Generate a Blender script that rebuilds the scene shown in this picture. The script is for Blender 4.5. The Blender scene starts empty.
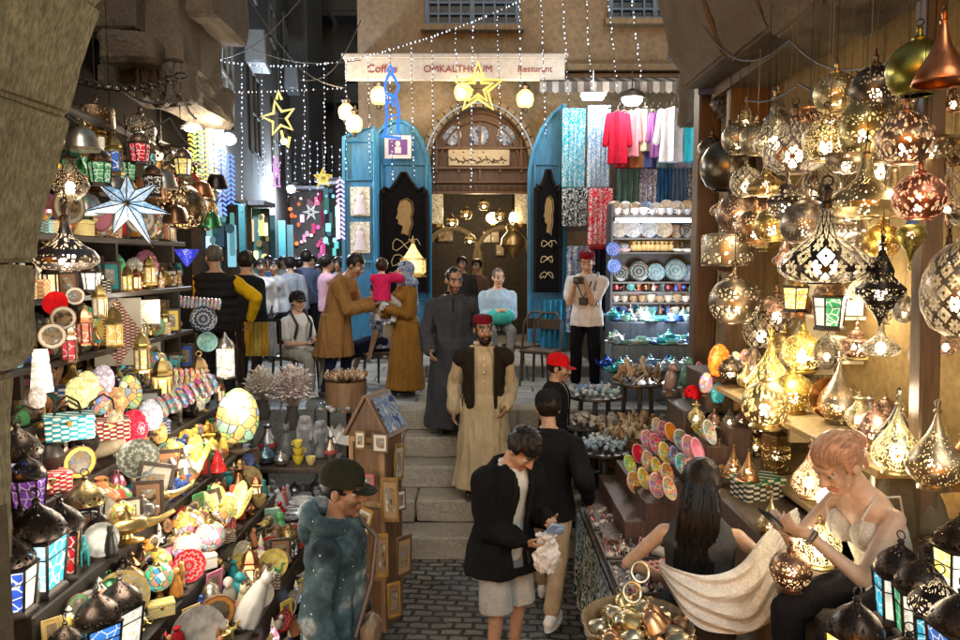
import bpy, bmesh, math, random
from mathutils import Vector, Matrix, noise
SC = bpy.context.scene
COL = SC.collection
PI = math.pi
R = math.radians
rnd = random.Random(7)
V = Vector
F = 720.0
TH = math.atan(58 / F)
CAM = V((0, 0, 2.7))
def ray(px, py):
 a, b = (px - 480) / F, (320 - py) / F
 return V((a, math.cos(TH) + b * math.sin(TH), -math.sin(TH) + b * math.cos(TH)))
def P(px, py, Y):
 d = ray(px, py)
 return CAM + d * (Y / d.y)
def pxm(Y):
 return Y / F                      # metres per photo pixel at depth Y
cam = bpy.data.objects.new('camera', bpy.data.cameras.new('camera'))
COL.objects.link(cam)
cam.data.sensor_width = 36
cam.data.lens = 36 * F / 960
cam.data.clip_end = 400
cam.location = CAM
cam.rotation_euler = (PI / 2 - TH, 0, 0)
SC.camera = cam
class MB:
 def __init__(s):
  s.v, s.f, s.m = [], [], []
  s.mi = 0
 def add(s, vs, fs):
  o = len(s.v)
  s.v.extend(V(p) for p in vs)
  s.f.extend(tuple(i + o for i in f) for f in fs)
  s.m.extend([s.mi] * len(fs))
  return s
 def box(s, c, d, rot=None, bev=0):
  x, y, z = d[0] / 2, d[1] / 2, d[2] / 2
  c = V(c)
  if bev:
   bm = bmesh.new()
   bmesh.ops.create_cube(bm, size=1)
   bmesh.ops.scale(bm, vec=d, verts=bm.verts)
   bmesh.ops.bevel(bm, geom=bm.edges[:], offset=bev, segments=1, affect='EDGES')
   bm.verts.index_update()
   vs = [p.co.copy() for p in bm.verts]
   fs = [[q.index for q in f.verts] for f in bm.faces]
   bm.free()
  else:
   vs = [V((i * x, j * y, k * z)) for k in (-1, 1) for j in (-1, 1) for i in (-1, 1)]
   fs = [(0, 2, 3, 1), (4, 5, 7, 6), (0, 1, 5, 4), (2, 6, 7, 3), (0, 4, 6, 2), (1, 3, 7, 5)]
  if rot is not None:
   M = rot if isinstance(rot, Matrix) else Matrix.Rotation(rot, 3, 'Z')
   vs = [M @ p for p in vs]
  return s.add([p + c for p in vs], fs)
 def ring(s, c, u, w, n):
  return [c + u * math.cos(2 * PI * i / n) + w * math.sin(2 * PI * i / n) for i in range(n)]
 def loft(s, rings, caps=True, closed=True):
  n = len(rings[0])
  vs = [p for r in rings for p in r]
  fs = []
  for k in range(len(rings) - 1):
   for i in range(n if closed else n - 1):
    j = (i + 1) % n
    fs.append((k * n + i, k * n + j, k * n + n + j, k * n + n + i))
  if caps and closed:
   fs.append(tuple(range(n - 1, -1, -1)))
   fs.append(tuple((len(rings) - 1) * n + i for i in range(n)))
  return s.add(vs, fs)
 def cone(s, a, b, ra, rb, n=8):
  a, b = V(a), V(b)
  d = (b - a).normalized()
  u = d.orthogonal().normalized()
  w = d.cross(u)
  return s.loft([s.ring(a, u * ra, w * ra, n), s.ring(b, u * rb, w * rb, n)])
 def caps(s, a, b, ra, rb=None, n=10, k=3):
  """tapered capsule"""
  rb = ra if rb is None else rb
  a, b = V(a), V(b)
  d = b - a
  if d.length < 1e-6:
   return s.ell(a, (ra, ra, ra))
  d.normalize()
  u = d.orthogonal().normalized()
  w = d.cross(u)
  rs = []
  for i in range(k):
   t = PI / 2 * (1 - i / k) * 0.98
   rs.append(s.ring(a - d * ra * math.sin(t), u * ra * math.cos(t), w * ra * math.cos(t), n))
  rs.append(s.ring(a, u * ra, w * ra, n))
  rs.append(s.ring(b, u * rb, w * rb, n))
  for i in range(1, k + 1):
   t = PI / 2 * i / k * 0.98
   rs.append(s.ring(b + d * rb * math.sin(t), u * rb * math.cos(t), w * rb * math.cos(t), n))
  return s.loft(rs)
 def tube(s, pts, r, n=6, closed=False):
  pts = [V(p) for p in pts]
  rs = []
  u = None
  for i, p in enumerate(pts):
   d = (pts[min(i + 1, len(pts) - 1)] - pts[max(i - 1, 0)])
   if closed:
    d = pts[(i + 1) % len(pts)] - pts[i - 1]
   d.normalize()
   if u is None:
    u = d.orthogonal().normalized()
   u = (u - d * u.dot(d))
   u = u.normalized() if u.length > 1e-6 else d.orthogonal().normalized()
   w = d.cross(u)
   rr = r[i] if isinstance(r, (list, tuple)) else r
   rs.append(s.ring(p, u * rr, w * rr, n))
  if closed:
   rs.append(rs[0])
  return s.loft(rs, caps=not closed)
 def lathe(s, prof, n=16, c=(0, 0, 0), rot=None, caps=True, sx=1, sy=1):
  c = V(c)
  rs = []
  for r, z in prof:
   ring = [V((max(r, 1e-4) * math.cos(2 * PI * i / n) * sx, max(r, 1e-4) * math.sin(2 * PI * i / n) * sy, z)) for i in range(n)]
   if rot is not None:
    ring = [rot @ p for p in ring]
   rs.append([p + c for p in ring])
  return s.loft(rs, caps=caps)
 def ell(s, c, r, n=12, k=7, rot=None):
  prof = [(math.sin(PI * i / k), -math.cos(PI * i / k)) for i in range(k + 1)]
  M = Matrix.Diagonal(V(r))
  if rot is not None:
   M = rot @ M
  return s.lathe(prof, n, c, M)
 def prism(s, poly, y0, y1):
  """polygon in x,z extruded along y"""
  n = len(poly)
  vs = [(p[0], y0, p[1]) for p in poly] + [(p[0], y1, p[1]) for p in poly]
  fs = [tuple(range(n)), tuple(range(2 * n - 1, n - 1, -1))]
  fs += [(i, (i + 1) % n, n + (i + 1) % n, n + i) for i in range(n)]
  return s.add(vs, fs)
 def xf(s, M, start=0):
  for i in range(start, len(s.v)):
   s.v[i] = M @ s.v[i]
  return s
 def mesh(s, name='m', smooth=True, recalc=True):
  me = bpy.data.meshes.new(name)
  me.from_pydata([tuple(p) for p in s.v], [], s.f)
  if any(s.m):
   me.polygons.foreach_set('material_index', s.m)
  if recalc:
   bm = bmesh.new()
   bm.from_mesh(me)
   bmesh.ops.recalc_face_normals(bm, faces=bm.faces[:])
   bm.to_mesh(me)
   bm.free()
  if smooth:
   me.shade_smooth()
   try:
    me.set_sharp_from_angle(angle=R(38))
   except Exception:
    pass
  return me
def rough(me, cuts, amp, f=5., sharp=None):
 bm = bmesh.new(); bm.from_mesh(me)
 bmesh.ops.subdivide_edges(bm, edges=[e for e in bm.edges if e.calc_length() > .06], cuts=cuts, use_grid_fill=True)
 bm.normal_update()
 o = V((rnd.uniform(0, 50), rnd.uniform(0, 50), 0))
 for v in bm.verts:
  n = noise.fractal(v.co * f + o, .7, 2., 5)
  k = noise.noise(v.co * f * .7 + o * 2)
  v.co += v.normal * (amp * n - (amp * 1.6 * (k - .25) if k > .25 else 0))
 bm.to_mesh(me); bm.free()
 return me
def RX(a): return Matrix.Rotation(a, 3, 'X')
def RY(a): return Matrix.Rotation(a, 3, 'Y')
def RZ(a): return Matrix.Rotation(a, 3, 'Z')
def tag(o, label=None, cat=None, group=None, kind=None):
 if label: o['label'] = label
 if cat: o['category'] = cat
 if group: o['group'] = group
 if kind: o['kind'] = kind
 return o
def link(name, me, mats, parent=None, col=None, loc=None):
 o = bpy.data.objects.new(name, me)
 COL.objects.link(o)
 if not isinstance(mats, (list, tuple)):
  mats = [mats]
 if me is not None and not me.materials:
  for m in mats:
   me.materials.append(m)
 if parent is not None: o.parent = parent
 if col is not None: o.color = col if len(col) == 4 else (*col, 1)
 if loc is not None: o.location = loc
 return o
def obj(name, mb, mats, parent=None, col=None, loc=None, smooth=True):
 return link(name, mb.mesh(name, smooth), mats, parent, col, loc)
def thing(name, label, cat, loc=(0, 0, 0), rz=0, group=None, sc=1):
 o = bpy.data.objects.new(name, None)
 o.empty_display_size = .05
 COL.objects.link(o)
 o.location = loc
 o.rotation_euler = (0, 0, rz)
 o.scale = (sc,) * 3 if not isinstance(sc, (tuple, list)) else sc
 return tag(o, label, cat, group)
def struct(name, mb, mats, col=None, smooth=False):
 return tag(obj(name, mb, mats, None, col, smooth=smooth), kind='structure')
PROTO = {}
def proto(key, fn):
 if key not in PROTO:
  PROTO[key] = [fn(), False]
 return PROTO[key]
KIDS = {}
def inst(key, loc, label, rz=0, sc=1, group=None, cols=None, rot=None):
 """copy of a prototype with copies of its parts; the prototype itself serves as the first one"""
 pr = PROTO[key]
 root = pr[0]
 if key not in KIDS:
  KIDS[key] = [(c, list(c.children)) for c in root.children]
 if not pr[1]:
  pr[1] = True
  r = root
  new = [(c, c) for c, g in KIDS[key]]
 else:
  r = root.copy()
  COL.objects.link(r)
  new = []
  for c, g in KIDS[key]:
   d = c.copy()
   COL.objects.link(d)
   d.parent = r
   new.append((c, d))
   for q in g:
    e = q.copy()
    COL.objects.link(e)
    e.parent = d
 r.location = loc
 r.rotation_euler = rot if rot is not None else (0, 0, rz)
 r.scale = (sc,) * 3 if not isinstance(sc, (tuple, list)) else sc
 tag(r, label, None, group)
 if group is None and 'group' in r:
  del r['group']
 for c, d in new:
  b = c.name.split('.')[0]
  if cols:
   k = cols.get(b)
   if isinstance(k, list):
    k = k[new.index((c, d)) % len(k)]
   if k is not None:
    d.color = (*k, 1) if len(k) == 3 else k
 if cols and r.data is not None and cols.get('self'):
  k = cols['self']
  r.color = (*k, 1) if len(k) == 3 else k
 return r
ORD = ['zeroth', 'first', 'second', 'third', 'fourth', 'fifth', 'sixth', 'seventh', 'eighth', 'ninth', 'tenth', 'eleventh', 'twelfth',
       'thirteenth', 'fourteenth', 'fifteenth', 'sixteenth', 'seventeenth', 'eighteenth', 'nineteenth', 'twentieth']
ORD += ['twenty-' + w for w in ORD[1:10]] + ['thirtieth'] + ['thirty-' + w for w in ORD[1:10]] + ['fortieth'] + ['forty-' + w for w in ORD[1:10]]
class NT:
 def __init__(s, name):
  s.mat = bpy.data.materials.new(name)
  s.mat.use_nodes = True
  s.t = s.mat.node_tree
  s.t.nodes.clear()
  s.out = s.n('ShaderNodeOutputMaterial')
 def n(s, typ, **k):
  x = s.t.nodes.new(typ)
  for a, b in k.items():
   setattr(x, a, b)
  return x
 def l(s, a, b):
  s.t.links.new(a, b)
 def inp(s, node, key, val):
  if hasattr(val, 'is_linked') or hasattr(val, 'links'):
   s.l(val, node.inputs[key])
  else:
   node.inputs[key].default_value = val
 def math(s, op, a, b=0.0, c=None, clamp=False):
  x = s.n('ShaderNodeMath', operation=op)
  x.use_clamp = clamp
  s.inp(x, 0, a); s.inp(x, 1, b)
  if c is not None: s.inp(x, 2, c)
  return x.outputs[0]
 def ramp(s, fac, stops, interp='LINEAR'):
  x = s.n('ShaderNodeValToRGB')
  x.color_ramp.interpolation = interp
  e = x.color_ramp.elements
  while len(e) < len(stops): e.new(.5)
  for i, (p, c) in enumerate(stops):
   e[i].position = p
   e[i].color = (*c, 1) if len(c) == 3 else c
  s.l(fac, x.inputs[0])
  return x.outputs[0]
 def mix(s, fac, a, b, mode='MIX'):
  x = s.n('ShaderNodeMix', data_type='RGBA', blend_type=mode)
  s.inp(x, 0, fac); s.inp(x, 6, a); s.inp(x, 7, b)
  return x.outputs[2]
 def noise(s, scale, vec=None, detail=4, rough=.55):
  x = s.n('ShaderNodeTexNoise')
  s.inp(x, 'Scale', scale); s.inp(x, 'Detail', detail); s.inp(x, 'Roughness', rough)
  if vec is not None: s.l(vec, x.inputs['Vector'])
  return x.outputs[0]
 def vor(s, scale, vec=None, feature='F1', out='Distance'):
  x = s.n('ShaderNodeTexVoronoi', feature=feature)
  s.inp(x, 'Scale', scale)
  if vec is not None: s.l(vec, x.inputs['Vector'])
  return x.outputs[out]
 def oc(s):
  return s.n('ShaderNodeTexCoord').outputs['Object']
 def info(s, k='Color'):
  return s.n('ShaderNodeObjectInfo').outputs[k]
 def bsdf(s, col, rough=.6, metal=0., bump=None, bs=.3, bd=.01, spec=.5, trans=0., sheen=0., emit=None, es=0.):
  b = s.n('ShaderNodeBsdfPrincipled')
  if isinstance(col, tuple) and len(col) == 3: col = (*col, 1)
  s.inp(b, 'Base Color', col); s.inp(b, 'Roughness', rough); s.inp(b, 'Metallic', metal)
  s.inp(b, 'Specular IOR Level', spec); s.inp(b, 'Transmission Weight', trans); s.inp(b, 'Sheen Weight', sheen)
  if emit is not None:
   s.inp(b, 'Emission Color', emit); s.inp(b, 'Emission Strength', es)
  if bump is not None:
   u = s.n('ShaderNodeBump')
   s.inp(u, 'Strength', bs); s.inp(u, 'Distance', bd); s.l(bump, u.inputs['Height'])
   s.l(u.outputs[0], b.inputs['Normal'])
  return b.outputs[0]
 def done(s, sh):
  s.l(sh, s.out.inputs[0])
  return s.mat
def C4(c): return (*c, 1)
def vary(t, col, lo=.75, hi=1.2, scale=6., vec=None):
 f = t.noise(scale, vec if vec is not None else t.oc(), 5, .6)
 g = t.ramp(f, [(.25, (lo,) * 3), (.75, (hi,) * 3)])
 return t.mix(1., col, g, 'MULTIPLY'), f
def m_paint(name, rough=.5, metal=0., col=None, lo=.8, hi=1.15, scale=14., bs=.15, spec=.5, sheen=0., coat=0):
 t = NT(name)
 c, f = vary(t, t.info() if col is None else C4(col), lo, hi, scale)
 return t.done(t.bsdf(c, rough, metal, f, bs, .004, spec, sheen=sheen))
MAT = {}
MAT['paint'] = m_paint('painted_surface', .45)
MAT['ceramic'] = m_paint('ceramic_glaze', .18, lo=.9, hi=1.08)
def m_cloth():
 t = NT('woven_cloth')
 v = t.oc()
 c, f = vary(t, t.info(), .72, 1.18, 7, v)
 w = t.noise(170, v, 3, .6)
 c = t.mix(.6, c, t.ramp(w, [(.35, (.6,) * 3), (.65, (1.3,) * 3)]), 'MULTIPLY')
 mp = t.n('ShaderNodeMapping'); t.l(v, mp.inputs[0]); mp.inputs['Scale'].default_value = (1, 1, .3)
 cr = t.math('ABSOLUTE', t.math('SUBTRACT', t.noise(11, mp.outputs[0], 3, .55), .5))
 h = t.math('ADD', t.math('MULTIPLY', cr, 3.), t.math('MULTIPLY', w, .25))
 return t.done(t.bsdf(c, .92, 0, h, .6, .012, .06))
MAT['cloth'] = m_cloth()
MAT['leather'] = m_paint('leather', .5, bs=.4, scale=30)
MAT['dark_metal'] = m_paint('dark_iron', .42, .85, (.055, .045, .038), scale=25)
MAT['metal'] = m_paint('coloured_metal', .3, .9, scale=20, lo=.65, hi=1.25, bs=.3)
MAT['wire'] = m_paint('wire', .5, 0, (.05, .05, .05))
MAT['paper'] = m_paint('paper', .8, lo=.92, hi=1.05)
def m_hair():
 t = NT('hair')
 mp = t.n('ShaderNodeMapping'); t.l(t.oc(), mp.inputs[0]); mp.inputs['Scale'].default_value = (1, .22, .16)
 f = t.noise(110, mp.outputs[0], 4, .6)
 c = t.mix(1., t.info(), t.ramp(f, [(.32, (.6,) * 3), (.7, (1.45,) * 3)]), 'MULTIPLY')
 return t.done(t.bsdf(c, .42, 0, f, .35, .003, .18))
MAT['hair'] = m_hair()
def m_wood(name, col=None, sc=8.):
 t = NT(name)
 mp = t.n('ShaderNodeMapping'); t.l(t.oc(), mp.inputs[0]); mp.inputs['Scale'].default_value = (1, 1, .12)
 f = t.noise(sc * 4, mp.outputs[0], 6, .65)
 g = t.ramp(f, [(.3, (.55,) * 3), (.7, (1.3,) * 3)])
 return t.done(t.bsdf(t.mix(1., t.info() if col is None else C4(col), g, 'MULTIPLY'), .5, 0, f, .3, .004))
MAT['wood'] = m_wood('wood')
def m_stone(name, c1, c2, sc=1., bs=.8, bd=.03, rough=.9, chisel=False):
 t = NT(name)
 v = t.oc()
 a = t.noise(2.2 * sc, v, 8, .65)
 b = t.noise(24 * sc, v, 6, .7)
 col = t.ramp(a, [(.3, c1), (.68, c2)])
 g = t.ramp(b, [(.3, (.6,) * 3), (.7, (1.25,) * 3)])
 col = t.mix(.8, col, g, 'MULTIPLY')
 st = t.ramp(t.noise(1.1 * sc, v, 6, .7), [(.42, (1, 1, 1)), (.62, (.5, .45, .4))])
 col = t.mix(.7, col, st, 'MULTIPLY')
 h = t.math('ADD', t.math('MULTIPLY', b, .6), a)
 if chisel:
  mp = t.n('ShaderNodeMapping'); t.l(v, mp.inputs[0]); mp.inputs['Scale'].default_value = (1, 1, .35)
  mp.inputs['Rotation'].default_value = (0, .5, 0)
  w = t.noise(85, mp.outputs[0], 2, .5)
  h = t.math('ADD', h, t.math('MULTIPLY', w, .7))
  col = t.mix(.7, col, t.ramp(w, [(.35, (.55,) * 3), (.62, (1.2,) * 3)]), 'MULTIPLY')
 return t.done(t.bsdf(col, rough, 0, h, bs, bd, .2))
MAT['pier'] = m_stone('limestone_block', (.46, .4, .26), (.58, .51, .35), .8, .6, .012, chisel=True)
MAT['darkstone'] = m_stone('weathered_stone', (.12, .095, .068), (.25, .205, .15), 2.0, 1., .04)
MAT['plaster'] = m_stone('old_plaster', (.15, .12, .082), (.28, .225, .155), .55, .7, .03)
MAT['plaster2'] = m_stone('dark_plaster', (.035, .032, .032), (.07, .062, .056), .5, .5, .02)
MAT['stepstone'] = m_stone('step_stone', (.25, .22, .175), (.42, .375, .3), 1.5, .9, .02, .8)
MAT['ochre'] = m_stone('ochre_wall', (.2, .13, .05), (.34, .24, .1), .9, .5, .02)
def m_brickish(name, c1, c2, mortar, scale, rowh, bw, rough=.75, squash=1.0, rot=0., bs=.9):
 t = NT(name)
 v = t.oc()
 mp = t.n('ShaderNodeMapping'); t.l(v, mp.inputs[0]); mp.inputs['Rotation'].default_value = (0, 0, rot)
 nz = t.n('ShaderNodeTexNoise'); nz.inputs['Scale'].default_value = 5; t.l(mp.outputs[0], nz.inputs['Vector'])
 wob = t.n('ShaderNodeVectorMath', operation='SCALE'); t.l(nz.outputs['Color'], wob.inputs[0]); wob.inputs['Scale'].default_value = .08
 ad = t.n('ShaderNodeVectorMath', operation='ADD'); t.l(mp.outputs[0], ad.inputs[0]); t.l(wob.outputs[0], ad.inputs[1])
 b = t.n('ShaderNodeTexBrick')
 t.l(ad.outputs[0], b.inputs['Vector'])
 b.inputs['Color1'].default_value = C4(c1); b.inputs['Color2'].default_value = C4(c2); b.inputs['Mortar'].default_value = C4(mortar)
 b.inputs['Scale'].default_value = scale; b.inputs['Mortar Size'].default_value = .016; b.inputs['Mortar Smooth'].default_value = .4
 b.inputs['Brick Width'].default_value = bw; b.inputs['Row Height'].default_value = rowh
 n = t.noise(30, v, 6, .7)
 n2 = t.noise(1.5, v, 5, .6)
 col = t.mix(.8, b.outputs['Color'], t.ramp(n, [(.3, (.5,) * 3), (.7, (1.35,) * 3)]), 'MULTIPLY')
 col = t.mix(.8, col, t.ramp(n2, [(.35, (.6,) * 3), (.65, (1.25,) * 3)]), 'MULTIPLY')
 h = t.math('ADD', t.math('MULTIPLY', t.math('SUBTRACT', 1., b.outputs['Fac']), 1.), t.math('MULTIPLY', n, .5))
 return t.done(t.bsdf(col, t.ramp(n2, [(.3, (rough - .25,) * 3), (.7, (rough,) * 3)]), 0, h, bs, .015, .4))
MAT['setts'] = m_brickish('stone_setts', (.1, .093, .085), (.19, .175, .155), (.03, .028, .025), 1., .09, .16, rot=.06, bs=1.)
MAT['paving'] = m_brickish('stone_paving', (.2, .2, .2), (.28, .28, .27), (.1, .1, .1), 1., .42, .7)
def m_glow(name, k, sampling='AUTO'):
 t = NT(name)
 e = t.n('ShaderNodeEmission')
 t.l(t.info(), e.inputs[0])
 t.l(t.math('MULTIPLY', t.info('Alpha'), k), e.inputs[1])
 m = t.done(e.outputs[0])
 m.cycles.emission_sampling = sampling
 return m
MAT['bulb'] = m_glow('lit_bulb', 34.)
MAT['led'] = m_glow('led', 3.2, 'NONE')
MAT['neon'] = m_glow('neon_tube', .5, 'NONE')
def m_milk():
 t = NT('milky_lit_glass')
 n = t.noise(9, t.oc(), 3)
 c = t.mix(1., t.info(), t.ramp(n, [(.3, (.7,) * 3), (.7, (1.2,) * 3)]), 'MULTIPLY')
 m = t.done(t.bsdf(c, .25, 0, None, emit=c, es=t.math('MULTIPLY', t.info('Alpha'), .5)))
 m.cycles.emission_sampling = 'NONE'
 return m
MAT['milk'] = m_milk()
def cyl_coords(t):
 """angle (0..1 turns) and z from object coordinates, plus a tangent-ish vector (angle*k, z)"""
 sp = t.n('ShaderNodeSeparateXYZ'); t.l(t.oc(), sp.inputs[0])
 an = t.math('DIVIDE', t.math('ARCTAN2', sp.outputs[1], sp.outputs[0]), 2 * PI)
 return an, sp.outputs[2]
def m_pierced(name, kind, back=(1., .72, .32)):
 """pierced metal shade: real holes (transparent) cut by a pattern, the lit lamp behind them"""
 t = NT(name)
 an, z = cyl_coords(t)
 cb = t.n('ShaderNodeCombineXYZ')
 if kind == 'filigree':
  t.l(t.math('MULTIPLY', an, 20.), cb.inputs[0]); t.l(t.math('MULTIPLY', z, 32.), cb.inputs[1])
  d = t.vor(1.6, cb.outputs[0], 'DISTANCE_TO_EDGE')
  hole = t.math('GREATER_THAN', d, .19)
  h2 = t.math('LESS_THAN', t.math('ABSOLUTE', t.math('SUBTRACT', t.math('FRACT', t.math('MULTIPLY', z, 14.)), .5)), .36)
  hole = t.math('MULTIPLY', hole, h2)
 elif kind == 'dots':
  t.l(t.math('MULTIPLY', an, 44.), cb.inputs[0]); t.l(t.math('MULTIPLY', z, 62.), cb.inputs[1])
  d = t.vor(1.6, cb.outputs[0], 'F1')
  hole = t.math('LESS_THAN', d, .27)
 elif kind == 'scales':
  row = t.math('MULTIPLY', z, 20.)
  fl = t.math('FLOOR', row)
  sh = t.math('MULTIPLY', t.math('MODULO', fl, 2.), .5)
  u = t.math('SUBTRACT', t.math('FRACT', t.math('ADD', t.math('MULTIPLY', an, 11.), sh)), .5)
  w = t.math('FRACT', row)
  rr = t.math('SQRT', t.math('ADD', t.math('POWER', t.math('ABSOLUTE', u), 2.), t.math('POWER', t.math('MULTIPLY', w, .62), 2.)))
  a1 = t.math('GREATER_THAN', rr, .52)
  a2 = t.math('LESS_THAN', rr, .44)
  hole = t.math('MAXIMUM', a1, a2)
  t.l(t.math('MULTIPLY', an, 26.), cb.inputs[0]); t.l(t.math('MULTIPLY', z, 30.), cb.inputs[1])
  d = t.vor(1.6, cb.outputs[0], 'F1')
  hole = t.math('MULTIPLY', hole, t.math('LESS_THAN', d, .46))
 elif kind == 'star':
  u = t.math('SUBTRACT', t.math('FRACT', t.math('MULTIPLY', an, 12.)), .5)
  w = t.math('SUBTRACT', t.math('FRACT', t.math('MULTIPLY', z, 17.)), .5)
  au, aw = t.math('ABSOLUTE', u), t.math('ABSOLUTE', w)
  dm = t.math('ADD', au, aw)
  ang = t.math('ARCTAN2', w, u)
  pet = t.math('MULTIPLY', t.math('ABSOLUTE', t.math('SINE', t.math('MULTIPLY', ang, 4.))), .16)
  rr = t.math('SQRT', t.math('ADD', t.math('MULTIPLY', u, u), t.math('MULTIPLY', w, w)))
  p1 = t.math('MULTIPLY', t.math('LESS_THAN', rr, t.math('ADD', pet, .2)), t.math('GREATER_THAN', rr, .07))
  p2 = t.math('MULTIPLY', t.math('GREATER_THAN', dm, .62), t.math('LESS_THAN', dm, .9))
  hole = t.math('MAXIMUM', p1, p2)
 else:   # swirl: broad leaves
  t.l(t.math('MULTIPLY', an, 15.), cb.inputs[0]); t.l(t.math('MULTIPLY', z, 22.), cb.inputs[1])
  nz = t.noise(1.3, cb.outputs[0], 2, .4)
  s1 = t.math('SINE', t.math('MULTIPLY', nz, 46.))
  hole = t.math('GREATER_THAN', s1, .25)
 hole = t.math('MULTIPLY', hole, t.info('Alpha'))
 f = t.noise(18, t.oc(), 4)
 c = t.mix(1., t.info(), t.ramp(f, [(.3, (.6,) * 3), (.7, (1.3,) * 3)]), 'MULTIPLY')
 c = t.mix(1., c, C4((.72, .72, .72)), 'MULTIPLY')
 met = t.bsdf(c, .36, .9, t.math('SUBTRACT', f, hole), .5, .006)
 tr = t.n('ShaderNodeBsdfTransparent')
 tl = t.n('ShaderNodeBsdfTranslucent'); tl.inputs[0].default_value = C4((.95, .88, .72))
 mx0 = t.n('ShaderNodeMixShader'); mx0.inputs[0].default_value = .14
 t.l(tr.outputs[0], mx0.inputs[1]); t.l(tl.outputs[0], mx0.inputs[2])
 mx = t.n('ShaderNodeMixShader')
 t.l(hole, mx.inputs[0]); t.l(met, mx.inputs[1]); t.l(mx0.outputs[0], mx.inputs[2])
 return t.done(mx.outputs[0])
for k_ in ('filigree', 'dots', 'scales', 'star', 'swirl'):
 MAT['p_' + k_] = m_pierced('pierced_' + k_, k_)
def m_mosaic(name, scale=38., es=.34, multi=True, lead=.035):
 """lit glass chips between dark grout; alpha of the object colour = how strongly it glows"""
 t = NT(name)
 v = t.oc()
 x = t.n('ShaderNodeTexVoronoi'); x.inputs['Scale'].default_value = scale; t.l(v, x.inputs['Vector'])
 e = t.vor(scale, v, 'DISTANCE_TO_EDGE')
 sep = t.n('ShaderNodeSeparateColor'); t.l(x.outputs['Color'], sep.inputs[0])
 if multi:
  chips = t.ramp(sep.outputs[0], [(0, (.75, .02, .02)), (.16, (.02, .12, .7)), (.3, (.9, .6, .05)), (.45, (.05, .5, .12)), (.6, (.85, .85, .8)), (.72, (.05, .55, .6)), (.86, (.95, .3, .03))], 'CONSTANT')
  chips = t.mix(.5, chips, t.info())
 else:
  chips = t.mix(1., t.info(), t.ramp(sep.outputs[0], [(0, (.55,) * 3), (.5, (1.,) * 3), (1, (1.5,) * 3)]), 'MULTIPLY')
 g = t.math('GREATER_THAN', e, lead)
 col = t.mix(g, C4((.12, .1, .08)), chips)
 es_ = t.math('MULTIPLY', t.math('MULTIPLY', g, es), t.info('Alpha'))
 m = t.done(t.bsdf(col, .2, 0, e, .4, .01, .5, emit=col, es=es_))
 m.cycles.emission_sampling = 'NONE'
 return m
MAT['mosaic'] = m_mosaic('mosaic_glass', 24.)
MAT['speckle'] = m_mosaic('speckled_glass', 42., .26, False, .02)
MAT['beads'] = m_mosaic('coloured_beads', 55., .06)  # slight glow built into the colour; bowls and bangles are no lamps
def m_pane(name):
 t = NT(name)
 n = t.noise(9, t.oc(), 3)
 v = t.vor(22, t.oc(), 'DISTANCE_TO_EDGE')
 c = t.mix(1., t.info(), t.ramp(n, [(.3, (.55,) * 3), (.7, (1.3,) * 3)]), 'MULTIPLY')
 c = t.mix(t.math('MULTIPLY', t.math('LESS_THAN', v, .05), .6), c, C4((.9, .9, .85)))
 m = t.done(t.bsdf(c, .12, 0, None, spec=.6, emit=c, es=t.math('MULTIPLY', t.info('Alpha'), .8)))
 m.cycles.emission_sampling = 'NONE'
 return m
MAT['pane'] = m_pane('stained_pane')
def m_plate(name):
 """painted rings and petals on a dish (object z is the dish axis)"""
 t = NT(name)
 sp = t.n('ShaderNodeSeparateXYZ'); t.l(t.oc(), sp.inputs[0])
 r = t.math('SQRT', t.math('ADD', t.math('MULTIPLY', sp.outputs[0], sp.outputs[0]), t.math('MULTIPLY', sp.outputs[1], sp.outputs[1])))
 a = t.math('ARCTAN2', sp.outputs[1], sp.outputs[0])
 p = t.math('SINE', t.math('ADD', t.math('MULTIPLY', r, 190.), t.math('MULTIPLY', t.math('SINE', t.math('MULTIPLY', a, 14.)), 1.1)))
 c = t.mix(t.math('MULTIPLY', t.ramp(p, [(.2, (0,) * 3), (.7, (1,) * 3)]), .55), t.info(), C4((.5, .49, .44)))
 c = t.mix(.8, c, t.ramp(t.noise(26, t.oc(), 4), [(.35, (.45,) * 3), (.65, (1.1,) * 3)]), 'MULTIPLY')
 return t.done(t.bsdf(c, .2))
MAT['plate'] = m_plate('painted_dish')
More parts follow.
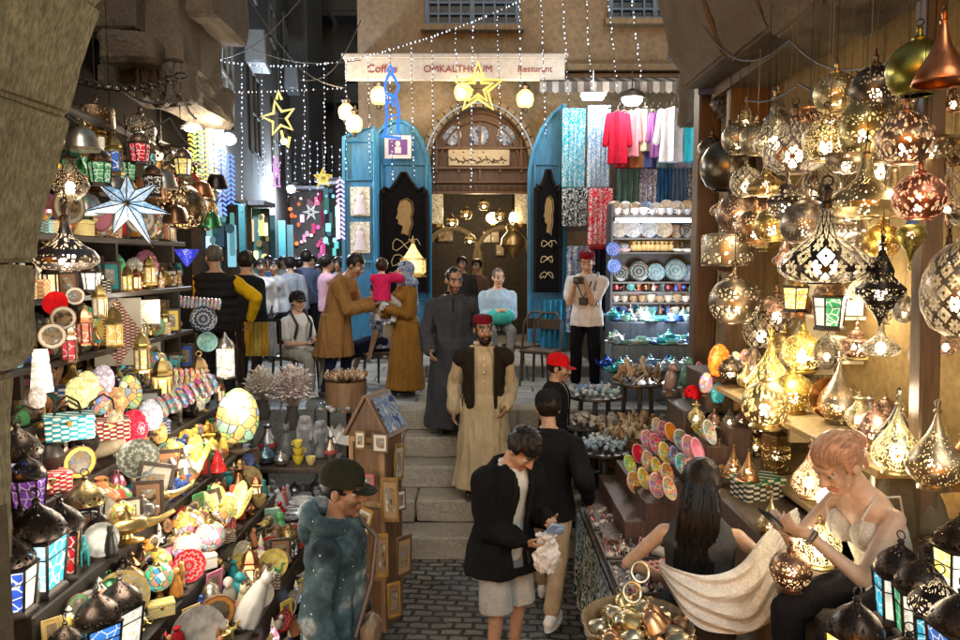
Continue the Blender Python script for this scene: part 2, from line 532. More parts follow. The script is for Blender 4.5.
def m_pattern(name, kind):
 """printed / woven cloth: object colour on pale or dark"""
 t = NT(name)
 v = t.oc()
 if kind == 'paisley':
  n = t.noise(7, v, 3, .5)
  s = t.math('SINE', t.math('MULTIPLY', n, 60.))
  g = t.math('GREATER_THAN', s, .25)
  f2 = t.math('LESS_THAN', t.vor(16, v), .2)
  c = t.mix(t.math('MAXIMUM', g, f2), t.info(), C4((.48, .52, .54)))
 elif kind == 'inlay':
  sp = t.n('ShaderNodeSeparateXYZ'); t.l(v, sp.inputs[0])
  s = t.math('SINE', t.math('MULTIPLY', t.math('ADD', sp.outputs[0], sp.outputs[1]), 110.))
  w = t.math('SINE', t.math('MULTIPLY', sp.outputs[2], 300.))
  g = t.math('GREATER_THAN', t.math('MULTIPLY', s, w), .12)
  c = t.mix(g, t.info(), C4((.65, .6, .5)))
 elif kind == 'dye':
  n = t.noise(3.2, v, 8, .62)
  c = t.ramp(n, [(.33, (.01, .017, .021)), (.44, (.03, .055, .068)), (.53, (.07, .12, .14)), (.62, (.4, .45, .46))])
  d = t.math('LESS_THAN', t.vor(30, v), .11)
  c = t.mix(t.math('MULTIPLY', d, t.math('GREATER_THAN', t.noise(6, v, 2), .5)), c, C4((.7, .75, .75)))
 elif kind == 'weave':
  sp = t.n('ShaderNodeSeparateXYZ'); t.l(v, sp.inputs[0])
  s = t.math('GREATER_THAN', t.math('SINE', t.math('MULTIPLY', sp.outputs[0], 150.)), .4)
  w = t.math('GREATER_THAN', t.math('SINE', t.math('MULTIPLY', sp.outputs[1], 150.)), .4)
  c = t.mix(t.math('MAXIMUM', s, w), t.info(), C4((.55, .35, .32)))
 else:   # floral
  n = t.noise(11, v, 4, .6)
  c = t.ramp(n, [(.38, (.02, .05, .16)), (.46, (.3, .33, .36)), (.54, (.05, .12, .3)), (.62, (.5, .48, .45))])
 f = t.noise(60, v, 3)
 return t.done(t.bsdf(c, .88, 0, f, .3, .003, .2))
def m_photo():
 t = NT('old_photograph')
 ad = t.n('ShaderNodeVectorMath', operation='ADD'); t.l(t.oc(), ad.inputs[0])
 t.l(t.math('MULTIPLY', t.info('Random'), 40.), ad.inputs[1])
 n = t.noise(16, ad.outputs[0], 5, .6)
 return t.done(t.bsdf(t.mix(1., t.ramp(n, [(.36, (.05, .03, .02)), (.48, (.3, .2, .1)), (.56, (.12, .14, .16)), (.66, (.6, .55, .45))]), t.info(), 'MULTIPLY'), .3))
MAT['photo'] = m_photo()
for k_ in ('paisley', 'inlay', 'dye', 'weave', 'floral'):
 MAT[k_] = m_pattern('cloth_' + k_ if k_ != 'inlay' else 'inlaid_wood', k_)
def m_skin():
 t = NT('skin')
 a = t.n('ShaderNodeVertexColor'); a.layer_name = 'Col'
 n = t.noise(30, t.oc(), 4)
 c = t.mix(1., a.outputs[0], t.ramp(n, [(.3, (.86,) * 3), (.7, (1.08,) * 3)]), 'MULTIPLY')
 b = t.n('ShaderNodeBsdfPrincipled')
 t.l(c, b.inputs['Base Color']); b.inputs['Roughness'].default_value = .5
 b.inputs['Subsurface Weight'].default_value = .0
 return t.done(b.outputs[0])
MAT['skin'] = m_skin()
def lamp(name, loc, watts, col=(1, .78, .5), r=.06):
 d = bpy.data.lights.new(name, 'POINT')
 d.energy = watts; d.color = col; d.shadow_soft_size = r
 o = bpy.data.objects.new(name, d)
 COL.objects.link(o)
 o.location = loc
 return o
def text_mesh(body, size, depth=.004, align='CENTER'):
 cu = bpy.data.curves.new('t', 'FONT')
 cu.body = body; cu.size = size; cu.extrude = depth; cu.align_x = align; cu.align_y = 'CENTER'
 o = bpy.data.objects.new('t', cu)
 COL.objects.link(o)
 me = bpy.data.meshes.new_from_object(o.evaluated_get(bpy.context.evaluated_depsgraph_get()))
 bpy.data.objects.remove(o)
 bpy.data.curves.remove(cu)
 me.transform(Matrix.Rotation(PI / 2, 4, 'X'))
 me.materials.clear()
 return me
SKY_STRENGTH, EXPOSURE, KR, KL, STREET_FILL, SUN = .16, 1.15, .31, .38, 26, .66
m = MB(); m.box((0, 1.4, -.15), (40, 12.66, .3))
struct('ground', m, MAT['setts'])
m = MB(); m.box((-2, 45, .55), (120, 74.54, 1.1))
struct('plaza', m, MAT['paving'])
t = thing('stone_steps', 'worn stone steps climbing from the setts to the plaza between the stalls', 'steps', (0, 0, 0))
rnd.seed(3)
for k in range(1, 5):
 y0 = 6.33 + .35 * (k - 1)
 m = MB()
 x = -1.45
 while x < 1.05:
  w = min(rnd.uniform(.55, 1.0), 1.1 - x)
  y1 = y0 + .42 if k < 4 else 7.725
  m.box((x + w / 2, (y0 + y1) / 2 + rnd.uniform(-.012, .012), .22 * k - .11 + rnd.uniform(-.006, .006)), (w - .008, y1 - y0, .222), bev=.018)
  x += w
 link('step', rough(m.mesh('s', False), 5, .011, 4.), MAT['stepstone'], t)
m = MB()
x = -1.45
while x < 1.05:
 w = min(rnd.uniform(.6, 1.0), 1.1 - x)
 m.box((x + w / 2, 7.9, .99), (w - .008, .42, .235), bev=.018)
 x += w
link('step', rough(m.mesh('s', False), 5, .011, 4.), MAT['stepstone'], t)
t = thing('stone_arch', 'tall yellow limestone arch pier curving over the view beside the lantern stall', 'arch', (0, 0, 0))
edge = [(14, 700), (12, 640), (13, 560), (14, 470), (16, 372), (38, 352), (36, 300), (40, 263), (42, 240), (52, 190), (66, 135), (84, 70), (104, 5), (130, -60), (175, -150), (240, -230)]
def ex(py):
 for (a, b), (c, d) in zip(edge, edge[1:]):
  if d <= py <= b:
   return a + (c - a) * (b - py) / max(b - d, 1e-6)
 return 14
YA0, YA1 = 1.75, 2.2
cuts = [700, 560, 372, 264, 118, 8, -120, -230]
for a, b in zip(cuts, cuts[1:]):
 poly = []
 n = 9
 rows = [a + (b - a) * i / n for i in range(n + 1)]
 for py in rows:
  q = P(ex(py) if py > -229 else 240, py, YA1)
  poly.append(q)
 tilt = .018 if b < 200 else 0
 fr = [(p.x, p.z) for p in poly]
 lo, hi = fr[0][1] + .0035, fr[-1][1] - .0035
 fr[0] = (fr[0][0], lo); fr[-1] = (fr[-1][0], hi)
 fr = [(-2.3, lo - (.35 if b < 200 else 0) + (.35 if a > 200 else 0)), *fr, (-2.3, hi - (.35 if b < 200 else 0))]
 m = MB(); m.prism(fr, YA0, YA1)
 me = m.mesh('block', False)
 bm = bmesh.new(); bm.from_mesh(me)
 bmesh.ops.bevel(bm, geom=[e for e in bm.edges if e.calc_face_angle(0) > .6], offset=.012, segments=2, affect='EDGES')
 bm.to_mesh(me); bm.free()
 link('block', rough(me, 4, .008, 3.), MAT['pier'], t)
m = MB(); m.prism([(-2.28, -.5), (-1.46, -.5), (-1.46, 2.2), (-1.43, 2.6), (-1.38, 3.0), (-1.25, 3.4), (-2.28, 3.0)], YA0 + .03, YA1 - .03)
obj('mortar', m, MAT['plaster'], t, smooth=False)
m = MB()
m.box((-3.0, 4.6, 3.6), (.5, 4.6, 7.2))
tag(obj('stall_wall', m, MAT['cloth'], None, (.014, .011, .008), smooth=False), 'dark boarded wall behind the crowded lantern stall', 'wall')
t = thing('corbel', 'carved brown stone corbel high over the lantern stall', 'corbel', P(150, 90, 5.2))
def stone_block(px0, py0, px1, py1, Y, dy, name='stone', mat='darkstone', par=None, bev=.03):
 a, b = P(px0, py1, Y), P(px1, py0, Y)
 m = MB(); c = (a + b) / 2
 m.box((c.x, Y + dy / 2, c.z), (b.x - a.x, dy, b.z - a.z), bev=bev)
 o = link(name, rough(m.mesh(name, False), 6, .035, 3.2), MAT[mat])
 if par is not None:
  o.parent = par
  o.matrix_parent_inverse = Matrix.Translation(-par.location)
 return o
for (a, b, c, d, Y) in ((60, -160, 128, 30, 5.1), (128, -160, 172, 62, 5.25), (170, -160, 205, 14, 5.4), (98, 30, 150, 60, 5.0), (150, 60, 192, 106, 5.5), (60, 60, 150, 84, 5.3)):
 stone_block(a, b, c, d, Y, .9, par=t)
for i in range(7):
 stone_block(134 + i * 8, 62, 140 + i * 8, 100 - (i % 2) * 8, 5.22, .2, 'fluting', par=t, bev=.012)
m = MB()
m.box((2.75, 5.1, 3.8), (.8, 4.6, 8.0))
tag(obj('shop_wall', m, MAT['ochre'], smooth=False), 'lamp lit ochre wall behind the hanging brass lamps', 'wall')
t = thing('vault', 'row of big brown voussoir stones arching over the brass lamp shop', 'stonework', (0, 0, 0))
ys = [2.2, 2.95, 3.45, 3.95, 4.55, 5.3, 6.3]
for i, (a, b) in enumerate(zip(ys, ys[1:])):
 m = MB()
 zb = 3.93 + .05 * i
 sk = .07
 m.prism([(1.9 - .03 * i, zb), (1.78 - .03 * i, zb + .3), (1.5 - .05 * i, zb + 1.9), (3.0, zb + 1.9), (3.0, zb)], a + .008, b - .008)
 for p in range(len(m.v)):
  m.v[p].y += (m.v[p].z - zb) * .16
 me = m.mesh('v', False)
 bm = bmesh.new(); bm.from_mesh(me)
 bmesh.ops.bevel(bm, geom=bm.edges[:], offset=.02, segments=2, affect='EDGES')
 bm.to_mesh(me); bm.free()
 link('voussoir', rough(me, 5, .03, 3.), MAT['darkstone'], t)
m = MB(); m.box((2.35, 4.3, 4.9), (.7, 4.1, 1.6))
obj('mortar', m, MAT['plaster'], t, smooth=False)
t = thing('stone_pier', 'rough stone pier with stepped carving behind the blue street plate', 'pier', (0, 0, 0))
for (a, b, c, d, Y) in ((690, -160, 730, 38, 6.6), (700, 38, 728, 112, 6.8), (726, -160, 772, 72, 6.4), (722, 72, 768, 112, 6.6), (768, -150, 800, 100, 6.2)):
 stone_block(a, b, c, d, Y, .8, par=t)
t = thing('post', 'thick dark wooden post at the corner of the brass lamp shop', 'post', (2.06, 6.65, 1.1))
m = MB(); m.box((0, 0, 1.6), (.2, .2, 3.2), bev=.02)
obj('shaft', m, MAT['wood'], t, (.1, .06, .035))
m = MB(); m.box((0, 0, .2), (.28, .28, .4), bev=.02); obj('plinth', m, MAT['stepstone'], t)
t = thing('post', 'second wooden post standing between the lamp shelves and the stone pier', 'post', (2.2, 6.0, 1.1))
m = MB(); m.box((0, 0, 1.5), (.34, .14, 3.2), bev=.02); obj('shaft', m, MAT['wood'], t, (.17, .11, .06))
t = thing('post', 'tall dark post beside the big engraved globe lamp', 'post', (1.93, 3.1, .8))
m = MB(); m.box((0, 0, 1.5), (.09, .09, 3.0), rot=RY(-.03), bev=.01); obj('shaft', m, MAT['wood'], t, (.1, .06, .03))
m = MB(); m.box((.1, .12, 1.5), (.05, .05, 3.0), rot=RY(-.03)); obj('batten', m, MAT['wood'], t, (.3, .2, .1))
t = thing('street_sign', 'blue enamel street plate with white writing on the stone pier', 'sign', P(711, 70, 6.3), R(-18))
m = MB(); m.box((0, 0, 0), (.2, .02, .4), bev=.004); obj('plate', m, MAT['ceramic'], t, (.07, .1, .27))
m = MB()
rnd.seed(5)
for z in (.12, .07, 0, -.09, -.14):
 x = -.08
 while x < .07:
  w = rnd.uniform(.01, .03)
  m.box((x + w / 2, -.013, z + rnd.uniform(-.006, .006)), (w, .004, rnd.choice((.006, .012, .02))))
  x += w + .008
obj('lettering', m, MAT['paint'], t, (.6, .62, .66))
def bldg(name, label, x0, y0, x1, y1, thick, h, mat, z0=1.1):
 """a building wall along the line (x0,y0)-(x1,y1)"""
 t = thing(name, label, 'building', ((x0 + x1) / 2, (y0 + y1) / 2, z0), math.atan2(y1 - y0, x1 - x0))
 L = math.hypot(x1 - x0, y1 - y0)
 m = MB(); m.box((0, thick / 2, h / 2), (L, thick, h))
 obj('wall', m, MAT[mat], t, smooth=False)
 return t, L
def win(t, x, z, w, h, fcol=(.05, .05, .06), glow=None, rows=2, cols=2, yy=-.02):
 m = MB()
 for i in range(cols + 1):
  m.box((x - w / 2 + w * i / cols, yy, z), (.05, .06, h + .05))
 for i in range(rows + 1):
  m.box((x, yy - .004, z - h / 2 + h * i / rows), (w + .05, .05, .05))
 f = obj('window', m, MAT['paint'], t, fcol, smooth=False)
 m = MB(); m.box((x, yy + .012, z), (w, .01, h))
 obj('pane', m, MAT['ceramic'], f, (.015, .018, .022), smooth=False)
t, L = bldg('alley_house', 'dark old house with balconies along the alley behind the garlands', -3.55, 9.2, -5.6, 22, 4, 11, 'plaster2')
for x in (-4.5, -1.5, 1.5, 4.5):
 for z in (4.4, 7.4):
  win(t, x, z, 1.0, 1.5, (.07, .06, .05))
for x, z in ((-3, 5.2), (3.2, 6.2)):
 m = MB(); m.box((x, -.3, z), (.8, .35, .55), bev=.03); obj('air_conditioner', m, MAT['paint'], t, (.09, .095, .1))
for x in range(-6, 7, 2):
 m = MB(); m.box((x, -.09, 1.3), (.16, .16, 2.6)); obj('door_jamb', m, MAT['paint'], t, (.03, .14, .16))
t, L = bldg('alley_house', 'tall dark block closing the end of the alley with white balconies', -8, 27, 1, 27, 4, 16, 'plaster2')
for x in (-2.5, -1, .5, 2):
 for z in (5.2, 8.2, 11.2):
  win(t, x, z, .8, 1.2)
  m = MB(); m.box((x, -.5, z - .9), (1.3, .9, .14)); m.box((x, -.92, z - .55), (1.3, .05, .5)); obj('balcony', m, MAT['plaster2'], t)
for x, z in ((.9, 6.3), (1.9, 7.2), (-.2, 9.4)):
 m = MB(); m.box((x, -.3, z), (.8, .4, .5), bev=.03); obj('air_conditioner', m, MAT['paint'], t, (.4, .42, .43))
t, L = bldg('alley_house', 'dark upper house beyond the stone corbel with small shuttered windows', -9, 15.5, -4.6, 15.5, 2, 0.01, 'plaster2')
t.location = (-6.9, 21, 1.1)
for c in list(t.children): bpy.data.objects.remove(c)
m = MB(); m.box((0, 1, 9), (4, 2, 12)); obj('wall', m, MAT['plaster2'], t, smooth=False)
for x in (-.8, .8): win(t, x, 7, .7, 1.2)
def shopfront(label, px, py0, py1, w, Y, cols, name='shopfront', wall=(.2, .2, .22)):
 a = P(px, py1, Y); h = (py1 - py0) * pxm(Y)
 t = thing(name, label, 'shop', (a.x, Y, 1.1))
 zz = a.z - 1.1
 m = MB(); m.box((0, .12, (zz + h) / 2), (w, .1, zz + h + .2)); obj('back_wall', m, MAT['plaster2'], t, smooth=False)
 m = MB(); m.box((0, -.15, zz + h + .16), (w + .2, .7, .08)); obj('canopy', m, MAT['cloth'], t, wall, smooth=False)
 rr = random.Random(int(px))
 n = len(cols)
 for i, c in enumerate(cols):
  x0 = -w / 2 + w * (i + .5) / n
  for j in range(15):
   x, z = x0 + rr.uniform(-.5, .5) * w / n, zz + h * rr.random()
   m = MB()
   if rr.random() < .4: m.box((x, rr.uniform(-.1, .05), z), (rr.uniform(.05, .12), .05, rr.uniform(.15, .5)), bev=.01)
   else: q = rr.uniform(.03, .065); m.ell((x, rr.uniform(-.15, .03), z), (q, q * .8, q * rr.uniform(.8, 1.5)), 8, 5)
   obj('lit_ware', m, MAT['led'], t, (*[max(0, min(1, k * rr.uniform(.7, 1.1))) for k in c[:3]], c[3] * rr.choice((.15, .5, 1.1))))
 return t
shopfront('far shop glowing yellow with stacked lit lanterns at the alley end', 281, 192, 262, 1.1, 21, [(1, .75, .25, .35), (1, .85, .4, .4), (1, .6, .15, .3)])
shopfront('far shop with pink and orange glowing goods beside the yellow one', 314, 196, 270, 1.3, 20, [(1, .25, .1, .3), (1, .55, .7, .35), (.9, .15, .4, .25), (1, .7, .5, .4)])
shopfront('far shop with cold cyan light next to the blue doors', 338, 190, 260, .6, 16.5, [(.3, .9, 1, .25), (.7, .8, 1, .3)])
shopfront('cyan lit shop window behind the man in the yellow sleeved vest', 205, 212, 250, .8, 9.6, [(.35, .85, .9, .16), (.5, .9, .95, .2), (.3, .7, .75, .14)])
shopfront('far shop of gold and green glowing goods on the alley wall', 236, 214, 262, 1.2, 13.5, [(1, .7, .25, .3), (.4, .9, .5, .25), (1, .8, .4, .35)])
shopfront('far shop hung with orange and blue glowing banners', 305, 188, 250, 1.2, 23, [(1, .4, .1, .3), (.2, .4, 1, .35), (1, .6, .2, .3)])
shopfront('far lavender shop beyond the crowd under the icicle lights', 262, 205, 262, .8, 22, [(.5, .6, 1, .12), (.6, .65, .9, .16)])
YF = 12.0
t = thing('cafe_building', 'old cafe house with arched blue doorway under the white sign', 'building', (0, 0, 0))
def X(px, Y=YF): return P(px, 300, Y).x
def Z(py, Y=YF): return P(480, py, Y).z
ztop = 9.5
m = MB()
ax0, ax1 = X(430), X(529)
acx, ar = (ax0 + ax1) / 2, (ax1 - ax0) / 2
zsp = Z(107) - ar * 1.15
arc = [(acx - ar * math.cos(PI * i / 20), zsp + ar * 1.15 * math.sin(PI * i / 20)) for i in range(21)]
m.prism([(X(361), 1.1), (ax0, 1.1), (ax0, zsp), *arc[1:10], (arc[10][0], arc[10][1]), (arc[10][0], ztop), (X(361), ztop)], YF, YF + .5)
m.prism([(arc[10][0], ztop), *arc[10:], (ax1, 1.1), (X(800), 1.1), (X(800), ztop)], YF, YF + .5)
m.box((X(361) + .15, YF + 4.5, 5), (.3, 8, 8.9))
obj('wall', m, MAT['plaster'], t, smooth=False)
m = MB()
for i in range(21):
 a, b = PI * i / 21 + .012, PI * (i + 1) / 21 - .012
 r0, r1 = ar * .995, ar * 1.16
 m.prism([(acx - r0 * math.cos(a), zsp + 1.15 * r0 * math.sin(a)), (acx - r1 * math.cos(a), zsp + 1.15 * r1 * math.sin(a)), (acx - r1 * math.cos(b), zsp + 1.15 * r1 * math.sin(b)), (acx - r0 * math.cos(b), zsp + 1.15 * r0 * math.sin(b))], YF - .06, YF + .1)
obj('arch_stone', m, MAT['plaster'], t, smooth=False)
zt = Z(193)
m = MB()
r_ = ar * .985
m.prism([(acx - r_, zt), *[(acx - r_ * math.cos(PI * i / 20), zsp + 1.15 * r_ * math.sin(PI * i / 20)) for i in range(21)], (acx + r_, zt)], YF + .14, YF + .2)
ty = obj('tympanum', m, MAT['wood'], t, (.06, .03, .018), smooth=False)
m = MB()
for rr in (.93, .8):
 m.tube([(acx - ar * rr * math.cos(PI * i / 20), YF + .12, zsp + 1.15 * ar * rr * math.sin(PI * i / 20)) for i in range(21)], .022, 6)
for px in (437, 459, 480, 500, 521): m.box((X(px), YF + .12, Z(150)), (.035, .05, .95 if px == 480 else .7))
for py in (147, 167, 181, 192): m.box((acx, YF + .11, Z(py)), (2 * ar * .97, .06, .035))
obj('moulding', m, MAT['wood'], ty, (.09, .045, .025), smooth=False)
m = MB()
for px in (452, 479, 506): m.ell((X(px), YF + .13, Z(134)), (.16, .02, .17), 14, 6)
obj('roundel', m, MAT['floral'], ty)
m = MB(); m.box((X(479), YF + .09, Z(157)), (1.02, .04, .27), bev=.012)
obj('sign_panel', m, MAT['paint'], ty, (.36, .3, .2))
m = MB()
rnd.seed(11)
m.tube([(X(451) + .92 * k / 40, YF + .066, Z(160) + .02 * math.sin(k * .55) + .012 * math.sin(k * 1.9)) for k in range(41)], [.007 + .005 * abs(math.sin(k * .9)) for k in range(41)], 5)
for i in range(11):
 x0 = X(452) + i * .082
 q = rnd.uniform(.03, .09) * (1 if i % 4 else 1.25)
 m.tube([(x0 + .012 * math.sin(k * .8 + i) + .012 * k * (i % 3 - 1), YF + .066, Z(160) + q * k / 5 - (.05 if i % 3 == 2 else 0)) for k in range(6)], [.005, .01, .011, .009, .007, .004], 5)
 m.ell((x0 + .03, YF + .066, Z(157) + rnd.choice((-.08, .09))), (.013, .008, .013), 6, 4)
obj('calligraphy', m, MAT['paint'], ty, (.05, .03, .02))
m = MB()
for i in range(15):
 for j in range(2):
  x = acx - ar * .9 + i * ar * 1.8 / 14
  m.tube([(x + .06 * math.cos(2 * PI * k / 8), YF + .12, Z(187) + .035 * (j * 2 - 1) * .6 + .05 * math.sin(2 * PI * k / 8)) for k in range(8)], .008, 4, closed=True)
obj('fretwork', m, MAT['wood'], ty, (.1, .055, .03))
m = MB()
m.tube([(acx - ar * 1.07, YF - .1, Z(195)), *[(acx - ar * 1.07 * math.cos(PI * i / 24), YF - .1, zsp + 1.17 * ar * 1.03 * math.sin(PI * i / 24)) for i in range(25)], (acx + ar * 1.07, YF - .1, Z(175))], .012, 5)
tag(obj('light_rope', m, MAT['neon'], None, (.95, .95, 1, .5)), 'white light rope outlining the cafe doorway arch', 'light rope')
m = MB()
m.box((X(610), YF - .06, Z(77)), (X(800) - X(420), .12, .06)); m.box((X(625), YF - .1, Z(70)), (X(800) - X(450), .2, .1))
for i in range(30): m.box((X(545) + i * .09, YF - .07, Z(82)), (.045, .12, .07))
obj('cornice', m, MAT['plaster'], t, smooth=False)
for (a, b, c, d, n) in ((429, -30, 516, 26, 8), (606, -30, 692, 20, 8)):
 m = MB()
 xa, xb, za, zb_ = X(a), X(b + 0 if False else c), Z(d), Z(b)
 w, h = xb - xa, zb_ - za
 for i in range(n + 1): m.box((xa + w * i / n, YF - .03, (za + zb_) / 2), (.075 if i in (0, n // 2, n) else .03, .07, h))
 for i in range(6): m.box(((xa + xb) / 2, YF - .034, za + h * i / 5), (w, .06, .075 if i in (0, 5) else .03))
 f = obj('window', m, MAT['wood'], t, (.05, .1, .17), smooth=False)
 m = MB(); m.box(((xa + xb) / 2, YF - .006, (za + zb_) / 2), (w, .006, h)); obj('pane', m, MAT['ceramic'], f, (.01, .012, .016), smooth=False)
 m = MB(); m.box(((xa + xb) / 2, YF - .08, za - .06), (w + .2, .18, .09)); obj('sill', m, MAT['plaster'], f, smooth=False)
m = MB()
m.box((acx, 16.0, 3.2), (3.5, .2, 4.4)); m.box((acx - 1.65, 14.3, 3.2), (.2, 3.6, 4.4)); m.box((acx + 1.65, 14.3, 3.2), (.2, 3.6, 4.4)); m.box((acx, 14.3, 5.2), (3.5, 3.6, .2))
obj('inner_wall', m, MAT['plaster2'], t, smooth=False)  # painted dark so the interior reads deep; the wall itself is yellow
for px in (452, 503):
 m = MB()
 cx, cz = X(px, 15.8), Z(262, 15.8)
 m.tube([(cx - .62, 15.86, cz - .8), *[(cx - .62 * math.cos(PI * i / 12), 15.86, cz + .75 * math.sin(PI * i / 12)) for i in range(13)], (cx + .62, 15.86, cz - .8)], .07, 6)
 obj('inner_arch', m, MAT['plaster'], t)
for px, py in ((442, 236), (449, 236), (487, 237), (495, 237), (500, 250)):
 k = thing('picture', f'small framed portrait on the cafe wall, {["first", "second", "third", "fourth", "fifth"][(442, 449, 487, 495, 500).index(px)]} from the entrance pillar', 'picture', P(px, py, 15.84))
 m = MB(); m.box((0, 0, 0), (.2, .03, .27), bev=.006); obj('frame', m, MAT['wood'], k, (.05, .03, .02))
 m = MB(); m.box((0, -.018, 0), (.15, .006, .21)); obj('print', m, MAT['photo'], k, (1, 1, 1))
for px, w in ((437, 'beside the left blue door'), (521, 'beside the right blue door')):
 a = P(px, 207, 12.9)
 k = thing('wall_lamp', f'glowing pierced column lamp just inside the cafe arch {w}', 'lamp', a)
 m = MB(); m.lathe([(.1, -.3), (.11, -.28), (.11, .28), (.1, .3)], 12); obj('shade', m, MAT['speckle'], k, (.9, .7, .4, .8))
 m = MB(); m.lathe([(.12, -.36), (.12, -.3), (.05, -.28)], 12); m.lathe([(.12, .3), (.1, .36), (.02, .42)], 12); m.cone((0, .125, -.34), (0, .125, .34), .02, .02, 6); m.box((0, .1, -.33), (.05, .1, .04)); m.box((0, .1, .33), (.05, .1, .04)); obj('bracket', m, MAT['metal'], k, (.4, .28, .12))
a = P(493, 218, 15.6)
k = thing('wall_lamp', 'small bright sconce on the far cafe wall', 'lamp', a)
m = MB(); m.ell((0, 0, 0), (.16, .08, .13), 12, 6); obj('shade', m, MAT['bulb'], k, (1, .7, .35, .05))
m = MB(); m.box((0, .12, -.12), (.1, .14, .05)); obj('bracket', m, MAT['metal'], k, (.4, .28, .12))
t = thing('cafe_sign', 'long white sign board with dark red lettering above the cafe door', 'sign', P(455, 69, 11.3))
w = 214 * pxm(11.3); h = 22 * pxm(11.3)
m = MB(); m.box((0, 0, 0), (w, .06, h), bev=.01); obj('board', m, MAT['paint'], t, (.46, .43, .39))
m = MB(); m.box((0, .3, h / 2 + .03), (w + .1, .7, .04)); m.box((0, -.04, h / 2 + .01), (w + .04, .05, .05)); obj('canopy', m, MAT['paint'], t, (.4, .38, .36))
for body, px, sz in (('Coffee', 384, .17), ('OMKALTHOUM', 458, .15), ('Resturant', 533, .135)):
 link('lettering', text_mesh(body, sz), MAT['paint'], t, (.2, .02, .03), ((px - 455) * pxm(11.3), -.034, -.01))
t = thing('striped_awning', 'grey striped awning with scalloped edge above the hanging clothes', 'awning', P(618, 85, 11.5))
w = 156 * pxm(11.5)
for part, ccol in (('pale_stripe', (.34, .32, .3)), ('dark_stripe', (.12, .115, .11))):
 m = MB()
 n = 26
 for i in range(n):
  if (i % 2 == 0) != (part == 'pale_stripe'): continue
  x0, x1 = -w / 2 + w * i / n, -w / 2 + w * (i + 1) / n
  ri = []
  for (y, z) in ((.35, .2), (-.1, .05), (-.3, -.02), (-.31, -.16), (-.31, -.2)):
   ri.append((y, z))
  vs = []
  for j, (y, z) in enumerate(ri):
   vs += [(x0, y, z + (.035 if j == 4 else 0)), ((x0 + x1) / 2, y, z), (x1, y, z + (.035 if j == 4 else 0))]
  fs = []
  for j in range(4):
   for q in range(2):
    fs.append((j * 3 + q, j * 3 + q + 1, j * 3 + q + 4, j * 3 + q + 3))
  m.add(vs, fs)
 obj(part, m, MAT['cloth'], t, ccol)
BLUE = (.012, .13, .26)
def door(label, poly, Y, panels):
 cx = sum(p[0] for p in poly) / len(poly)
 o = P(cx, 340, Y)
 t = thing('cafe_door', label, 'door', (o.x, Y, 1.1))
 pts = [(P(a, b, Y).x - o.x, P(a, b, Y).z - 1.1) for a, b in poly]
 m = MB(); m.prism(pts, 0, .07); obj('leaf', m, MAT['wood'], t, BLUE, smooth=False)
 m = MB(); m.tube([(x, -.01, z) for x, z in pts], .035, 4, closed=True); obj('frame', m, MAT['wood'], t, (.018, .16, .3), smooth=False)
 m = MB()
 for a, b, c, d in panels:
  q0, q1 = P(a, d, Y), P(c, b, Y)
  x0, x1, z0, z1 = q0.x - o.x, q1.x - o.x, q0.z - 1.1, q1.z - 1.1
  m.tube([(x0, -.012, z0), (x1, -.012, z0), (x1, -.012, z1), (x0, -.012, z1)], .022, 4, closed=True)
 obj('panel', m, MAT['wood'], t, (.024, .19, .33), smooth=False)
 return t, o
d1, o1 = door('narrow folded blue door leaf with two framed figures beside the alley', [(344, 348), (344, 137), (352, 133), (374, 127), (376, 348)], 11.3, [(347, 142, 372, 180), (347, 262, 372, 300), (347, 305, 372, 342)])
d2, o2 = door('arched blue door leaf behind the dark calligraphy board left of the cafe entrance', [(378, 345), (378, 133), (384, 126), (394, 121), (404, 121), (414, 128), (422, 141), (428, 160), (430, 180), (430, 345)], 11.7, [(383, 165, 426, 290), (383, 300, 426, 340)])
d3, o3 = door('arched blue door leaf beside the teal scarves right of the cafe entrance', [(529, 348), (529, 172), (533, 150), (541, 130), (552, 114), (564, 104), (565, 348)], 11.6, [(534, 165, 560, 290), (534, 300, 560, 340)])
for py0, py1 in ((187, 216), (222, 253)):
 a, b = P(351, py1, 11.3), P(370, py0, 11.3)
 m = MB(); m.box(((a.x + b.x) / 2 - o1.x, -.02, (a.z + b.z) / 2 - 1.1), (b.x - a.x, .03, b.z - a.z)); f = obj('picture_panel', m, MAT['pane'], d1, (.4, .36, .28, .06), smooth=False)  # slight glow built into the picture, which is no lamp
 c = V(((a.x + b.x) / 2 - o1.x, -.045, (a.z + b.z) / 2 - 1.1))
 m = MB(); m.ell(c + V((0, 0, .14)), (.035, .01, .045)); m.lathe([(.1, -.2), (.07, -.05), (.05, .02), (.075, .08), (.02, .11)], 8, c, sy=.15); obj('figure', m, MAT['paper'], f, (.5, .45, .5))
t = thing('poster', 'small white poster with a purple figure on the arched blue door', 'poster', P(398, 147, 11.6))
m = MB(); m.box((0, 0, 0), (.42, .02, .36)); obj('sheet', m, MAT['paper'], t, (.6, .55, .62))
m = MB(); m.box((0, -.012, 0), (.3, .004, .24)); obj('print', m, MAT['paper'], t, (.12, .05, .25))
m = MB(); m.ell((0, -.016, .05), (.04, .004, .05), 8, 5); m.box((0, -.016, -.05), (.1, .004, .1)); obj('figure', m, MAT['paper'], t, (.5, .5, .6))
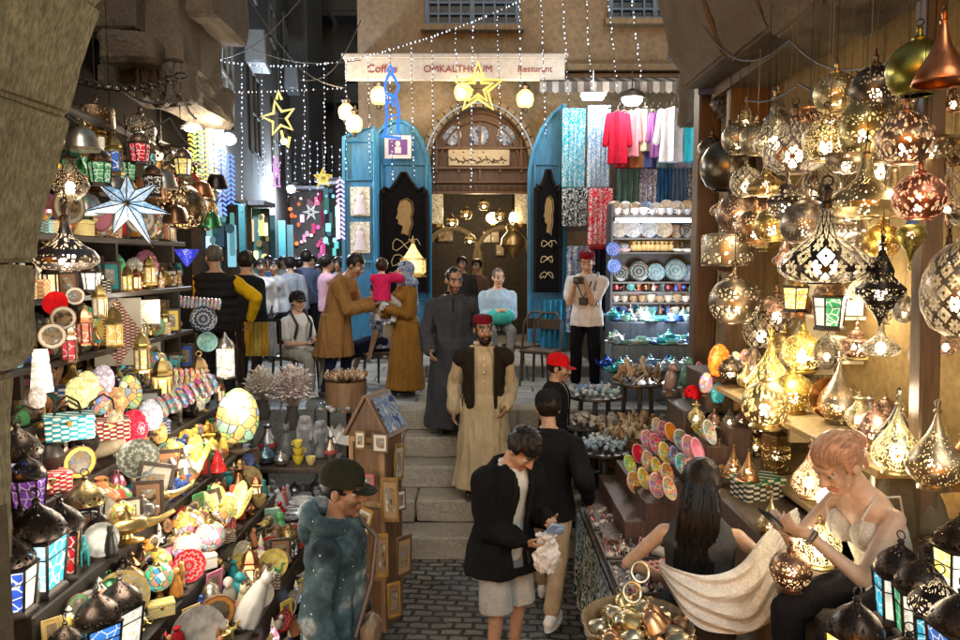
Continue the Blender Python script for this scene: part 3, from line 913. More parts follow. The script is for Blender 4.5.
def board(label, px0, py0, px1, py1, Y, seed):
 a, b = P(px0, py1, Y), P(px1, py0, Y)
 w, h = b.x - a.x, b.z - a.z
 t = thing('menu_board', label, 'board', ((a.x + b.x) / 2, Y, a.z))
 out = [(-w / 2, 0), (w / 2, 0), (w / 2, h * .82), (w * .42, h * .88), (w * .3, h * .86), (w * .15, h * .93), (.03, h), (-.03, h), (-w * .15, h * .93), (-w * .3, h * .86), (-w * .42, h * .88), (-w / 2, h * .82)]
 m = MB(); m.prism(out, 0, .04); obj('panel', m, MAT['cloth'], t, (.006, .006, .007), smooth=False)
 m = MB(); m.tube([(x, -.01, z) for x, z in out], .03, 5, closed=True)
 for x in (-w * .46, w * .46): m.ell((x, -.02, h * .84), (.05, .03, .05), 8, 5)
 obj('carved_frame', m, MAT['cloth'], t, (.012, .01, .009))
 m = MB()   # gold script and profile
 s = w / .75
 pr = [(-.05, .5), (-.02, .56), (-.1, .585), (-.09, .61), (-.13, .625), (-.1, .66), (-.1, .7), (-.06, .76), (.03, .78), (.11, .75), (.13, .68), (.1, .63), (.12, .58), (.08, .53), (.06, .48)]
 m.prism([(x * s, z * h) for x, z in pr], -.012, -.004)
 m.tube([(x * s * 1.12 + .01, -.013, (z - .64) * h * 1.08 + .64 * h) for x, z in pr], .006, 4)
 obj('gold_profile', m, MAT['paint'], t, (.22, .14, .05), smooth=False)
 m = MB()
 for i in range(3):
  zz = h * (.4 - .13 * i)
  m.tube([((.26 * math.cos(k * .55 + i) * (1 - k * .045)) * s, -.014, zz + .1 * math.sin(k * 1.1 + i * 1.7) * s) for k in range(14)], .007, 5)
 obj('script', m, MAT['paint'], t, (.45, .36, .2))
board('black ornate board with gold profile and script on the left door', 382, 173, 427, 292, 11.5, 1)
board('black ornate board with gold profile and script on the right door', 535, 170, 561, 292, 11.4, 2)
def globe(label, px, py, Y, r=.14, e=1.0):
 t = thing('wall_lamp', label, 'lamp', P(px, py, Y))
 m = MB(); m.lathe([(.05, -r * 1.0), (r * .8, -r * .75), (r, -.1 * r), (r * .93, r * .5), (r * .5, r * .95), (.05, r * 1.05)], 16); obj('globe', m, MAT['milk'], t, (1, .66, .24, e))
 m = MB(); m.lathe([(.06, r), (.08, r + .05), (.02, r + .1)], 10); m.lathe([(.03, -r - .06), (.05, -r)], 10)
 m.tube([(0, 0, r + .08), (0, .1, r + .16), (0, .3, r + .1), (0, .42, r)], .015, 6)
 obj('bracket', m, MAT['dark_metal'], t)
 lamp('wall_lamp_light', P(px, py, Y - .25), 16, (1, .72, .4), .14)
globe('round amber lamp left of the neon star under the cafe sign', 379, 96, 11.5)
globe('round amber lamp partly behind the neon star', 463, 92, 11.5)
globe('round amber lamp right of the neon star under the sign', 525, 99, 11.5)
globe('upper amber globe on the cafe corner by the alley', 346, 112, 11.2, .12)
globe('lower amber globe on the cafe corner by the alley', 354, 124, 11.0, .13)
lamp('cafe_inside_light', P(480, 225, 14.2), 60, (1, .75, .42), .3)
t = thing('chandelier', 'big brass tiered lantern hanging inside the cafe doorway', 'lamp', P(513, 238, 12.7))
m = MB(); m.lathe([(.03, -.35), (.12, -.25), (.22, -.12), (.2, .0), (.1, .12), (.13, .2), (.05, .3), (.02, .5)], 14); obj('body', m, MAT['p_dots'], t, (.6, .42, .18))
m = MB(); m.ell((0, 0, .34), (.07, .07, .12), 10, 6); obj('bulb', m, MAT['bulb'], t, (1, .8, .5, .15))
m = MB(); m.cone((0, 0, .5), (0, 0, 1.4), .012, .012, 5); obj('chain', m, MAT['dark_metal'], t)
t = thing('floor_lamp', 'tall floor lamp with glowing pierced lantern top behind the woman in hijab', 'lamp', (P(413, 250, 9.6).x, 9.6, 1.1))
m = MB(); m.lathe([(.17, 0), (.17, .03), (.05, .06), (.025, .12), (.02, .6), (.035, .65), (.02, .7), (.02, 1.35), (.05, 1.4)], 12); obj('stand', m, MAT['metal'], t, (.35, .26, .12))
m = MB(); m.lathe([(.12, 1.42), (.17, 1.46), (.17, 1.62), (.13, 1.66), (.06, 1.76), (.02, 1.84)], 8); obj('lantern', m, MAT['speckle'], t, (.9, .62, .2, .9))
m = MB(); m.lathe([(.02, 1.84), (.03, 1.87), (.005, 1.95)], 8); m.lathe([(.18, 1.4), (.18, 1.43)], 8); m.lathe([(.18, 1.63), (.18, 1.65)], 8); obj('finial', m, MAT['metal'], t, (.5, .36, .15))
lamp('floor_lamp_light', (P(413, 250, 9.6).x + .0, 9.25, 2.75), 9, (1, .8, .5), .1)
def drape(name, label, cat, px0, py0, px1, py1, Y, mat, col, group=None, folds=5, amp=.03, fringe=True):
 a, b = P(px0, py1, Y), P(px1, py0, Y)
 t = thing(name, label, cat, ((a.x + b.x) / 2, Y, b.z), 0, group)
 w, h = b.x - a.x, b.z - a.z
 m = MB()
 n, k = 24, 10
 for side in (0, 1):
  pass
 vs, fs = [], []
 for j in range(k + 1):
  for i in range(n + 1):
   u = i / n
   vs.append((-w / 2 + w * u, amp * math.sin(u * folds * 2 * PI + j * .12) * (.5 + .5 * j / k) + .01 * math.sin(j + u * 9), -h * j / k))
 N = (n + 1) * (k + 1)
 vs += [(x, y + .008, z) for x, y, z in vs]
 for j in range(k):
  for i in range(n):
   q = j * (n + 1) + i
   fs += [(q, q + 1, q + n + 2, q + n + 1), (q + N, q + n + 1 + N, q + n + 2 + N, q + 1 + N)]
 m.add(vs, fs)
 obj('cloth', m, MAT[mat], t, col)
 if fringe:
  m = MB()
  for i in range(22):
   x = -w / 2 + w * (i + .5) / 22
   m.box((x, amp * .5 * math.sin((i + .5) / 22 * folds * 2 * PI), -h - .04), (.006, .006, .08))
  obj('fringe', m, MAT['cloth'], t, col)
 return t
drape('scarf', 'bright teal patterned scarf hanging beside the blue door', 'scarf', 562, 108, 586, 187, 11.3, 'paisley', (.01, .3, .42))
drape('scarf', 'grey blue patterned scarf hanging next to the teal one', 'scarf', 587, 105, 611, 187, 11.2, 'paisley', (.16, .26, .38))
drape('scarf', 'black and white patterned scarf below the teal one', 'scarf', 562, 188, 588, 226, 11.2, 'paisley', (.015, .02, .025))
drape('scarf', 'red and white patterned scarf below the grey blue one', 'scarf', 588, 188, 613, 244, 11.1, 'paisley', (.6, .015, .04))
drape('cloth_hanging', 'dark blue patterned cloth hanging under the black and white scarf behind the photographer', 'cloth', 566, 246, 590, 332, 11.25, 'floral', (.1, .1, .2), None, 4, .03, False)
drape('cloth_hanging', 'black cloth hanging under the red scarf behind the photographer', 'cloth', 590, 247, 612, 330, 11.2, 'cloth', (.012, .014, .025), None, 4, .03, False)
drape('cloth_hanging', 'bright blue cloth draped over a low stand left of the photographer', 'cloth', 541, 300, 562, 350, 9.6, 'cloth', (.03, .2, .36), None, 4, .04, False)
def shirt(label, px, py0, py1, w, Y, col, name='shirt', cat='shirt', long=False):
 b = P(px, py0, Y); h = (py1 - py0) * pxm(Y); w = w * pxm(Y)
 t = thing(name, label, cat, (b.x, Y, b.z))
 m = MB()
 rs = []
 for z, hw in ((0, .16), (-.05, .46), (-.2, .5), (-.55, .46), (-1, .5)):
  rs.append([V((hw * w * math.cos(2 * PI * i / 16), .09 * math.sin(2 * PI * i / 16) * (1 + .5 * math.sin(i * 2.2)), z * h)) for i in range(16)])
 m.loft(rs)
 obj('body', m, MAT['cloth'], t, col)
 for s in (-1, 1):
  m = MB(); m.caps((s * w * .42, 0, -.08 * h), (s * w * .6, .02, -.62 * h), .08 * w + .03, .06 * w + .03); obj('sleeve', m, MAT['cloth'], t, col)
 m = MB(); m.tube([(-w * .4, 0, -.04), (0, 0, .03), (w * .4, 0, -.04)], .012, 5); m.tube([(0, 0, .03), (0, 0, .09), (.03, 0, .11), (.03, 0, .14)], .006, 5); obj('hanger', m, MAT['wire'], t)
 return t
shirt('crimson long shirt hanging leftmost under the bright shop lamp', 618, 112, 162, 20, 10.7, (.36, .01, .03))
shirt('pink shirt hanging beside the crimson one', 631, 112, 155, 16, 10.9, (.6, .2, .25))
shirt('cream shirt hanging directly below the bright shop lamp', 645, 108, 150, 17, 11.0, (.42, .38, .3))
shirt('purple shirt hanging between the cream and white ones', 658, 112, 156, 15, 10.7, (.16, .06, .18))
shirt('white embroidered shirt hanging in the middle of the clothes row', 672, 108, 160, 24, 10.5, (.5, .5, .54))
shirt('turquoise shirt hanging at the end of the clothes row', 692, 118, 160, 18, 10.5, (.04, .42, .55))
for px, c, nm in ((624, (.22, .02, .02), 'maroon'), (638, (.3, .12, .05), 'rust coloured'), (651, (.05, .06, .16), 'navy'), (665, (.12, .2, .22), 'slate green'), (683, (.3, .28, .36), 'pale lilac'), (700, (.03, .2, .28), 'dark teal')):
 shirt(nm + ' shirt hanging half hidden in the second row of clothes', px, 112, 166, 18, 11.05, c)
m = MB(); m.cone(P(608, 108, 10.8), P(704, 108, 10.6), .012, .012, 5)
tag(obj('clothes_rail', m, MAT['dark_metal']), 'thin rail carrying the row of hanging shirts', 'rail')
for i, (a, b, c, mt) in enumerate(((616, 640, (.07, .13, .12), 'cloth'), (638, 658, (.14, .13, .26), 'paisley'), (656, 672, (.03, .12, .3), 'cloth'), (670, 688, (.1, .17, .3), 'cloth'), (686, 704, (.06, .06, .14), 'paisley'))):
 drape('skirt', ['grey green', 'lilac patterned', 'deep blue', 'denim blue', 'dark violet patterned'][i] + ' skirt hanging below the row of shirts', 'skirt', a, 160, b, 216, 11.2, mt, c, 'skirts below the shirts', 4, .04, False)
t = thing('shop_lamp', 'bright bare floodlamp shining above the hanging clothes', 'lamp', P(632, 100, 10.9))
m = MB(); m.ell((0, 0, 0), (.15, .1, .09), 12, 6); obj('bulb', m, MAT['bulb'], t, (1, .95, .82, 1.0))
m = MB(); m.lathe([(.2, .02), (.17, .1), (.05, .16)], 12); m.cone((0, 0, .15), (0, 0, .45), .012, .012, 5); obj('reflector', m, MAT['dark_metal'], t)
lamp('shop_lamp_light', P(632, 104, 10.35), 42, (1, .93, .8), .2)
t = thing('shop_lamp', 'cool white tube lamp fixed over the teal scarf', 'lamp', P(593, 98, 10.9))
m = MB(); m.box((0, 0, 0), (.32, .1, .05), bev=.02); obj('bulb', m, MAT['bulb'], t, (.75, .95, 1, .4))
m = MB(); m.box((0, 0, .05), (.38, .16, .05), bev=.01); m.cone((0, 0, .06), (0, 0, .4), .01, .01, 5); obj('reflector', m, MAT['paint'], t, (.3, .32, .34))
lamp('tube_lamp_light', P(593, 102, 10.6), 20, (.75, .92, 1), .15)
def dots_line(pts, step, r, m):
 for a, b in zip(pts, pts[1:]):
  a, b = V(a), V(b)
  n = max(1, int((b - a).length / step))
  for i in range(n):
   if rnd.random() < .06: continue
   q = r * rnd.uniform(.6, 1.25)
   m.ell(a.lerp(b, (i + rnd.uniform(-.3, .3)) / n) + V((rnd.uniform(-.9, .9) * r, 0, 0)), (q, q, q * 1.5), 5, 3)
def light_string(label, pts, col, group=None, step=.06, r=.0085, name='light_string'):
 t = thing(name, label, 'light string', pts[0], 0, group)
 q = [V(p) - V(pts[0]) for p in pts]
 m = MB(); m.tube(q, .004, 3); obj('wire', m, MAT['wire'], t)
 m = MB(); dots_line(q, step, r, m)
 obj('lights', m, MAT['led'], t, col)
cab = [(185, 54), (225, 62), (262, 66), (304, 66), (346, 61), (390, 50), (431, 37), (475, 21), (520, 1), (560, -20)]
def cy(px):
 for (a, b), (c, d) in zip(cab, cab[1:]):
  if a <= px <= c: return b + (d - b) * (px - a) / (c - a)
light_string('main swooping light cable from the corbel up across the cafe sign', [P(a, b, 9.4) for a, b in cab], (.8, .88, 1, .35), None, .05)
names = iter(ORD[1:])
for px, y1, dx in ((203, 190, 0), (221, 180, 0), (242, 214, 0), (262, 176, 1), (281, 96, 0), (304, 184, 1), (324, 180, 1), (346, 172, 0), (368, 176, 2), (389, 184, 4), (411, 180, 3), (432, 191, 2), (455, 134, 4), (473, 191, -2), (497, 146, 4)):
 light_string(f'{next(names)} white light strand from the corbel hanging off the swooping cable', [P(px, cy(px), 9.4), P(px + dx, y1, 9.4)], (.78, .88, 1, .3), 'hanging light strands')
for px, y1, dx, w in ((519, 139, 3, 'ending over the right arch lamp'), (541, 139, 5, 'ending over the blue door'), (563, 109, 6, 'ending over the teal scarf'), (586, 92, 6, 'ending at the tube lamp'), (608, 92, 10, 'ending left of the floodlamp'), (632, 86, 10, 'ending over the white shirt')):
 light_string('white light strand from above ' + w, [P(px - dx, -60, 8.6), P(px, 0, 8.6), P(px + dx, y1, 8.6)], (.78, .88, 1, .3), 'hanging light strands')
light_string('lower light cable crossing the alley below the main one', [P(185, 86, 10), P(225, 92, 10), (P(262, 92, 10)), P(346, 88, 10)], (1, .85, .8, .3))
for i in range(15):
 px = 236 + i * 7.4
 light_string(f'{ORD[i + 1]} thin icicle strand in the far light curtain', [P(px, 146 + 6 * math.sin(i * .5), 14), P(px, 192 + 16 * math.sin(i * 1.9), 14)], (.55, .62, 1, .3), 'far icicle light curtain', .12, .014)
gcols = [((1, .7, .1, .4), 187, 55, 212, 'yellow'), ((.5, .95, .2, .4), 195, 62, 205, 'lime'), ((1, .75, .15, .4), 203, 88, 208, 'golden'), ((.9, .85, .4, .4), 212, 96, 190, 'pale gold'), ((.12, .2, 1, .5), 221, 150, 216, 'deep blue'), ((.08, .18, 1, .5), 230, 155, 205, 'bright blue'), ((.7, .4, 1, .4), 340, 180, 240, 'violet')]
for col, px, a, b, w in gcols:
 p0 = P(px, a, 8.9)
 t = thing('garland', f'{w} chevron light garland hanging at the mouth of the alley', 'garland', p0, R(-10), 'chevron garlands')
 h = (b - a) * pxm(8.9)
 m = MB(); m.cone((0, 0, 0), (0, 0, -h), .006, .006, 4); obj('wire', m, MAT['wire'], t)
 m = MB()
 n = int(h / .055)
 for i in range(n):
  z = -h * i / n
  for s in (-1, 1):
   m.box((s * .028, 0, z - .012), (.058, .012, .018), RY(s * .7))
 obj('lights', m, MAT['led'], t, col)
def neon(name, label, px, py, Y, col, paths, sc, r=.012, rz=0):
 t = thing(name, label, 'neon light', P(px, py, Y), rz)
 s = sc * pxm(Y)
 m = MB()
 for pts, cl in paths: m.tube([(x * s, 0, z * s) for x, z in pts], r, 6, closed=cl)
 obj('tube', m, MAT['neon'], t, col)
 m = MB()
 xs = [p[0] for pt, c in paths for p in pt]; zs = [p[1] for pt, c in paths for p in pt]
 m.cone((0, .02, max(zs) * s), (0, .02, max(zs) * s + .5), .004, .004, 4)
 m.tube([(min(xs) * s * .5, .02, 0), (max(xs) * s * .5, .02, 0)], .005, 4)
 obj('holder', m, MAT['wire'], t)
 return t
def star(r0, r1, a0=PI / 2, n=5): return [((r0 if i % 2 == 0 else r1) * math.cos(a0 + i * PI / n), (r0 if i % 2 == 0 else r1) * math.sin(a0 + i * PI / n)) for i in range(2 * n)]
neon('neon_star', 'large yellow double outlined neon star in front of the cafe sign', 478, 88, 9.2, (1, .72, .16, 1.5), [(star(25, 10), True), (star(15, 6), True)], 1, .022)
neon('neon_star', 'yellow neon star with a white trailing tip hanging over the alley', 279, 118, 9.6, (1, .78, .25, 1.4), [(star(17, 7, 1.8), True), ([(-2, 18), (0, 26), (3, 18)], False), ([(2, -12), (4, -22), (8, -28), (10, -18)], False)], 1, .02)
neon('neon_star', 'small yellow neon star deep in the alley', 323, 178, 13, (1, .75, .15, .95), [(star(9, 4), True), (star(4.5, 2), True)], 1, .022)
fig = [([(-3, 36), (0, 41), (3, 36), (0, 32)], True), ([(-2, 32), (-6, 22), (-5, 14), (4, 12), (8, 20), (2, 32)], True), ([(-5, 12), (5, 10), (8, -6), (-4, -8)], True), ([(-4, -8), (-6, -24), (-10, -27), (10, -29), (7, -24), (7, -8)], False), ([(-3, 4), (0, 9), (3, 2)], False)]
neon('neon_lantern', 'blue neon lantern outline hanging before the blue door', 391, 108, 9.3, (.05, .2, 1, 1.6), fig, 1, .02)
neon('neon_lantern', 'pink and blue neon lantern outline deep in the alley', 276, 174, 12, (.95, .45, 1, .9), fig, .42, .016)
neon('neon_lantern', 'green white neon lantern outline beside the chevron garlands', 195, 100, 8.8, (.45, 1, .75, .9), fig, .5, .016)
neon('neon_star', 'white snowflake light glowing among the far shop goods', 311, 212, 15, (.85, .95, 1, 1.0), [(star(8, 2, 0, 6), True)], 1, .02)
for px, py, Y, e, lab in ((229, 139, 11, .9, 'glaring white floodlamp on the alley wall beside the garlands'), (291, 189, 17, 1.2, 'glaring white lamp far down the alley above the crowd'), (284, 141, 10.5, .35, 'small greenish bulb hanging under the slanted neon star')):
 t = thing('flood_lamp', lab, 'lamp', P(px, py, Y))
 r = .09 if e > .5 else .05
 m = MB(); m.ell((0, 0, 0), (r, r * .7, r), 10, 6); obj('bulb', m, MAT['bulb'], t, (.85, .95, 1, e) if e > .5 else (.5, 1, .75, .5))
 m = MB(); m.lathe([(r * 1.3, 0), (r * 1.2, .1), (.03, .16)], 10, rot=RX(-.9)); m.cone((0, .1, .08), (-.1, .5, .3), .015, .015, 5); obj('housing', m, MAT['dark_metal'], t)
 if e > .5: lamp('flood_light', P(px + 4, py + 3, Y - .3), 200 if Y < 12 else 420, (.72, .86, 1), .12)
a = P(190, 118, 6.2)
t = thing('street_lamp', 'white curved pipe arm with a lamp head over the lantern stall', 'street lamp', a)
m = MB(); m.tube([P(146, 94, 6.0) - a, P(160, 95, 6.05) - a, P(178, 95, 6.15) - a, P(187, 101, 6.2) - a, P(190, 110, 6.2) - a], .028, 8); obj('arm', m, MAT['paint'], t, (.5, .5, .47))
m = MB(); m.lathe([(.03, .06), (.05, .0), (.09, -.07), (.08, -.09)], 12); obj('head', m, MAT['paint'], t, (.35, .35, .33))
m = MB(); m.ell((0, 0, -.085), (.055, .055, .03), 10, 6); obj('bulb', m, MAT['bulb'], t, (1, .9, .75, .35))  # lit bulb added; the lamp head itself looks unlit
lamp('street_fill_light', P(216, 140, 6.0), STREET_FILL, (1, .86, .68), .1)  # added fill for steps and plaza, set off from the lamp head
t = None
rnd.seed(21)
for i, (p, q) in enumerate((((185, 10), (361, 60)), ((185, 60), (300, 0)), ((250, 0), (345, 88)), ((300, 80), (361, 20)), ((222, -20), (222, 66)))):
 a, b = P(*p, 10), P(*q, 11)
 m = MB(); m.tube([a.lerp(b, k / 8) - V((0, 0, .3 * math.sin(PI * k / 8))) for k in range(9)], .008, 4)
 tag(obj('cable', m, MAT['wire']), ['drooping cable from the corbel to the cafe corner', 'cable rising steeply from the corbel over the alley', 'cable descending from above to the amber corner globes', 'short cable rising to the cafe wall', 'vertical cable dropping onto the light strand'][i], 'cable')
for i, pts in enumerate((((700, 20), (740, 60), (790, 40), (850, 70), (960, 20)), ((745, 100), (800, 84), (870, 96), (955, 60)), ((100, 60), (140, 100), (180, 90), (200, 120)), ((60, 110), (110, 128), (170, 118), (200, 150)))):
 q = [P(a, b, 5.6 - 2.6 * (a - 700) / 260 - .1 if a > 400 else 4.9) for a, b in pts]
 m = MB()
 fine = [q[k].lerp(q[k + 1], j / 6) - V((0, 0, .05 * math.sin(PI * j / 6))) for k in range(len(q) - 1) for j in range(6)]
 m.tube(fine, .007, 5)
 tag(obj('cable', m, MAT['wire']), ['loose cable looping over the voussoirs above the brass lamps', 'second loose cable just above the top row of brass lamps', 'loose cable looping under the corbel by the pipe arm', 'lower loose cable above the blue star lantern'][i], 'cable')
def remesh(mb, voxel, smooth=2, it=.5):
 me = mb.mesh('tmp', True)
 o = bpy.data.objects.new('tmp', me)
 COL.objects.link(o)
 r = o.modifiers.new('r', 'REMESH'); r.mode = 'VOXEL'; r.voxel_size = voxel; r.use_smooth_shade = True
 if smooth:
  s = o.modifiers.new('s', 'SMOOTH'); s.factor = it; s.iterations = smooth
 m2 = bpy.data.meshes.new_from_object(o.evaluated_get(bpy.context.evaluated_depsgraph_get()))
 bpy.data.objects.remove(o)
 bpy.data.meshes.remove(me)
 m2.shade_smooth()
 return m2
def displace(me, amp, f=(9, 9, 4), seed=0):
 off = V((seed * 3.7, seed * 1.3, seed * 7.1))
 ns = [v.normal.copy() for v in me.vertices]
 for v, n in zip(me.vertices, ns):
  p = V((v.co.x * f[0], v.co.y * f[1], v.co.z * f[2])) + off
  d = 1 - 2 * abs(noise.noise(p)) - .5
  d += .5 * noise.noise(p * 2.3)
  v.co += n * (amp * d)
 me.update()
def cut(me, fn):
 bm = bmesh.new(); bm.from_mesh(me)
 bmesh.ops.delete(bm, geom=[f for f in bm.faces if fn(f.calc_center_median())], context='FACES')
 bm.to_mesh(me); bm.free()
RINGS = [(-.10, .125, .10), (0, .168, .118), (.13, .142, .105), (.28, .155, .115), (.40, .174, .116), (.455, .152, .098), (.495, .108, .078), (.535, .07, .062)]
class Fig:
 def __init__(s, label, loc, rz, H=1.75, voxel=.01, pz=.93, lean=0., curve=0., twist=0., side=0., head=(0, 0, 0), hl=None, hr=None,
                 fl=None, fr=None, el=None, er=None, kl=None, kr=None, female=False, skin=(.32, .18, .105), hair=(.012, .009, .008), build=1., group=None, cat='person',
                 curl=.5, pl=None, prn=None, stubble=0., hdl=None, hdr=None, headscale=1.11):
  s.vx = voxel; s.female = female; s.skin = skin; s.haircol = hair; s.build = build; s.hs = headscale
  s.root = thing('person', label, cat, loc, rz, group, H / 1.75)
  s.pel = V((0, 0, pz))
  s.sp = []
  p = s.pel.copy()
  n = 30
  for i in range(n + 1):
   z = .62 * i / n
   a = lean + curve * z / .6
   s.sp.append((z, p.copy(), a))
   p = p + V((math.sin(side) * .62 / n, math.sin(a) * .62 / n, math.cos(a) * .62 / n))
  s.twist = twist
  sw = (.185 if not female else .165) * build ** .5
  s.hw = .088 if not female else .09
  c, X, D, U = s.frame(.405)
  s.SL, s.SR = c - X * sw, c + X * sw
  s.HL, s.HR = s.pel + V((-s.hw, 0, 0)), s.pel + V((s.hw, 0, 0))
  s.AL = V(fl) if fl else V((-.11, 0, .09)); s.AR = V(fr) if fr else V((.11, 0, .09))
  s.WL = V(hl) if hl else s.SL + V((-.07, .03, -.53)); s.WR = V(hr) if hr else s.SR + V((.07, .03, -.53))
  s.EL = s.ik(s.SL, s.WL, .29, .26, V(el) if el else V((-.5, -1, -.4))); s.ER = s.ik(s.SR, s.WR, .29, .26, V(er) if er else V((.5, -1, -.4)))
  s.KL = s.ik(s.HL, s.AL, .43, .42, V(kl) if kl else V((-.12, 1, 0))); s.KR = s.ik(s.HR, s.AR, .43, .42, V(kr) if kr else V((.12, 1, 0)))
  nb, X, D, U = s.frame(.53)
  a = s.sp[-1][2]
  s.nb = nb
  s.hm = (Matrix.Rotation(twist + head[1], 3, 'Z') @ Matrix.Rotation(-(a * .55 + head[0]), 3, 'X') @ Matrix.Rotation(head[2], 3, 'Y'))
  s.hc = nb + U * .028 + s.hm @ V((0, .018, .112))
  s.curl = curl; s.stub = stubble
  s.pnl, s.pnr = pl, prn
  s.hdl, s.hdr = hdl, hdr
  s.body()
 def frame(s, z):
  i = min(range(len(s.sp)), key=lambda k: abs(s.sp[k][0] - z))
  if z < 0:
   p, a = s.pel + V((0, 0, z)), s.sp[0][2]
  else:
   _, p, a = s.sp[i]
  tw = s.twist * max(0, min(1, z / .45))
  X = V((math.cos(tw), math.sin(tw), 0))
  U = V((0, math.sin(a), math.cos(a))) if z >= 0 else V((0, 0, 1))
  U = (U - X * U.dot(X)).normalized()
  return p, X, U.cross(X), U
 def ik(s, a, b, l1, l2, pole):
  d = b - a
  L = min(d.length, (l1 + l2) * .995)
  dn = d.normalized()
  if d.length > (l1 + l2) * .995: b.xyz = a + dn * L
  x = (l1 * l1 - l2 * l2 + L * L) / (2 * L)
  h = math.sqrt(max(l1 * l1 - x * x, 0))
  q = pole - dn * pole.dot(dn)
  q = q.normalized() if q.length > 1e-5 else dn.orthogonal().normalized()
  return a + dn * x + q * h
 def torso(s, mb, z0, z1, e, widen=0., flare=0., deep=0.):
  rs = []
  zs = [z for z, _, _ in RINGS if z0 < z < z1] + [z0, z1]
  for z in sorted(zs):
   for (a, w0, d0), (b, w1, d1) in zip(RINGS, RINGS[1:]):
    if a <= z <= b:
     t = (z - a) / (b - a); w, d = w0 + (w1 - w0) * t, d0 + (d1 - d0) * t
     break
   else:
    w, d = (.172, .12) if z < RINGS[0][0] else RINGS[-1][1:]
   if e > .005 and z < 0: w, d = max(w, .176), max(d, .12)
   if s.female:
    w *= {True: .9, False: 1.0}[z > .2] * (.92 if .05 < z < .2 else 1)
   if z < .05: w += flare * (.05 - z); d += flare * (.05 - z)
   bd = s.build if .0 <= z < .45 else 1 + (s.build - 1) * .5
   c, X, D, U = s.frame(z)
   rs.append(mb.ring(c + D * (.03 * (s.build - 1) * 3 if .05 < z < .35 else 0), X * (w * (1 + (bd - 1) * .6) + e + widen), D * (d * bd + e + deep), 20))
  mb.loft(rs)
  if s.female and z1 > .35:
   c, X, D, U = s.frame(.36)
   for q in (-1, 1): mb.ell(c + X * (q * .07) + D * .085, (.062 + e, .05 + e, .06 + e))
 def arm(s, mb, side, e, t1=1.0, e2=None):
  S, E, W = (s.SL, s.EL, s.WL) if side < 0 else (s.SR, s.ER, s.WR)
  e2 = e if e2 is None else e2
  b = .85 if s.female else s.build ** .5
  c, X, D, U = s.frame(.44)
  mb.caps(c + X * side * .06 - U * .015, S, .058 * b + e * .8, .05 * b + e)
  if t1 <= .5:
   q = S.lerp(E, t1 * 2); mb.caps(S, q, .052 * b + e, (.052 - .012 * t1 * 2) * b + e2 + .004); return
  mb.caps(S, E, .052 * b + e, .041 * b + e)
  mb.caps(E, E.lerp(W, t1 * 2 - 1), .041 * b + e, (.041 - .013 * (t1 * 2 - 1)) * b + e2)
 def leg(s, mb, side, e, t1=1.0, e2=None):
  Hp, K, A = (s.HL, s.KL, s.AL) if side < 0 else (s.HR, s.KR, s.AR)
  e2 = e if e2 is None else e2
  mb.caps(Hp + V((0, 0, .0)), K, .088 + e, .056 + (e if t1 > .5 else e2)) if t1 >= .5 else mb.caps(Hp, Hp.lerp(K, t1 * 2), .088 + e, .07 + e2)
  if t1 > .5:
   Q = K.lerp(A, t1 * 2 - 1)
   M = K.lerp(A, min(.3, t1 * 2 - 1))
   back = (K - Hp).cross(V((1, 0, 0)))
   mb.caps(K, Q, .055 + e, (.055 - .016 * (t1 * 2 - 1)) + e2)
   if t1 > .7: mb.caps(K.lerp(A, .15), K.lerp(A, .45), .05 + e, .046 + (e + e2) / 2)
 def hand(s, mb, side):
  E, W = (s.EL, s.WL) if side < 0 else (s.ER, s.WR)
  hd = s.hdl if side < 0 else s.hdr
  d = (W - E).normalized()
  if hd: d = V(hd).normalized()
  pn = (s.pnl if side < 0 else s.pnr)
  pn = V(pn) if pn else V((-side, .15, 0))
  pn = (pn - d * pn.dot(d)).normalized()
  w = d.cross(pn)
  f = 1 if w.dot(V((0, 1, 0))) + .01 * w.z > 0 else -1
  w = w * f                                   # towards the thumb side
  M = Matrix((w, pn, d)).transposed()
  mb.ell(W + d * .048, (.04, .016, .055), 12, 7, M)
  mb.caps(W - d * .02, W + d * .03, .026, .025)
  k = .86 if s.female else 1.
  for i, (o, L) in enumerate(((.029, .072), (.0095, .082), (-.0105, .076), (-.029, .06))):
   r = W + d * (.092 - abs(o) * .25) + w * o
   c1 = s.curl * (.7 + .12 * i)
   d1 = (d * math.cos(c1) + pn * math.sin(c1) + w * o * 1.6).normalized()
   c2 = s.curl * 1.9
   d2 = (d * math.cos(c2) + pn * math.sin(c2)).normalized()
   q = r + d1 * L * .52 * k
   mb.caps(r, q, .0094, .0085, 7, 2); mb.caps(q, q + d2 * L * .48 * k, .0085, .0068, 7, 2)
  r = W + d * .025 + w * .03
  q = r + (d * .62 + w * .72 + pn * .25).normalized() * .042
  mb.caps(r, q, .0125, .0105, 7, 2); mb.caps(q, q + (d * .85 + w * .25 + pn * .4).normalized() * .034, .0105, .008, 7, 2)
 def hp(s, x, y, z): return s.hc + s.hm @ (V((x, y, z)) * s.hs)
 def he(s, mb, c, r): mb.ell(s.hp(*c), tuple(q * s.hs for q in r), 14, 8, s.hm)
 def hc_(s, mb, a, b, ra, rb=None): mb.caps(s.hp(*a), s.hp(*b), ra * s.hs, (rb if rb is not None else ra) * s.hs)
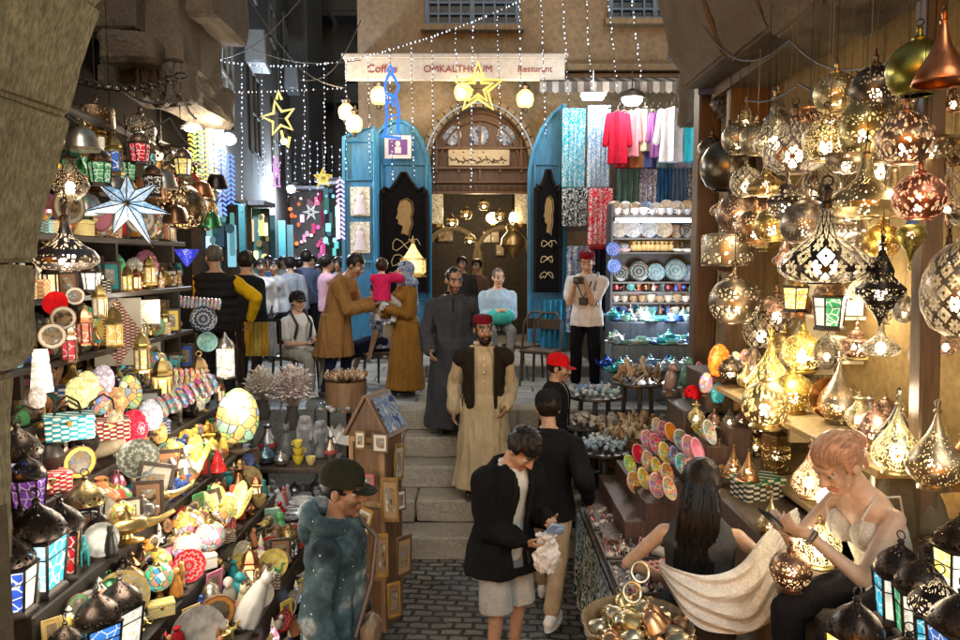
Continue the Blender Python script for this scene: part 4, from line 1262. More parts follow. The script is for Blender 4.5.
 def body(s):
  m = MB()
  s.torso(m, -.10, .53, -.006)
  c, X, D, U = s.frame(.45)
  m.caps(c, s.nb + U * .02, .075, .056)
  m.caps(s.nb, s.hp(0, -.012, -.04), .05 if s.female else .057, .052)
  for sd in (-1, 1):
   s.arm(m, sd, 0); s.hand(m, sd); s.leg(m, sd, -.004)
   A, K = (s.AL, s.KL) if sd < 0 else (s.AR, s.KR)
   fd = V((sd * .12, 1, 0)).normalized()
   m.caps(A + V((0, 0, -.045)) - fd * .04, A + V((0, 0, -.055)) + fd * .15, .036, .03); m.caps(A, A + V((0, 0, -.03)), .036, .04)
  for c_, r_ in (((0, -.014, .032), (.073, .09, .086)), ((0, .026, -.028), (.059, .06, .086)), ((0, .04, -.082), (.042, .042, .034)), ((0, .07, -.103), (.021, .018, .015)),
                       ((-.075, -.006, -.012), (.01, .02, .031)), ((.075, -.006, -.012), (.01, .02, .031)), ((-.034, .058, -.03), (.026, .026, .026)), ((.034, .058, -.03), (.026, .026, .026)),
                       ((0, .085, -.066), (.023, .01, .011))):
   s.he(m, c_, r_)
  s.hc_(m, (0, .086, .01), (0, .106, -.028), .0085, .0135); s.hc_(m, (-.035, .077, .026), (.035, .077, .026), .0125)
  for q in (-1, 1): s.he(m, (q * .013, .094, -.031), (.009, .01, .008)); s.he(m, (q * .031, .077, .004), (.0135, .0095, .01))
  me = remesh(m, s.vx, 2, .4)
  at = me.color_attributes.new('Col', 'FLOAT_COLOR', 'POINT')
  inv = s.hm.inverted()
  sk = s.skin
  cols = []
  tol = s.vx * .3
  for v in me.vertices:
   c = sk
   p = (inv @ (v.co - s.hc)) / s.hs
   if p.z > -.14 and p.y > .03 and abs(p.x) < .09 and p.length < .16:
    ex_ = abs(abs(p.x) - .031); ez = abs(p.z - .004)
    if ex_ < .006 + tol and ez < .006 + tol and p.y > .06: c = (.015, .01, .008)
    elif ex_ < .014 + tol and ez < .0065 + tol and p.y > .06: c = (.5, .45, .4)
    elif ex_ < .022 + tol and abs(p.z - .029 - .003 * (1 - ex_ / .02)) < .0055 + tol and p.y > .05: c = tuple(h * 1.3 + .01 for h in s.haircol)
    elif abs(p.x) < .025 + tol and abs(p.z + .066) < .009 + tol and p.y > .07: c = (sk[0] * .85, sk[1] * .5, sk[2] * .5)
    elif s.stub and p.z < -.045 + .9 * max(0, abs(p.x) - .03): c = tuple(a * (1 - s.stub) + .02 * s.stub for a in sk)
    elif abs(p.x) < .05 and p.z < -.01: c = (sk[0] * 1.04, sk[1] * .93, sk[2] * .9)
   cols.extend((*c, 1))
  at.data.foreach_set('color', cols)
  link('body', me, MAT['skin'], s.root)
 def cloth(s, name, mb, mat, col, amp=.006, vox=None, fn=None, seed=0, f=(9, 9, 4), smooth=2):
  me = remesh(mb, vox or s.vx * 1.15, smooth)
  if amp: displace(me, amp, f, seed + len(label_seed))
  label_seed.append(1)
  if fn: cut(me, fn)
  return link(name, me, MAT[mat], s.root, col)
 def top(s, name, mat, col, e=.016, z0=-.1, sleeve=1., e2=None, fn=None, amp=.007, collar=0, zt=.515, build=0., deep=0., flare=0.):
  m = MB(); s.torso(m, z0, zt, e, build, flare, deep)
  if sleeve > 0:
   for q in (-1, 1): s.arm(m, q, e, sleeve, e2)
  if collar:
   c, X, D, U = s.frame(.5)
   m.loft([m.ring(c, X * (.085 + e), D * (.08 + e), 16), m.ring(c + U * collar, X * .07, D * .07, 16)])
  return s.cloth(name, m, mat, col, amp, fn=fn)
 def trousers(s, mat, col, e=.014, t1=.96, e2=.02, name='trousers', z1=.1, amp=.007):
  m = MB(); s.torso(m, -.1, z1, e * .3)
  for q in (-1, 1):
   if t1 < .7:
    K, A = (s.KL, s.AL) if q < 0 else (s.KR, s.AR)
    H_ = s.HL if q < 0 else s.HR
    m.caps(H_, H_.lerp(K, .5), .088 + e, .086 + e); m.cone(H_.lerp(K, .4), K + (A - K) * .06, .088 + e, .074 + e2, 14)
   else: s.leg(m, q, e, t1, e2)
  return s.cloth(name, m, mat, col, amp)
 def robe(s, mat, col, hem=.12, e=.02, w=.25, d=.2, name='robe', sleeve=.97, fn=None, amp=.012):
  m = MB(); s.torso(m, 0, .515, e)
  rs = []
  a = s.pel
  mid = (s.AL + s.AR) / 2
  for i in range(7):
   t = i / 6
   z = a.z + .06 - (a.z + .06 - hem) * t
   c = V((mid.x * t, mid.y * t + a.y * (1 - t), z))
   ww, dd = .172 * s.build ** .5 + e + (w - .19) * t, .125 * s.build + e + (d - .14) * t
   rs.append([c + V((ww * math.cos(2 * PI * k / 36) * (1 + .05 * t * math.sin(k * 2.1)), dd * math.sin(2 * PI * k / 36) * (1 + .1 * t * math.sin(k * 1.7 + 1)), 0)) for k in range(36)])
  m.loft(rs)
  for q in (-1, 1):
   if sleeve: s.arm(m, q, e, sleeve, e + .018)
  return s.cloth(name, m, mat, col, amp, fn=fn, f=(14, 14, 2.2))
 def shoes(s, col, mat='leather', sole=(.05, .05, .05)):
  for sd in (-1, 1):
   A = s.AL if sd < 0 else s.AR
   fd = V((sd * .12, 1, 0)).normalized()
   sx = fd.cross(V((0, 0, 1)))
   m = MB(); m.caps(A + V((0, 0, -.035)) - fd * .045, A + V((0, 0, -.045)) + fd * .15, .044, .036); m.caps(A + V((0, 0, -.01)), A + V((0, 0, -.04)), .045, .046)
   o = s.cloth('shoe', m, mat, col, 0)
   m = MB()
   rs = []
   for z in (-.088, -.062):
    rs.append([A + fd * (.052 + .145 * math.cos(2 * PI * k / 16)) + sx * .047 * math.sin(2 * PI * k / 16) + V((0, 0, z)) for k in range(16)])
   m.loft(rs); obj('sole', m, MAT['paint'], o, sole)
 def hair_cap(s, name='hair', mat='hair', col=None, low=-.06, fringe=.055, grow=.01, amp=.006, back=-.075, side_y=.02):
  m = MB()
  n, k = 40, 24
  vs, fs = [], []
  for j in range(k + 1):
   for i in range(n):
    th, ph = PI * j / k, 2 * PI * i / n
    d = V((math.sin(th) * math.cos(ph), math.sin(th) * math.sin(ph), math.cos(th)))
    p = V((d.x * (.0765 + grow), d.y * (.0925 + grow) - .014, d.z * (.089 + grow) + .032))
    p += d * amp * (noise.noise(p * 55) + .6 * noise.noise(p * 120))
    vs.append(p)
  def keep(p):
   if p.y > .035: return p.z > fringe + .01 * noise.noise(p * 40)
   if p.y > -.0 + side_y - .02: return p.z > low + .05
   return p.z > back
  for j in range(k):
   for i in range(n):
    q = (j * n + i, j * n + n + i, j * n + n + (i + 1) % n, j * n + (i + 1) % n)
    if keep(sum((vs[a] for a in q), V()) / 4): fs.append(q)
  m.add([s.hp(*p) for p in vs], fs)
  return obj(name, m, MAT[mat], s.root, col or s.haircol)
 def ball_cap(s, col, brimcol=None, mat='cloth'):
  m = MB()
  m.lathe([(.088, .03), (.09, .06), (.082, .095), (.06, .122), (.03, .135), (.004, .138)], 20, sy=1.16)
  for p in range(len(m.v)): m.v[p] = s.hp(m.v[p].x, m.v[p].y - .012, m.v[p].z - .004)
  o = obj('cap', m, MAT[mat], s.root, col)
  m = MB()
  rs = []
  for z in (.03, .036):
   rs.append([V((.072 * math.cos(PI * k / 12), .07 + .085 * math.sin(PI * k / 12), z - .016 * math.sin(PI * k / 12) - .012 * abs(math.cos(PI * k / 12)))) for k in range(13)])
  m.loft(rs)
  m.v = [s.hp(*p) for p in m.v]
  obj('brim', m, MAT[mat], o, brimcol or col)
 def beard(s, col=None, full=1.):
  m = MB()
  s.he(m, (0, .046, -.085), (.05, .046, .036 * full + .008)); s.he(m, (0, .066, -.1), (.032, .03, .028 * full))
  for q in (-1, 1): s.hc_(m, (q * .06, .02, -.035), (q * .035, .062, -.085), .014, .02)
  s.hc_(m, (-.03, .087, -.056), (.03, .087, -.056), .007);
  m.v = [v for v in m.v]
  me = remesh(m, max(s.vx * .8, .006), 1)
  inv = s.hm.inverted()
  def fn(c):
   p = (inv @ (c - s.hc)) / s.hs
   return abs(p.x) < .02 and abs(p.z + .067) < .008 and p.y > .06
  displace(me, .003, (60, 60, 60))
  cut(me, fn)
  link('beard', me, MAT['hair'], s.root, col or s.haircol)
 def skullcap(s, col, h=.05, z=.062, r=.083, name='cap'):
  m = MB()
  m.lathe([(r, z), (r + .002, z + .01), (r - .004, z + h), (r - .03, z + h + .012), (.004, z + h + .014)], 20, sy=1.16)
  for p in range(len(m.v)): m.v[p] = s.hp(m.v[p].x, m.v[p].y - .012, m.v[p].z)
  obj(name, m, MAT['cloth'], s.root, col)
 def strap(s, pts, col, r=.012, name='strap', mat='leather'):
  m = MB(); m.tube(pts, r, 6); obj(name, m, MAT[mat], s.root, col)
 def edge(s, x, z0, z1, e, col, r=.012):
  for q in (-1, 1):
   pts = []
   for k in range(9):
    z = z0 + (z1 - z0) * k / 8
    c, X, D, U = s.frame(z)
    w, d = next((w0 + (w1 - w0) * (z - a) / (b - a), d0 + (d1 - d0) * (z - a) / (b - a)) for (a, w0, d0), (b, w1, d1) in zip(RINGS, RINGS[1:]) if a <= z <= b) if z >= -.1 else (.176, .12)
    bd = s.build if 0 <= z < .45 else 1
    pts.append(c + X * q * x + D * ((d * bd + e) * math.sqrt(max(0, 1 - (x / (w + e)) ** 2)) + .004 + (.03 * (s.build - 1) * 3 if .05 < z < .35 else 0)))
   m = MB(); m.tube(pts, r, 6); obj('lapel', m, MAT['cloth'], s.root, col)
 def wrist(s, side, k=.085):
  E, W = (s.EL, s.WL) if side < 0 else (s.ER, s.WR)
  return W + (W - E).normalized() * k
label_seed = []
def at(px, Y, z): return (P(px, 300, Y).x, Y, z)
SKIN_T, SKIN_M, SKIN_L = (.3, .165, .095), (.36, .21, .13), (.48, .3, .2)
p = Fig('young man in teal tie dyed hoodie and dark olive cap standing beside the lantern stall', at(330, 3.45, 0), R(-98), 1.74, .0075, lean=.04, head=(.1, -.1, 0), stubble=.35, skin=SKIN_T, curl=.4, fl=(-.1, .06, .09), fr=(.12, -.08, .09), hl=(-.28, .06, .84), hr=(.31, .14, .85), er=(.5, -1, -.2))
p.top('hoodie', 'dye', (1, 1, 1), .03, -.16, .97, .022, amp=.015, flare=.05)
m = MB(); c, X, D, U = p.frame(.5)
m.tube([c + X * (.125 * math.cos(a)) + D * (.1 * math.sin(a) - .045) + U * (.03 - .035 * math.sin(a)) for a in [2 * PI * k / 14 for k in range(14)]], .05, 8, closed=True)
m.ell(c - D * .14 - U * .03, (.11, .055, .09))
p.cloth('hood', m, 'dye', (1, 1, 1), .008)
p.trousers('cloth', (.02, .02, .025)); p.shoes((.05, .05, .05))
p.hair_cap(low=-.05, fringe=.06, grow=.004); p.ball_cap((.022, .024, .014))
c, X, D, U = p.frame(.49)
p.strap([c - X * .13 - D * .0 + U * .05, p.frame(.4)[0] - X * .14 + D * .16, p.frame(.2)[0] - X * .02 + D * .175, p.frame(.0)[0] + X * .14 + D * .15], (.09, .05, .03), .013)
m = MB(); m.box(p.frame(.02)[0] + V((.1, .21, -.02)), (.17, .07, .15), bev=.03)
t = obj('shoulder_bag', m, MAT['leather'], p.root, (.2, .14, .09))
p = Fig('man in open black jacket and grey shorts reading a packet he holds near the steps', at(503, 4.55, 0), R(-142), 1.74, .0075, lean=.07, curve=.25, head=(.62, .08, 0), skin=SKIN_M, hl=(-.13, .3, 1.08), hr=(.06, .3, 1.0), curl=.9, pl=(.6, .2, .5), prn=(-.6, .2, .5), fl=(-.12, -.03, .09), fr=(.12, .04, .09))
p.top('shirt', 'cloth', (.62, .6, .55), .012, -.12, .3)
def opn(c): return abs(c.x) < .055 + .02 * math.sin(c.z * 9) and c.y > .04 and c.z > .8
p.top('jacket', 'cloth', (.009, .009, .01), .05, -.2, .97, .03, fn=opn, amp=.014, collar=.03, flare=.2)
p.edge(.068, -.17, .5, .045, (.012, .012, .013), .016)
p.trousers('cloth', (.34, .34, .33), .022, .52, .034, 'shorts'); p.shoes((.3, .3, .3))
p.hair_cap(fringe=.05, grow=.014, amp=.012)
bagc = (p.wrist(-1) + p.wrist(1)) / 2
bag_loc = p.root.matrix_basis @ bagc if False else None
p1 = p
p = Fig('man in black sweater and khaki trousers striding behind the man in grey shorts', at(549, 5.35, 0), R(-20), 1.76, .0085, lean=.04, head=(.15, .5, 0), skin=SKIN_M, fl=(-.1, .28, .1), fr=(.1, -.26, .12), pz=.91, hr=(.32, .0, .92), hl=(-.2, .25, 1.05), curl=.5)
p.top('sweater', 'cloth', (.01, .01, .011), .036, -.14, .97, .02, collar=.04)
p.trousers('cloth', (.36, .27, .17), .018, .95, .022); p.shoes((.7, .68, .65), 'paint', (.7, .7, .7)); p.hair_cap(fringe=.05)
p.ball_cap((.012, .012, .013))
p = Fig('man in red baseball cap and black jacket looking at the trinket tables', at(556, 6.5, .22), R(-108), 1.66, .0095, head=(.12, 0, 0), skin=SKIN_M, stubble=.3)
p.top('shirt', 'cloth', (.33, .32, .31), .012)
p.top('jacket', 'cloth', (.012, .012, .014), .03, -.14, .97, .02, fn=lambda c: abs(c.x) < .045 and c.y > .03, collar=.05)
p.trousers('cloth', (.03, .03, .035)); p.shoes((.03, .03, .03)); p.hair_cap(fringe=.06, grow=.004); p.ball_cap((.5, .008, .012))
p = Fig('bearded seller in beige robe, black vest and dark red cap standing on the steps', at(485, 6.78, .44), R(176), 1.78, .0085, head=(.1, .22, .05), skin=SKIN_T, build=1.12, side=.035, twist=.12, hl=(-.2, .12, .9), hr=(.29, .02, .84), curl=.5, fl=(-.1, .1, .09), fr=(.13, -.06, .09))
p.robe('cloth', (.40, .31, .19), .12, .022, .27, .2)
p.top('vest', 'cloth', (.022, .017, .012), .038, -.06, .02, fn=lambda c: (abs(c.x) < .095 and c.y > .02) , amp=.008)
p.edge(.1, -.04, .49, .043, (.022, .017, .012), .012)
m = MB(); c, X, D, U = p.frame(.5)
m.tube([c + X * (.075 * math.sin(a)) + D * (.07 * math.cos(a)) + U * (.045) for a in [.45 + (2 * PI - .9) * k / 12 for k in range(13)]], .018, 6); obj('collar', m, MAT['cloth'], p.root, (.5, .42, .3))
m = MB()
for k in range(4): m.ell(p.frame(.42 - .07 * k)[0] + p.frame(.42 - .07 * k)[2] * .17, (.008, .005, .008), 8, 4)
obj('button', m, MAT['paint'], p.root, (.75, .7, .6))
p.hair_cap(fringe=.07, grow=.005); p.skullcap((.13, .008, .014), .05, .055); p.beard(full=1.25); p.shoes((.05, .03, .02))
p = Fig('tall balding man in charcoal galabeya coming down onto the steps', at(452, 7.55, .88), R(-168), 1.79, .0095, head=(.24, .3, 0), skin=SKIN_T, build=1.08, stubble=.75, lean=.05, twist=-.12, hl=(-.2, -.08, .87), hr=(.26, .22, .9), fl=(-.1, .2, .05), fr=(.1, -.1, .1))
p.robe('cloth', (.042, .044, .05), .1, .024, .29, .22)
m = MB(); c, X, D, U = p.frame(.5)
m.tube([c + X * (.075 * math.sin(a)) + D * (.07 * math.cos(a)) + U * .045 for a in [.5 + (2 * PI - 1) * k / 12 for k in range(13)]], .016, 6); m.tube([p.frame(.5)[0] + D * .13, p.frame(.36)[0] + D * .155], .01, 5); obj('collar', m, MAT['cloth'], p.root, (.02, .02, .024))
p.hair_cap(fringe=.09, grow=-.002, back=-.06); p.shoes((.04, .03, .02))
p = Fig('woman in mustard coat and pale patterned headscarf carrying a toddler', at(405, 8.55, 1.1), R(118), 1.62, .0095, female=True, head=(0, .1, 0), skin=SKIN_L, lean=-.03, hl=(-.1, .26, 1.14), hr=(.1, .26, 1.06), pl=(0, 0, 1), prn=(0, 0, 1))
p.robe('cloth', (.22, .105, .022), .1, .024, .27, .23, 'coat')
m = MB(); p.he(m, (0, -.015, .03), (.09, .11, .105)); p.hc_(m, (0, -.01, -.03), (0, .01, -.13), .085, .09); m.ell(p.nb - V((0, .02, -.0)), (.16, .14, .09)); m.caps(p.nb + V((.08, -.12, 0)), p.nb + V((.12, -.17, -.38)), .075, .06)
inv = p.hm.inverted()
p.cloth('headscarf', m, 'floral', (.4, .4, .45), .006, fn=lambda c, q=p: (lambda h: h.y > .045 and (h.x / .052) ** 2 + ((h.z + .015) / .085) ** 2 < 1)(inv @ (c - q.hc)))
m = MB(); m.box((.30, .03, .83), (.1, .3, .2), bev=.02); b_ = obj('handbag', m, MAT['leather'], p.root, (.42, .36, .26))
m = MB(); m.tube([(.30, -.1, .93), (.22, -.06, 1.3), (.19, .0, 1.42), (.24, .08, 1.25), (.30, .14, .93)], .008, 5); obj('handle', m, MAT['leather'], b_, (.3, .25, .18))
p.shoes((.02, .02, .03))
q = Fig('toddler in pink jacket and white leggings held in the arms of the woman', at(382, 8.33, 2.02), R(-15), .9, .011, pz=.62, head=(.1, .4, 0), skin=SKIN_L, headscale=1.5, fl=(-.16, .12, .06), fr=(.18, .2, .04), hl=(-.06, .3, 1.0), hr=(.16, .34, 1.12), kl=(-.6, 1, 0), kr=(.6, 1, 0), hair=(.03, .015, .01))
q.root.location.z = 1.1 + .88
q.top('jacket', 'cloth', (.55, .02, .1), .05, -.08, .97, .035); q.trousers('cloth', (.6, .58, .55), .03, .95, .03); q.hair_cap(fringe=.05, grow=.016); q.shoes((.02, .02, .03))
p = Fig('man in long camel coat bending forward with a phone in his hands', at(336, 8.4, 1.1), R(-98), 1.76, .0095, lean=.12, curve=.42, head=(.2, -.15, 0), skin=SKIN_T, hl=(-.1, .42, 1.12), hr=(.08, .43, 1.1), pl=(0, 0, 1), prn=(0, 0, 1), curl=.8, build=1.05, fl=(-.1, .05, .09), fr=(.1, -.12, .09))
p.robe('cloth', (.245, .125, .045), .5, .035, .24, .2, 'coat', fn=lambda c: False)
p.trousers('cloth', (.012, .016, .035)); p.hair_cap(fringe=.06, grow=.008); p.shoes((.03, .02, .02))
m = MB(); m.box((p.WL + p.WR) / 2 + V((0, .1, .02)), (.075, .15, .01), RX(.5)); obj('phone', m, MAT['ceramic'], p.root, (.02, .02, .02))
def chair(label, x, y, z, rz, col=(.05, .03, .02)):
 t = thing('chair', label, 'chair', (x, y, z), rz)
 m = MB(); m.box((0, 0, .45), (.42, .42, .04), bev=.01); obj('seat', m, MAT['wood'], t, col)
 for sx in (-1, 1):
  for sy in (-1, 1):
   m = MB(); m.cone((sx * .18, sy * .18, .44), (sx * .2, sy * .2, 0), .02, .016, 6); obj('leg', m, MAT['wood'], t, col)
 m = MB(); m.tube([(-.19, -.19, .45), (-.2, -.24, .8), (-.1, -.26, .93), (.1, -.26, .93), (.2, -.24, .8), (.19, -.19, .45)], .018, 6); m.box((0, -.25, .78), (.3, .02, .14), bev=.005); obj('backrest', m, MAT['wood'], t, col)
def sitting(label, px, Y, zf, rz, seat=.46, **k):
 x, y, _ = at(px, Y, 0)
 kw = dict(pz=seat + .1, fl=(-.1, .44, .09), fr=(.1, .4, .09), lean=.1)
 kw.update(k)
 return Fig(label, (x, y, zf), rz, **kw)
p = sitting('boy in white shirt with black backpack sitting on a chair among the trinket trays', 294, 8.7, 1.1, R(-125), H=1.6, voxel=.0095, head=(.0, -.25, 0), skin=SKIN_L, hl=(-.12, .34, .72), hr=(.12, .34, .7), prn=(0, 0, 1), pl=(0, 0, 1))
p.top('shirt', 'cloth', (.6, .6, .6), .02, -.08, .35); p.trousers('cloth', (.3, .29, .26), .022, .95, .03); p.hair_cap(fringe=.045, grow=.016, amp=.012); p.shoes((.4, .4, .4)); p.ball_cap((.012, .012, .014))
m = MB(); c, X, D, U = p.frame(.28); m.box(c - D * .22, (.3, .17, .42), bev=.05); bp = obj('backpack', m, MAT['cloth'], p.root, (.012, .012, .014))
for q in (-1, 1):
 p.strap([p.frame(.45)[0] + X * q * .11 - D * .13, p.frame(.5)[0] + X * q * .12 + U * .06, p.frame(.4)[0] + X * q * .12 + D * .16, p.frame(.2)[0] + X * q * .13 + D * .13], (.012, .012, .014), .018)
chair('dark wooden chair under the boy with the backpack', at(294, 8.7, 0)[0], 8.7, 1.1, R(-125))
p = sitting('seated person in navy shorts and flowered shirt behind the woman with the toddler', 384, 9.2, 1.1, R(70), H=1.7, voxel=.012, skin=SKIN_M, head=(.1, 0, 0), fl=(-.18, .5, .09), fr=(.1, .56, .09), seat=.5)
p.top('shirt', 'floral', (.5, .4, .05), .02, -.08, .35); p.trousers('cloth', (.015, .02, .04), .03, .5, .04, 'shorts'); p.hair_cap(fringe=.05, grow=.012); p.shoes((.02, .02, .02))
chair('dark chair under the person in navy shorts', at(384, 9.2, 0)[0], 9.2, 1.1, R(70))
p = sitting('heavy man in pale blue shirt sitting before the cafe with a teal bag', 497, 10.2, 1.25, R(-172), H=1.75, voxel=.012, skin=SKIN_L, build=1.15, head=(.05, .15, 0), hl=(-.1, .3, .76), hr=(.1, .3, .76), hair=(.1, .08, .07))
p.top('shirt', 'cloth', (.33, .45, .58), .025, -.08, .9); p.trousers('cloth', (.2, .2, .2)); p.hair_cap(fringe=.085, grow=.0); p.shoes((.04, .03, .02))
m = MB(); m.ell((0, .3, .7), (.2, .13, .12), 16, 8); me = m.mesh(); tb = link('bag', me, MAT['cloth'], p.root, (.06, .42, .38))
chair('dark cafe chair under the man in pale blue', at(497, 10.2, 0)[0], 10.2, 1.25, R(-172))
for px, Y, rz, lab in ((523, 9.9, 40, 'empty dark cafe chair beside the man in pale blue'), (428, 9.9, -60, 'dark cafe chair behind the man in charcoal galabeya'), (541, 9.3, 150, 'dark chair by the blue table cloth near the photographer')):
 chair(lab, at(px, Y, 0)[0], Y, 1.1, R(rz))
m = MB(); m.box((at(500, 10.4, 0)[0], 10.9, 1.175), (2.6, 1.9, .15)); tag(obj('platform', m, MAT['paving'], smooth=False), 'low stone platform in front of the cafe door', 'platform')
p = Fig('man in black puffer vest with bright yellow sleeves seen from behind the trinket shelves', at(216, 7.75, 1.1), R(12), 1.8, .0095, build=1.1, skin=SKIN_M, hair=(.1, .09, .08), head=(.1, .4, 0), hr=(.34, .0, .95), er=(1, -.6, 0), hl=(-.2, .2, 1.0))
p.top('sweater', 'cloth', (.6, .36, .01), .025, -.1, .97, .02)
m = MB(); p.torso(m, -.1, .51, .045)
for k in range(7):
 c, X, D, U = p.frame(-.06 + .085 * k)
 w_ = .19 if k not in (2, 3) else .178
 m.tube([c + X * w_ * math.cos(a) + D * (w_ - .045) * math.sin(a) for a in [2 * PI * i / 20 for i in range(20)]], .04, 8, closed=True)
p.cloth('vest', m, 'cloth', (.02, .019, .02), .005)
p.trousers('cloth', (.02, .02, .03)); p.hair_cap(fringe=.09, grow=.0); p.shoes((.03, .03, .03))
p = Fig('dark haired man in black jacket standing next to the yellow sleeved man', at(246, 8.9, 1.1), R(-25), 1.74, .012, skin=SKIN_M, head=(.15, .3, 0), build=1.1)
p.top('jacket', 'cloth', (.012, .016, .02), .035, -.14, .97, .025); p.trousers('cloth', (.02, .02, .03)); p.hair_cap(grow=.014); p.shoes((.03, .03, .03))
p = Fig('young man in white T-shirt and maroon cap looking at the camera in his hands', at(587, 8.85, 1.1), R(158), 1.76, .0095, lean=.03, head=(.35, .2, 0), skin=SKIN_L, hair=(.1, .01, .015), hl=(-.05, .27, 1.33), hr=(.09, .26, 1.32), pl=(.7, 0, .4), prn=(-.7, 0, .4), curl=.9, fl=(-.13, .05, .09), fr=(.15, -.06, .09))
p.top('shirt', 'cloth', (.66, .66, .68), .034, -.12, .34, .035); p.trousers('cloth', (.008, .008, .012), .022, .95, .03); p.shoes((.55, .55, .55)); p.hair_cap(fringe=.055, grow=.008, amp=.01); p.skullcap((.16, .008, .02), .045, .06, .086)
m = MB(); m.box((p.WL + p.WR) / 2 + V((0, .08, .05)), (.13, .06, .085), bev=.012); cm = obj('camera', m, MAT['leather'], p.root, (.02, .02, .02))
m = MB(); m.lathe([(.03, 0), (.034, .06), (.028, .065)], 12, (p.WL + p.WR) / 2 + V((0, .11, .05)), RX(-PI / 2)); obj('lens', m, MAT['ceramic'], cm, (.03, .03, .03))
m = MB(); m.box((.0, .19, 1.12), (.1, .06, .09), bev=.01); obj('camera_pouch', m, MAT['leather'], p.root, (.02, .02, .02))
p.strap([p.frame(.5)[0] + V((-.08, -.03, .06)), p.frame(.4)[0] + V((-.08, .16, 0)), (0, .2, 1.16), p.frame(.4)[0] + V((.08, .16, 0)), p.frame(.5)[0] + V((.08, -.03, .06))], (.02, .02, .02), .01)
p.strap([p.frame(.46)[0] + V((-.13, -.12, 0)), p.frame(.5)[0] + V((-.135, 0, .04)), p.frame(.36)[0] + V((-.13, .155, 0)), p.frame(.15)[0] + V((-.15, .1, 0))], (.15, .25, .4), .014)
p = Fig('woman with long black hair in grey sleeveless top seen from behind at the trinket table', at(706, 3.62, 0), R(-12), 1.69, .0075, female=True, build=1.32, skin=SKIN_L, head=(.1, -.15, 0), hr=(.46, .22, 1.16), er=(.6, -.6, -.6), hl=(-.2, .2, 1.0), el=(-1, -.2, -.3), hdr=(.6, .6, .3), prn=(0, 0, -1))
p.top('top', 'cloth', (.06, .062, .068), .014, -.12, 0, amp=.006); p.trousers('cloth', (.05, .05, .06)); p.shoes((.1, .1, .1))
m = MB()
rs = []
for k in range(14):
 t_ = k / 13
 c = p.hp(0, -.045, .09).lerp(p.frame(.14)[0] + V((-.05, -.15, 0)), t_)
 c += V((0, -.045 * math.sin(PI * min(1, t_ * 1.6)), 0))
 w_ = .052 + .05 * min(1, t_ * 3.5) * (1 - .2 * t_) ; d_ = .05 + .03 * math.sin(PI * t_) - .02 * t_
 rs.append([c + V((w_ * math.cos(a) * (1 + .06 * math.sin(a * 7 + k * .4)), d_ * math.sin(a) * (1 + .12 * math.sin(a * 9)), 0)) for a in [2 * PI * i / 30 for i in range(30)]])
m.loft(rs)
h_ = p.cloth('hair', m, 'hair', (.006, .005, .005), .012, .009, f=(60, 60, 3), smooth=1)
def strands(o, paths, r=.003):
 m = MB()
 for q in paths: m.tube(q, [r] * (len(q) - 1) + [r * .4], 4)
 link('strands', m.mesh('st'), MAT['hair'], o, tuple(o.color)[:3])
sp_ = []
for i in range(170):
 a = rnd.uniform(0, 2 * PI); a1 = a + rnd.uniform(-.35, .35); e_ = rnd.randint(10, 13)
 q = []
 for k in range(1, e_ + 1):
  r_ = rs[k]; u = (a + (a1 - a) * k / 13) % (2 * PI) / (2 * PI) * 30
  c = sum(r_, V()) / 30
  pt = r_[int(u) % 30].lerp(r_[(int(u) + 1) % 30], u % 1)
  q.append(c + (pt - c) * (1.03 + .06 * math.sin(k * .9 + i)) )
 if e_ == 13: q.append(q[-1] + V((rnd.uniform(-.02, .02), rnd.uniform(-.02, .02), -rnd.uniform(.02, .09))))
 sp_.append(q)
strands(h_, sp_, .0028)
p.hair_cap('parting', fringe=.04, grow=.016, low=-.1, back=-.12)
def shawl(pts_rows, col, parent):
 rows = [[V(q) for q in r] for r in pts_rows]
 m = MB(); n = len(rows[0])
 dense = []
 def cr(a, b, c, d, t): return .5 * ((2 * b) + (c - a) * t + (2 * a - 5 * b + 4 * c - d) * t * t + (3 * b - a - 3 * c + d) * t ** 3)
 def spline(r, k):
  out = []
  for i in range(len(r) - 1):
   a, b, c, d = r[max(i - 1, 0)], r[i], r[i + 1], r[min(i + 2, len(r) - 1)]
   for j in range(k): out.append(cr(a, b, c, d, j / k))
  out.append(r[-1])
  return out
 rows = [spline(r, 8) for r in rows]
 cols_ = list(zip(*rows))
 cols_ = [spline(list(c), 8) for c in cols_]
 rows = list(zip(*cols_))
 nr, nc = len(rows), len(rows[0])
 vs = []
 for i, r in enumerate(rows):
  for j, q in enumerate(r):
   d = .016 * math.sin(i / nr * 26 + math.sin(j * .2) * 1.2) + .01 * noise.noise(q * 9)
   vs.append(q + V((0, -1, .15)) * d)
 fs = [(i * nc + j, i * nc + j + 1, (i + 1) * nc + j + 1, (i + 1) * nc + j) for i in range(nr - 1) for j in range(nc - 1)]
 N = len(vs)
 vs += [q + V((0, .006, 0)) for q in vs]
 fs += [tuple(reversed([a + N for a in f])) for f in fs]
 m.add(vs, fs)
 return obj('shawl', m, MAT['cloth'], parent, col)
iw = p.root
iw_m = Matrix.Translation(iw.location) @ Matrix.Rotation(iw.rotation_euler[2], 4, 'Z') @ Matrix.Scale(iw.scale[0], 4)
L_ = iw_m.inverted()
def lp(px, py, Y): return L_ @ P(px, py, Y)
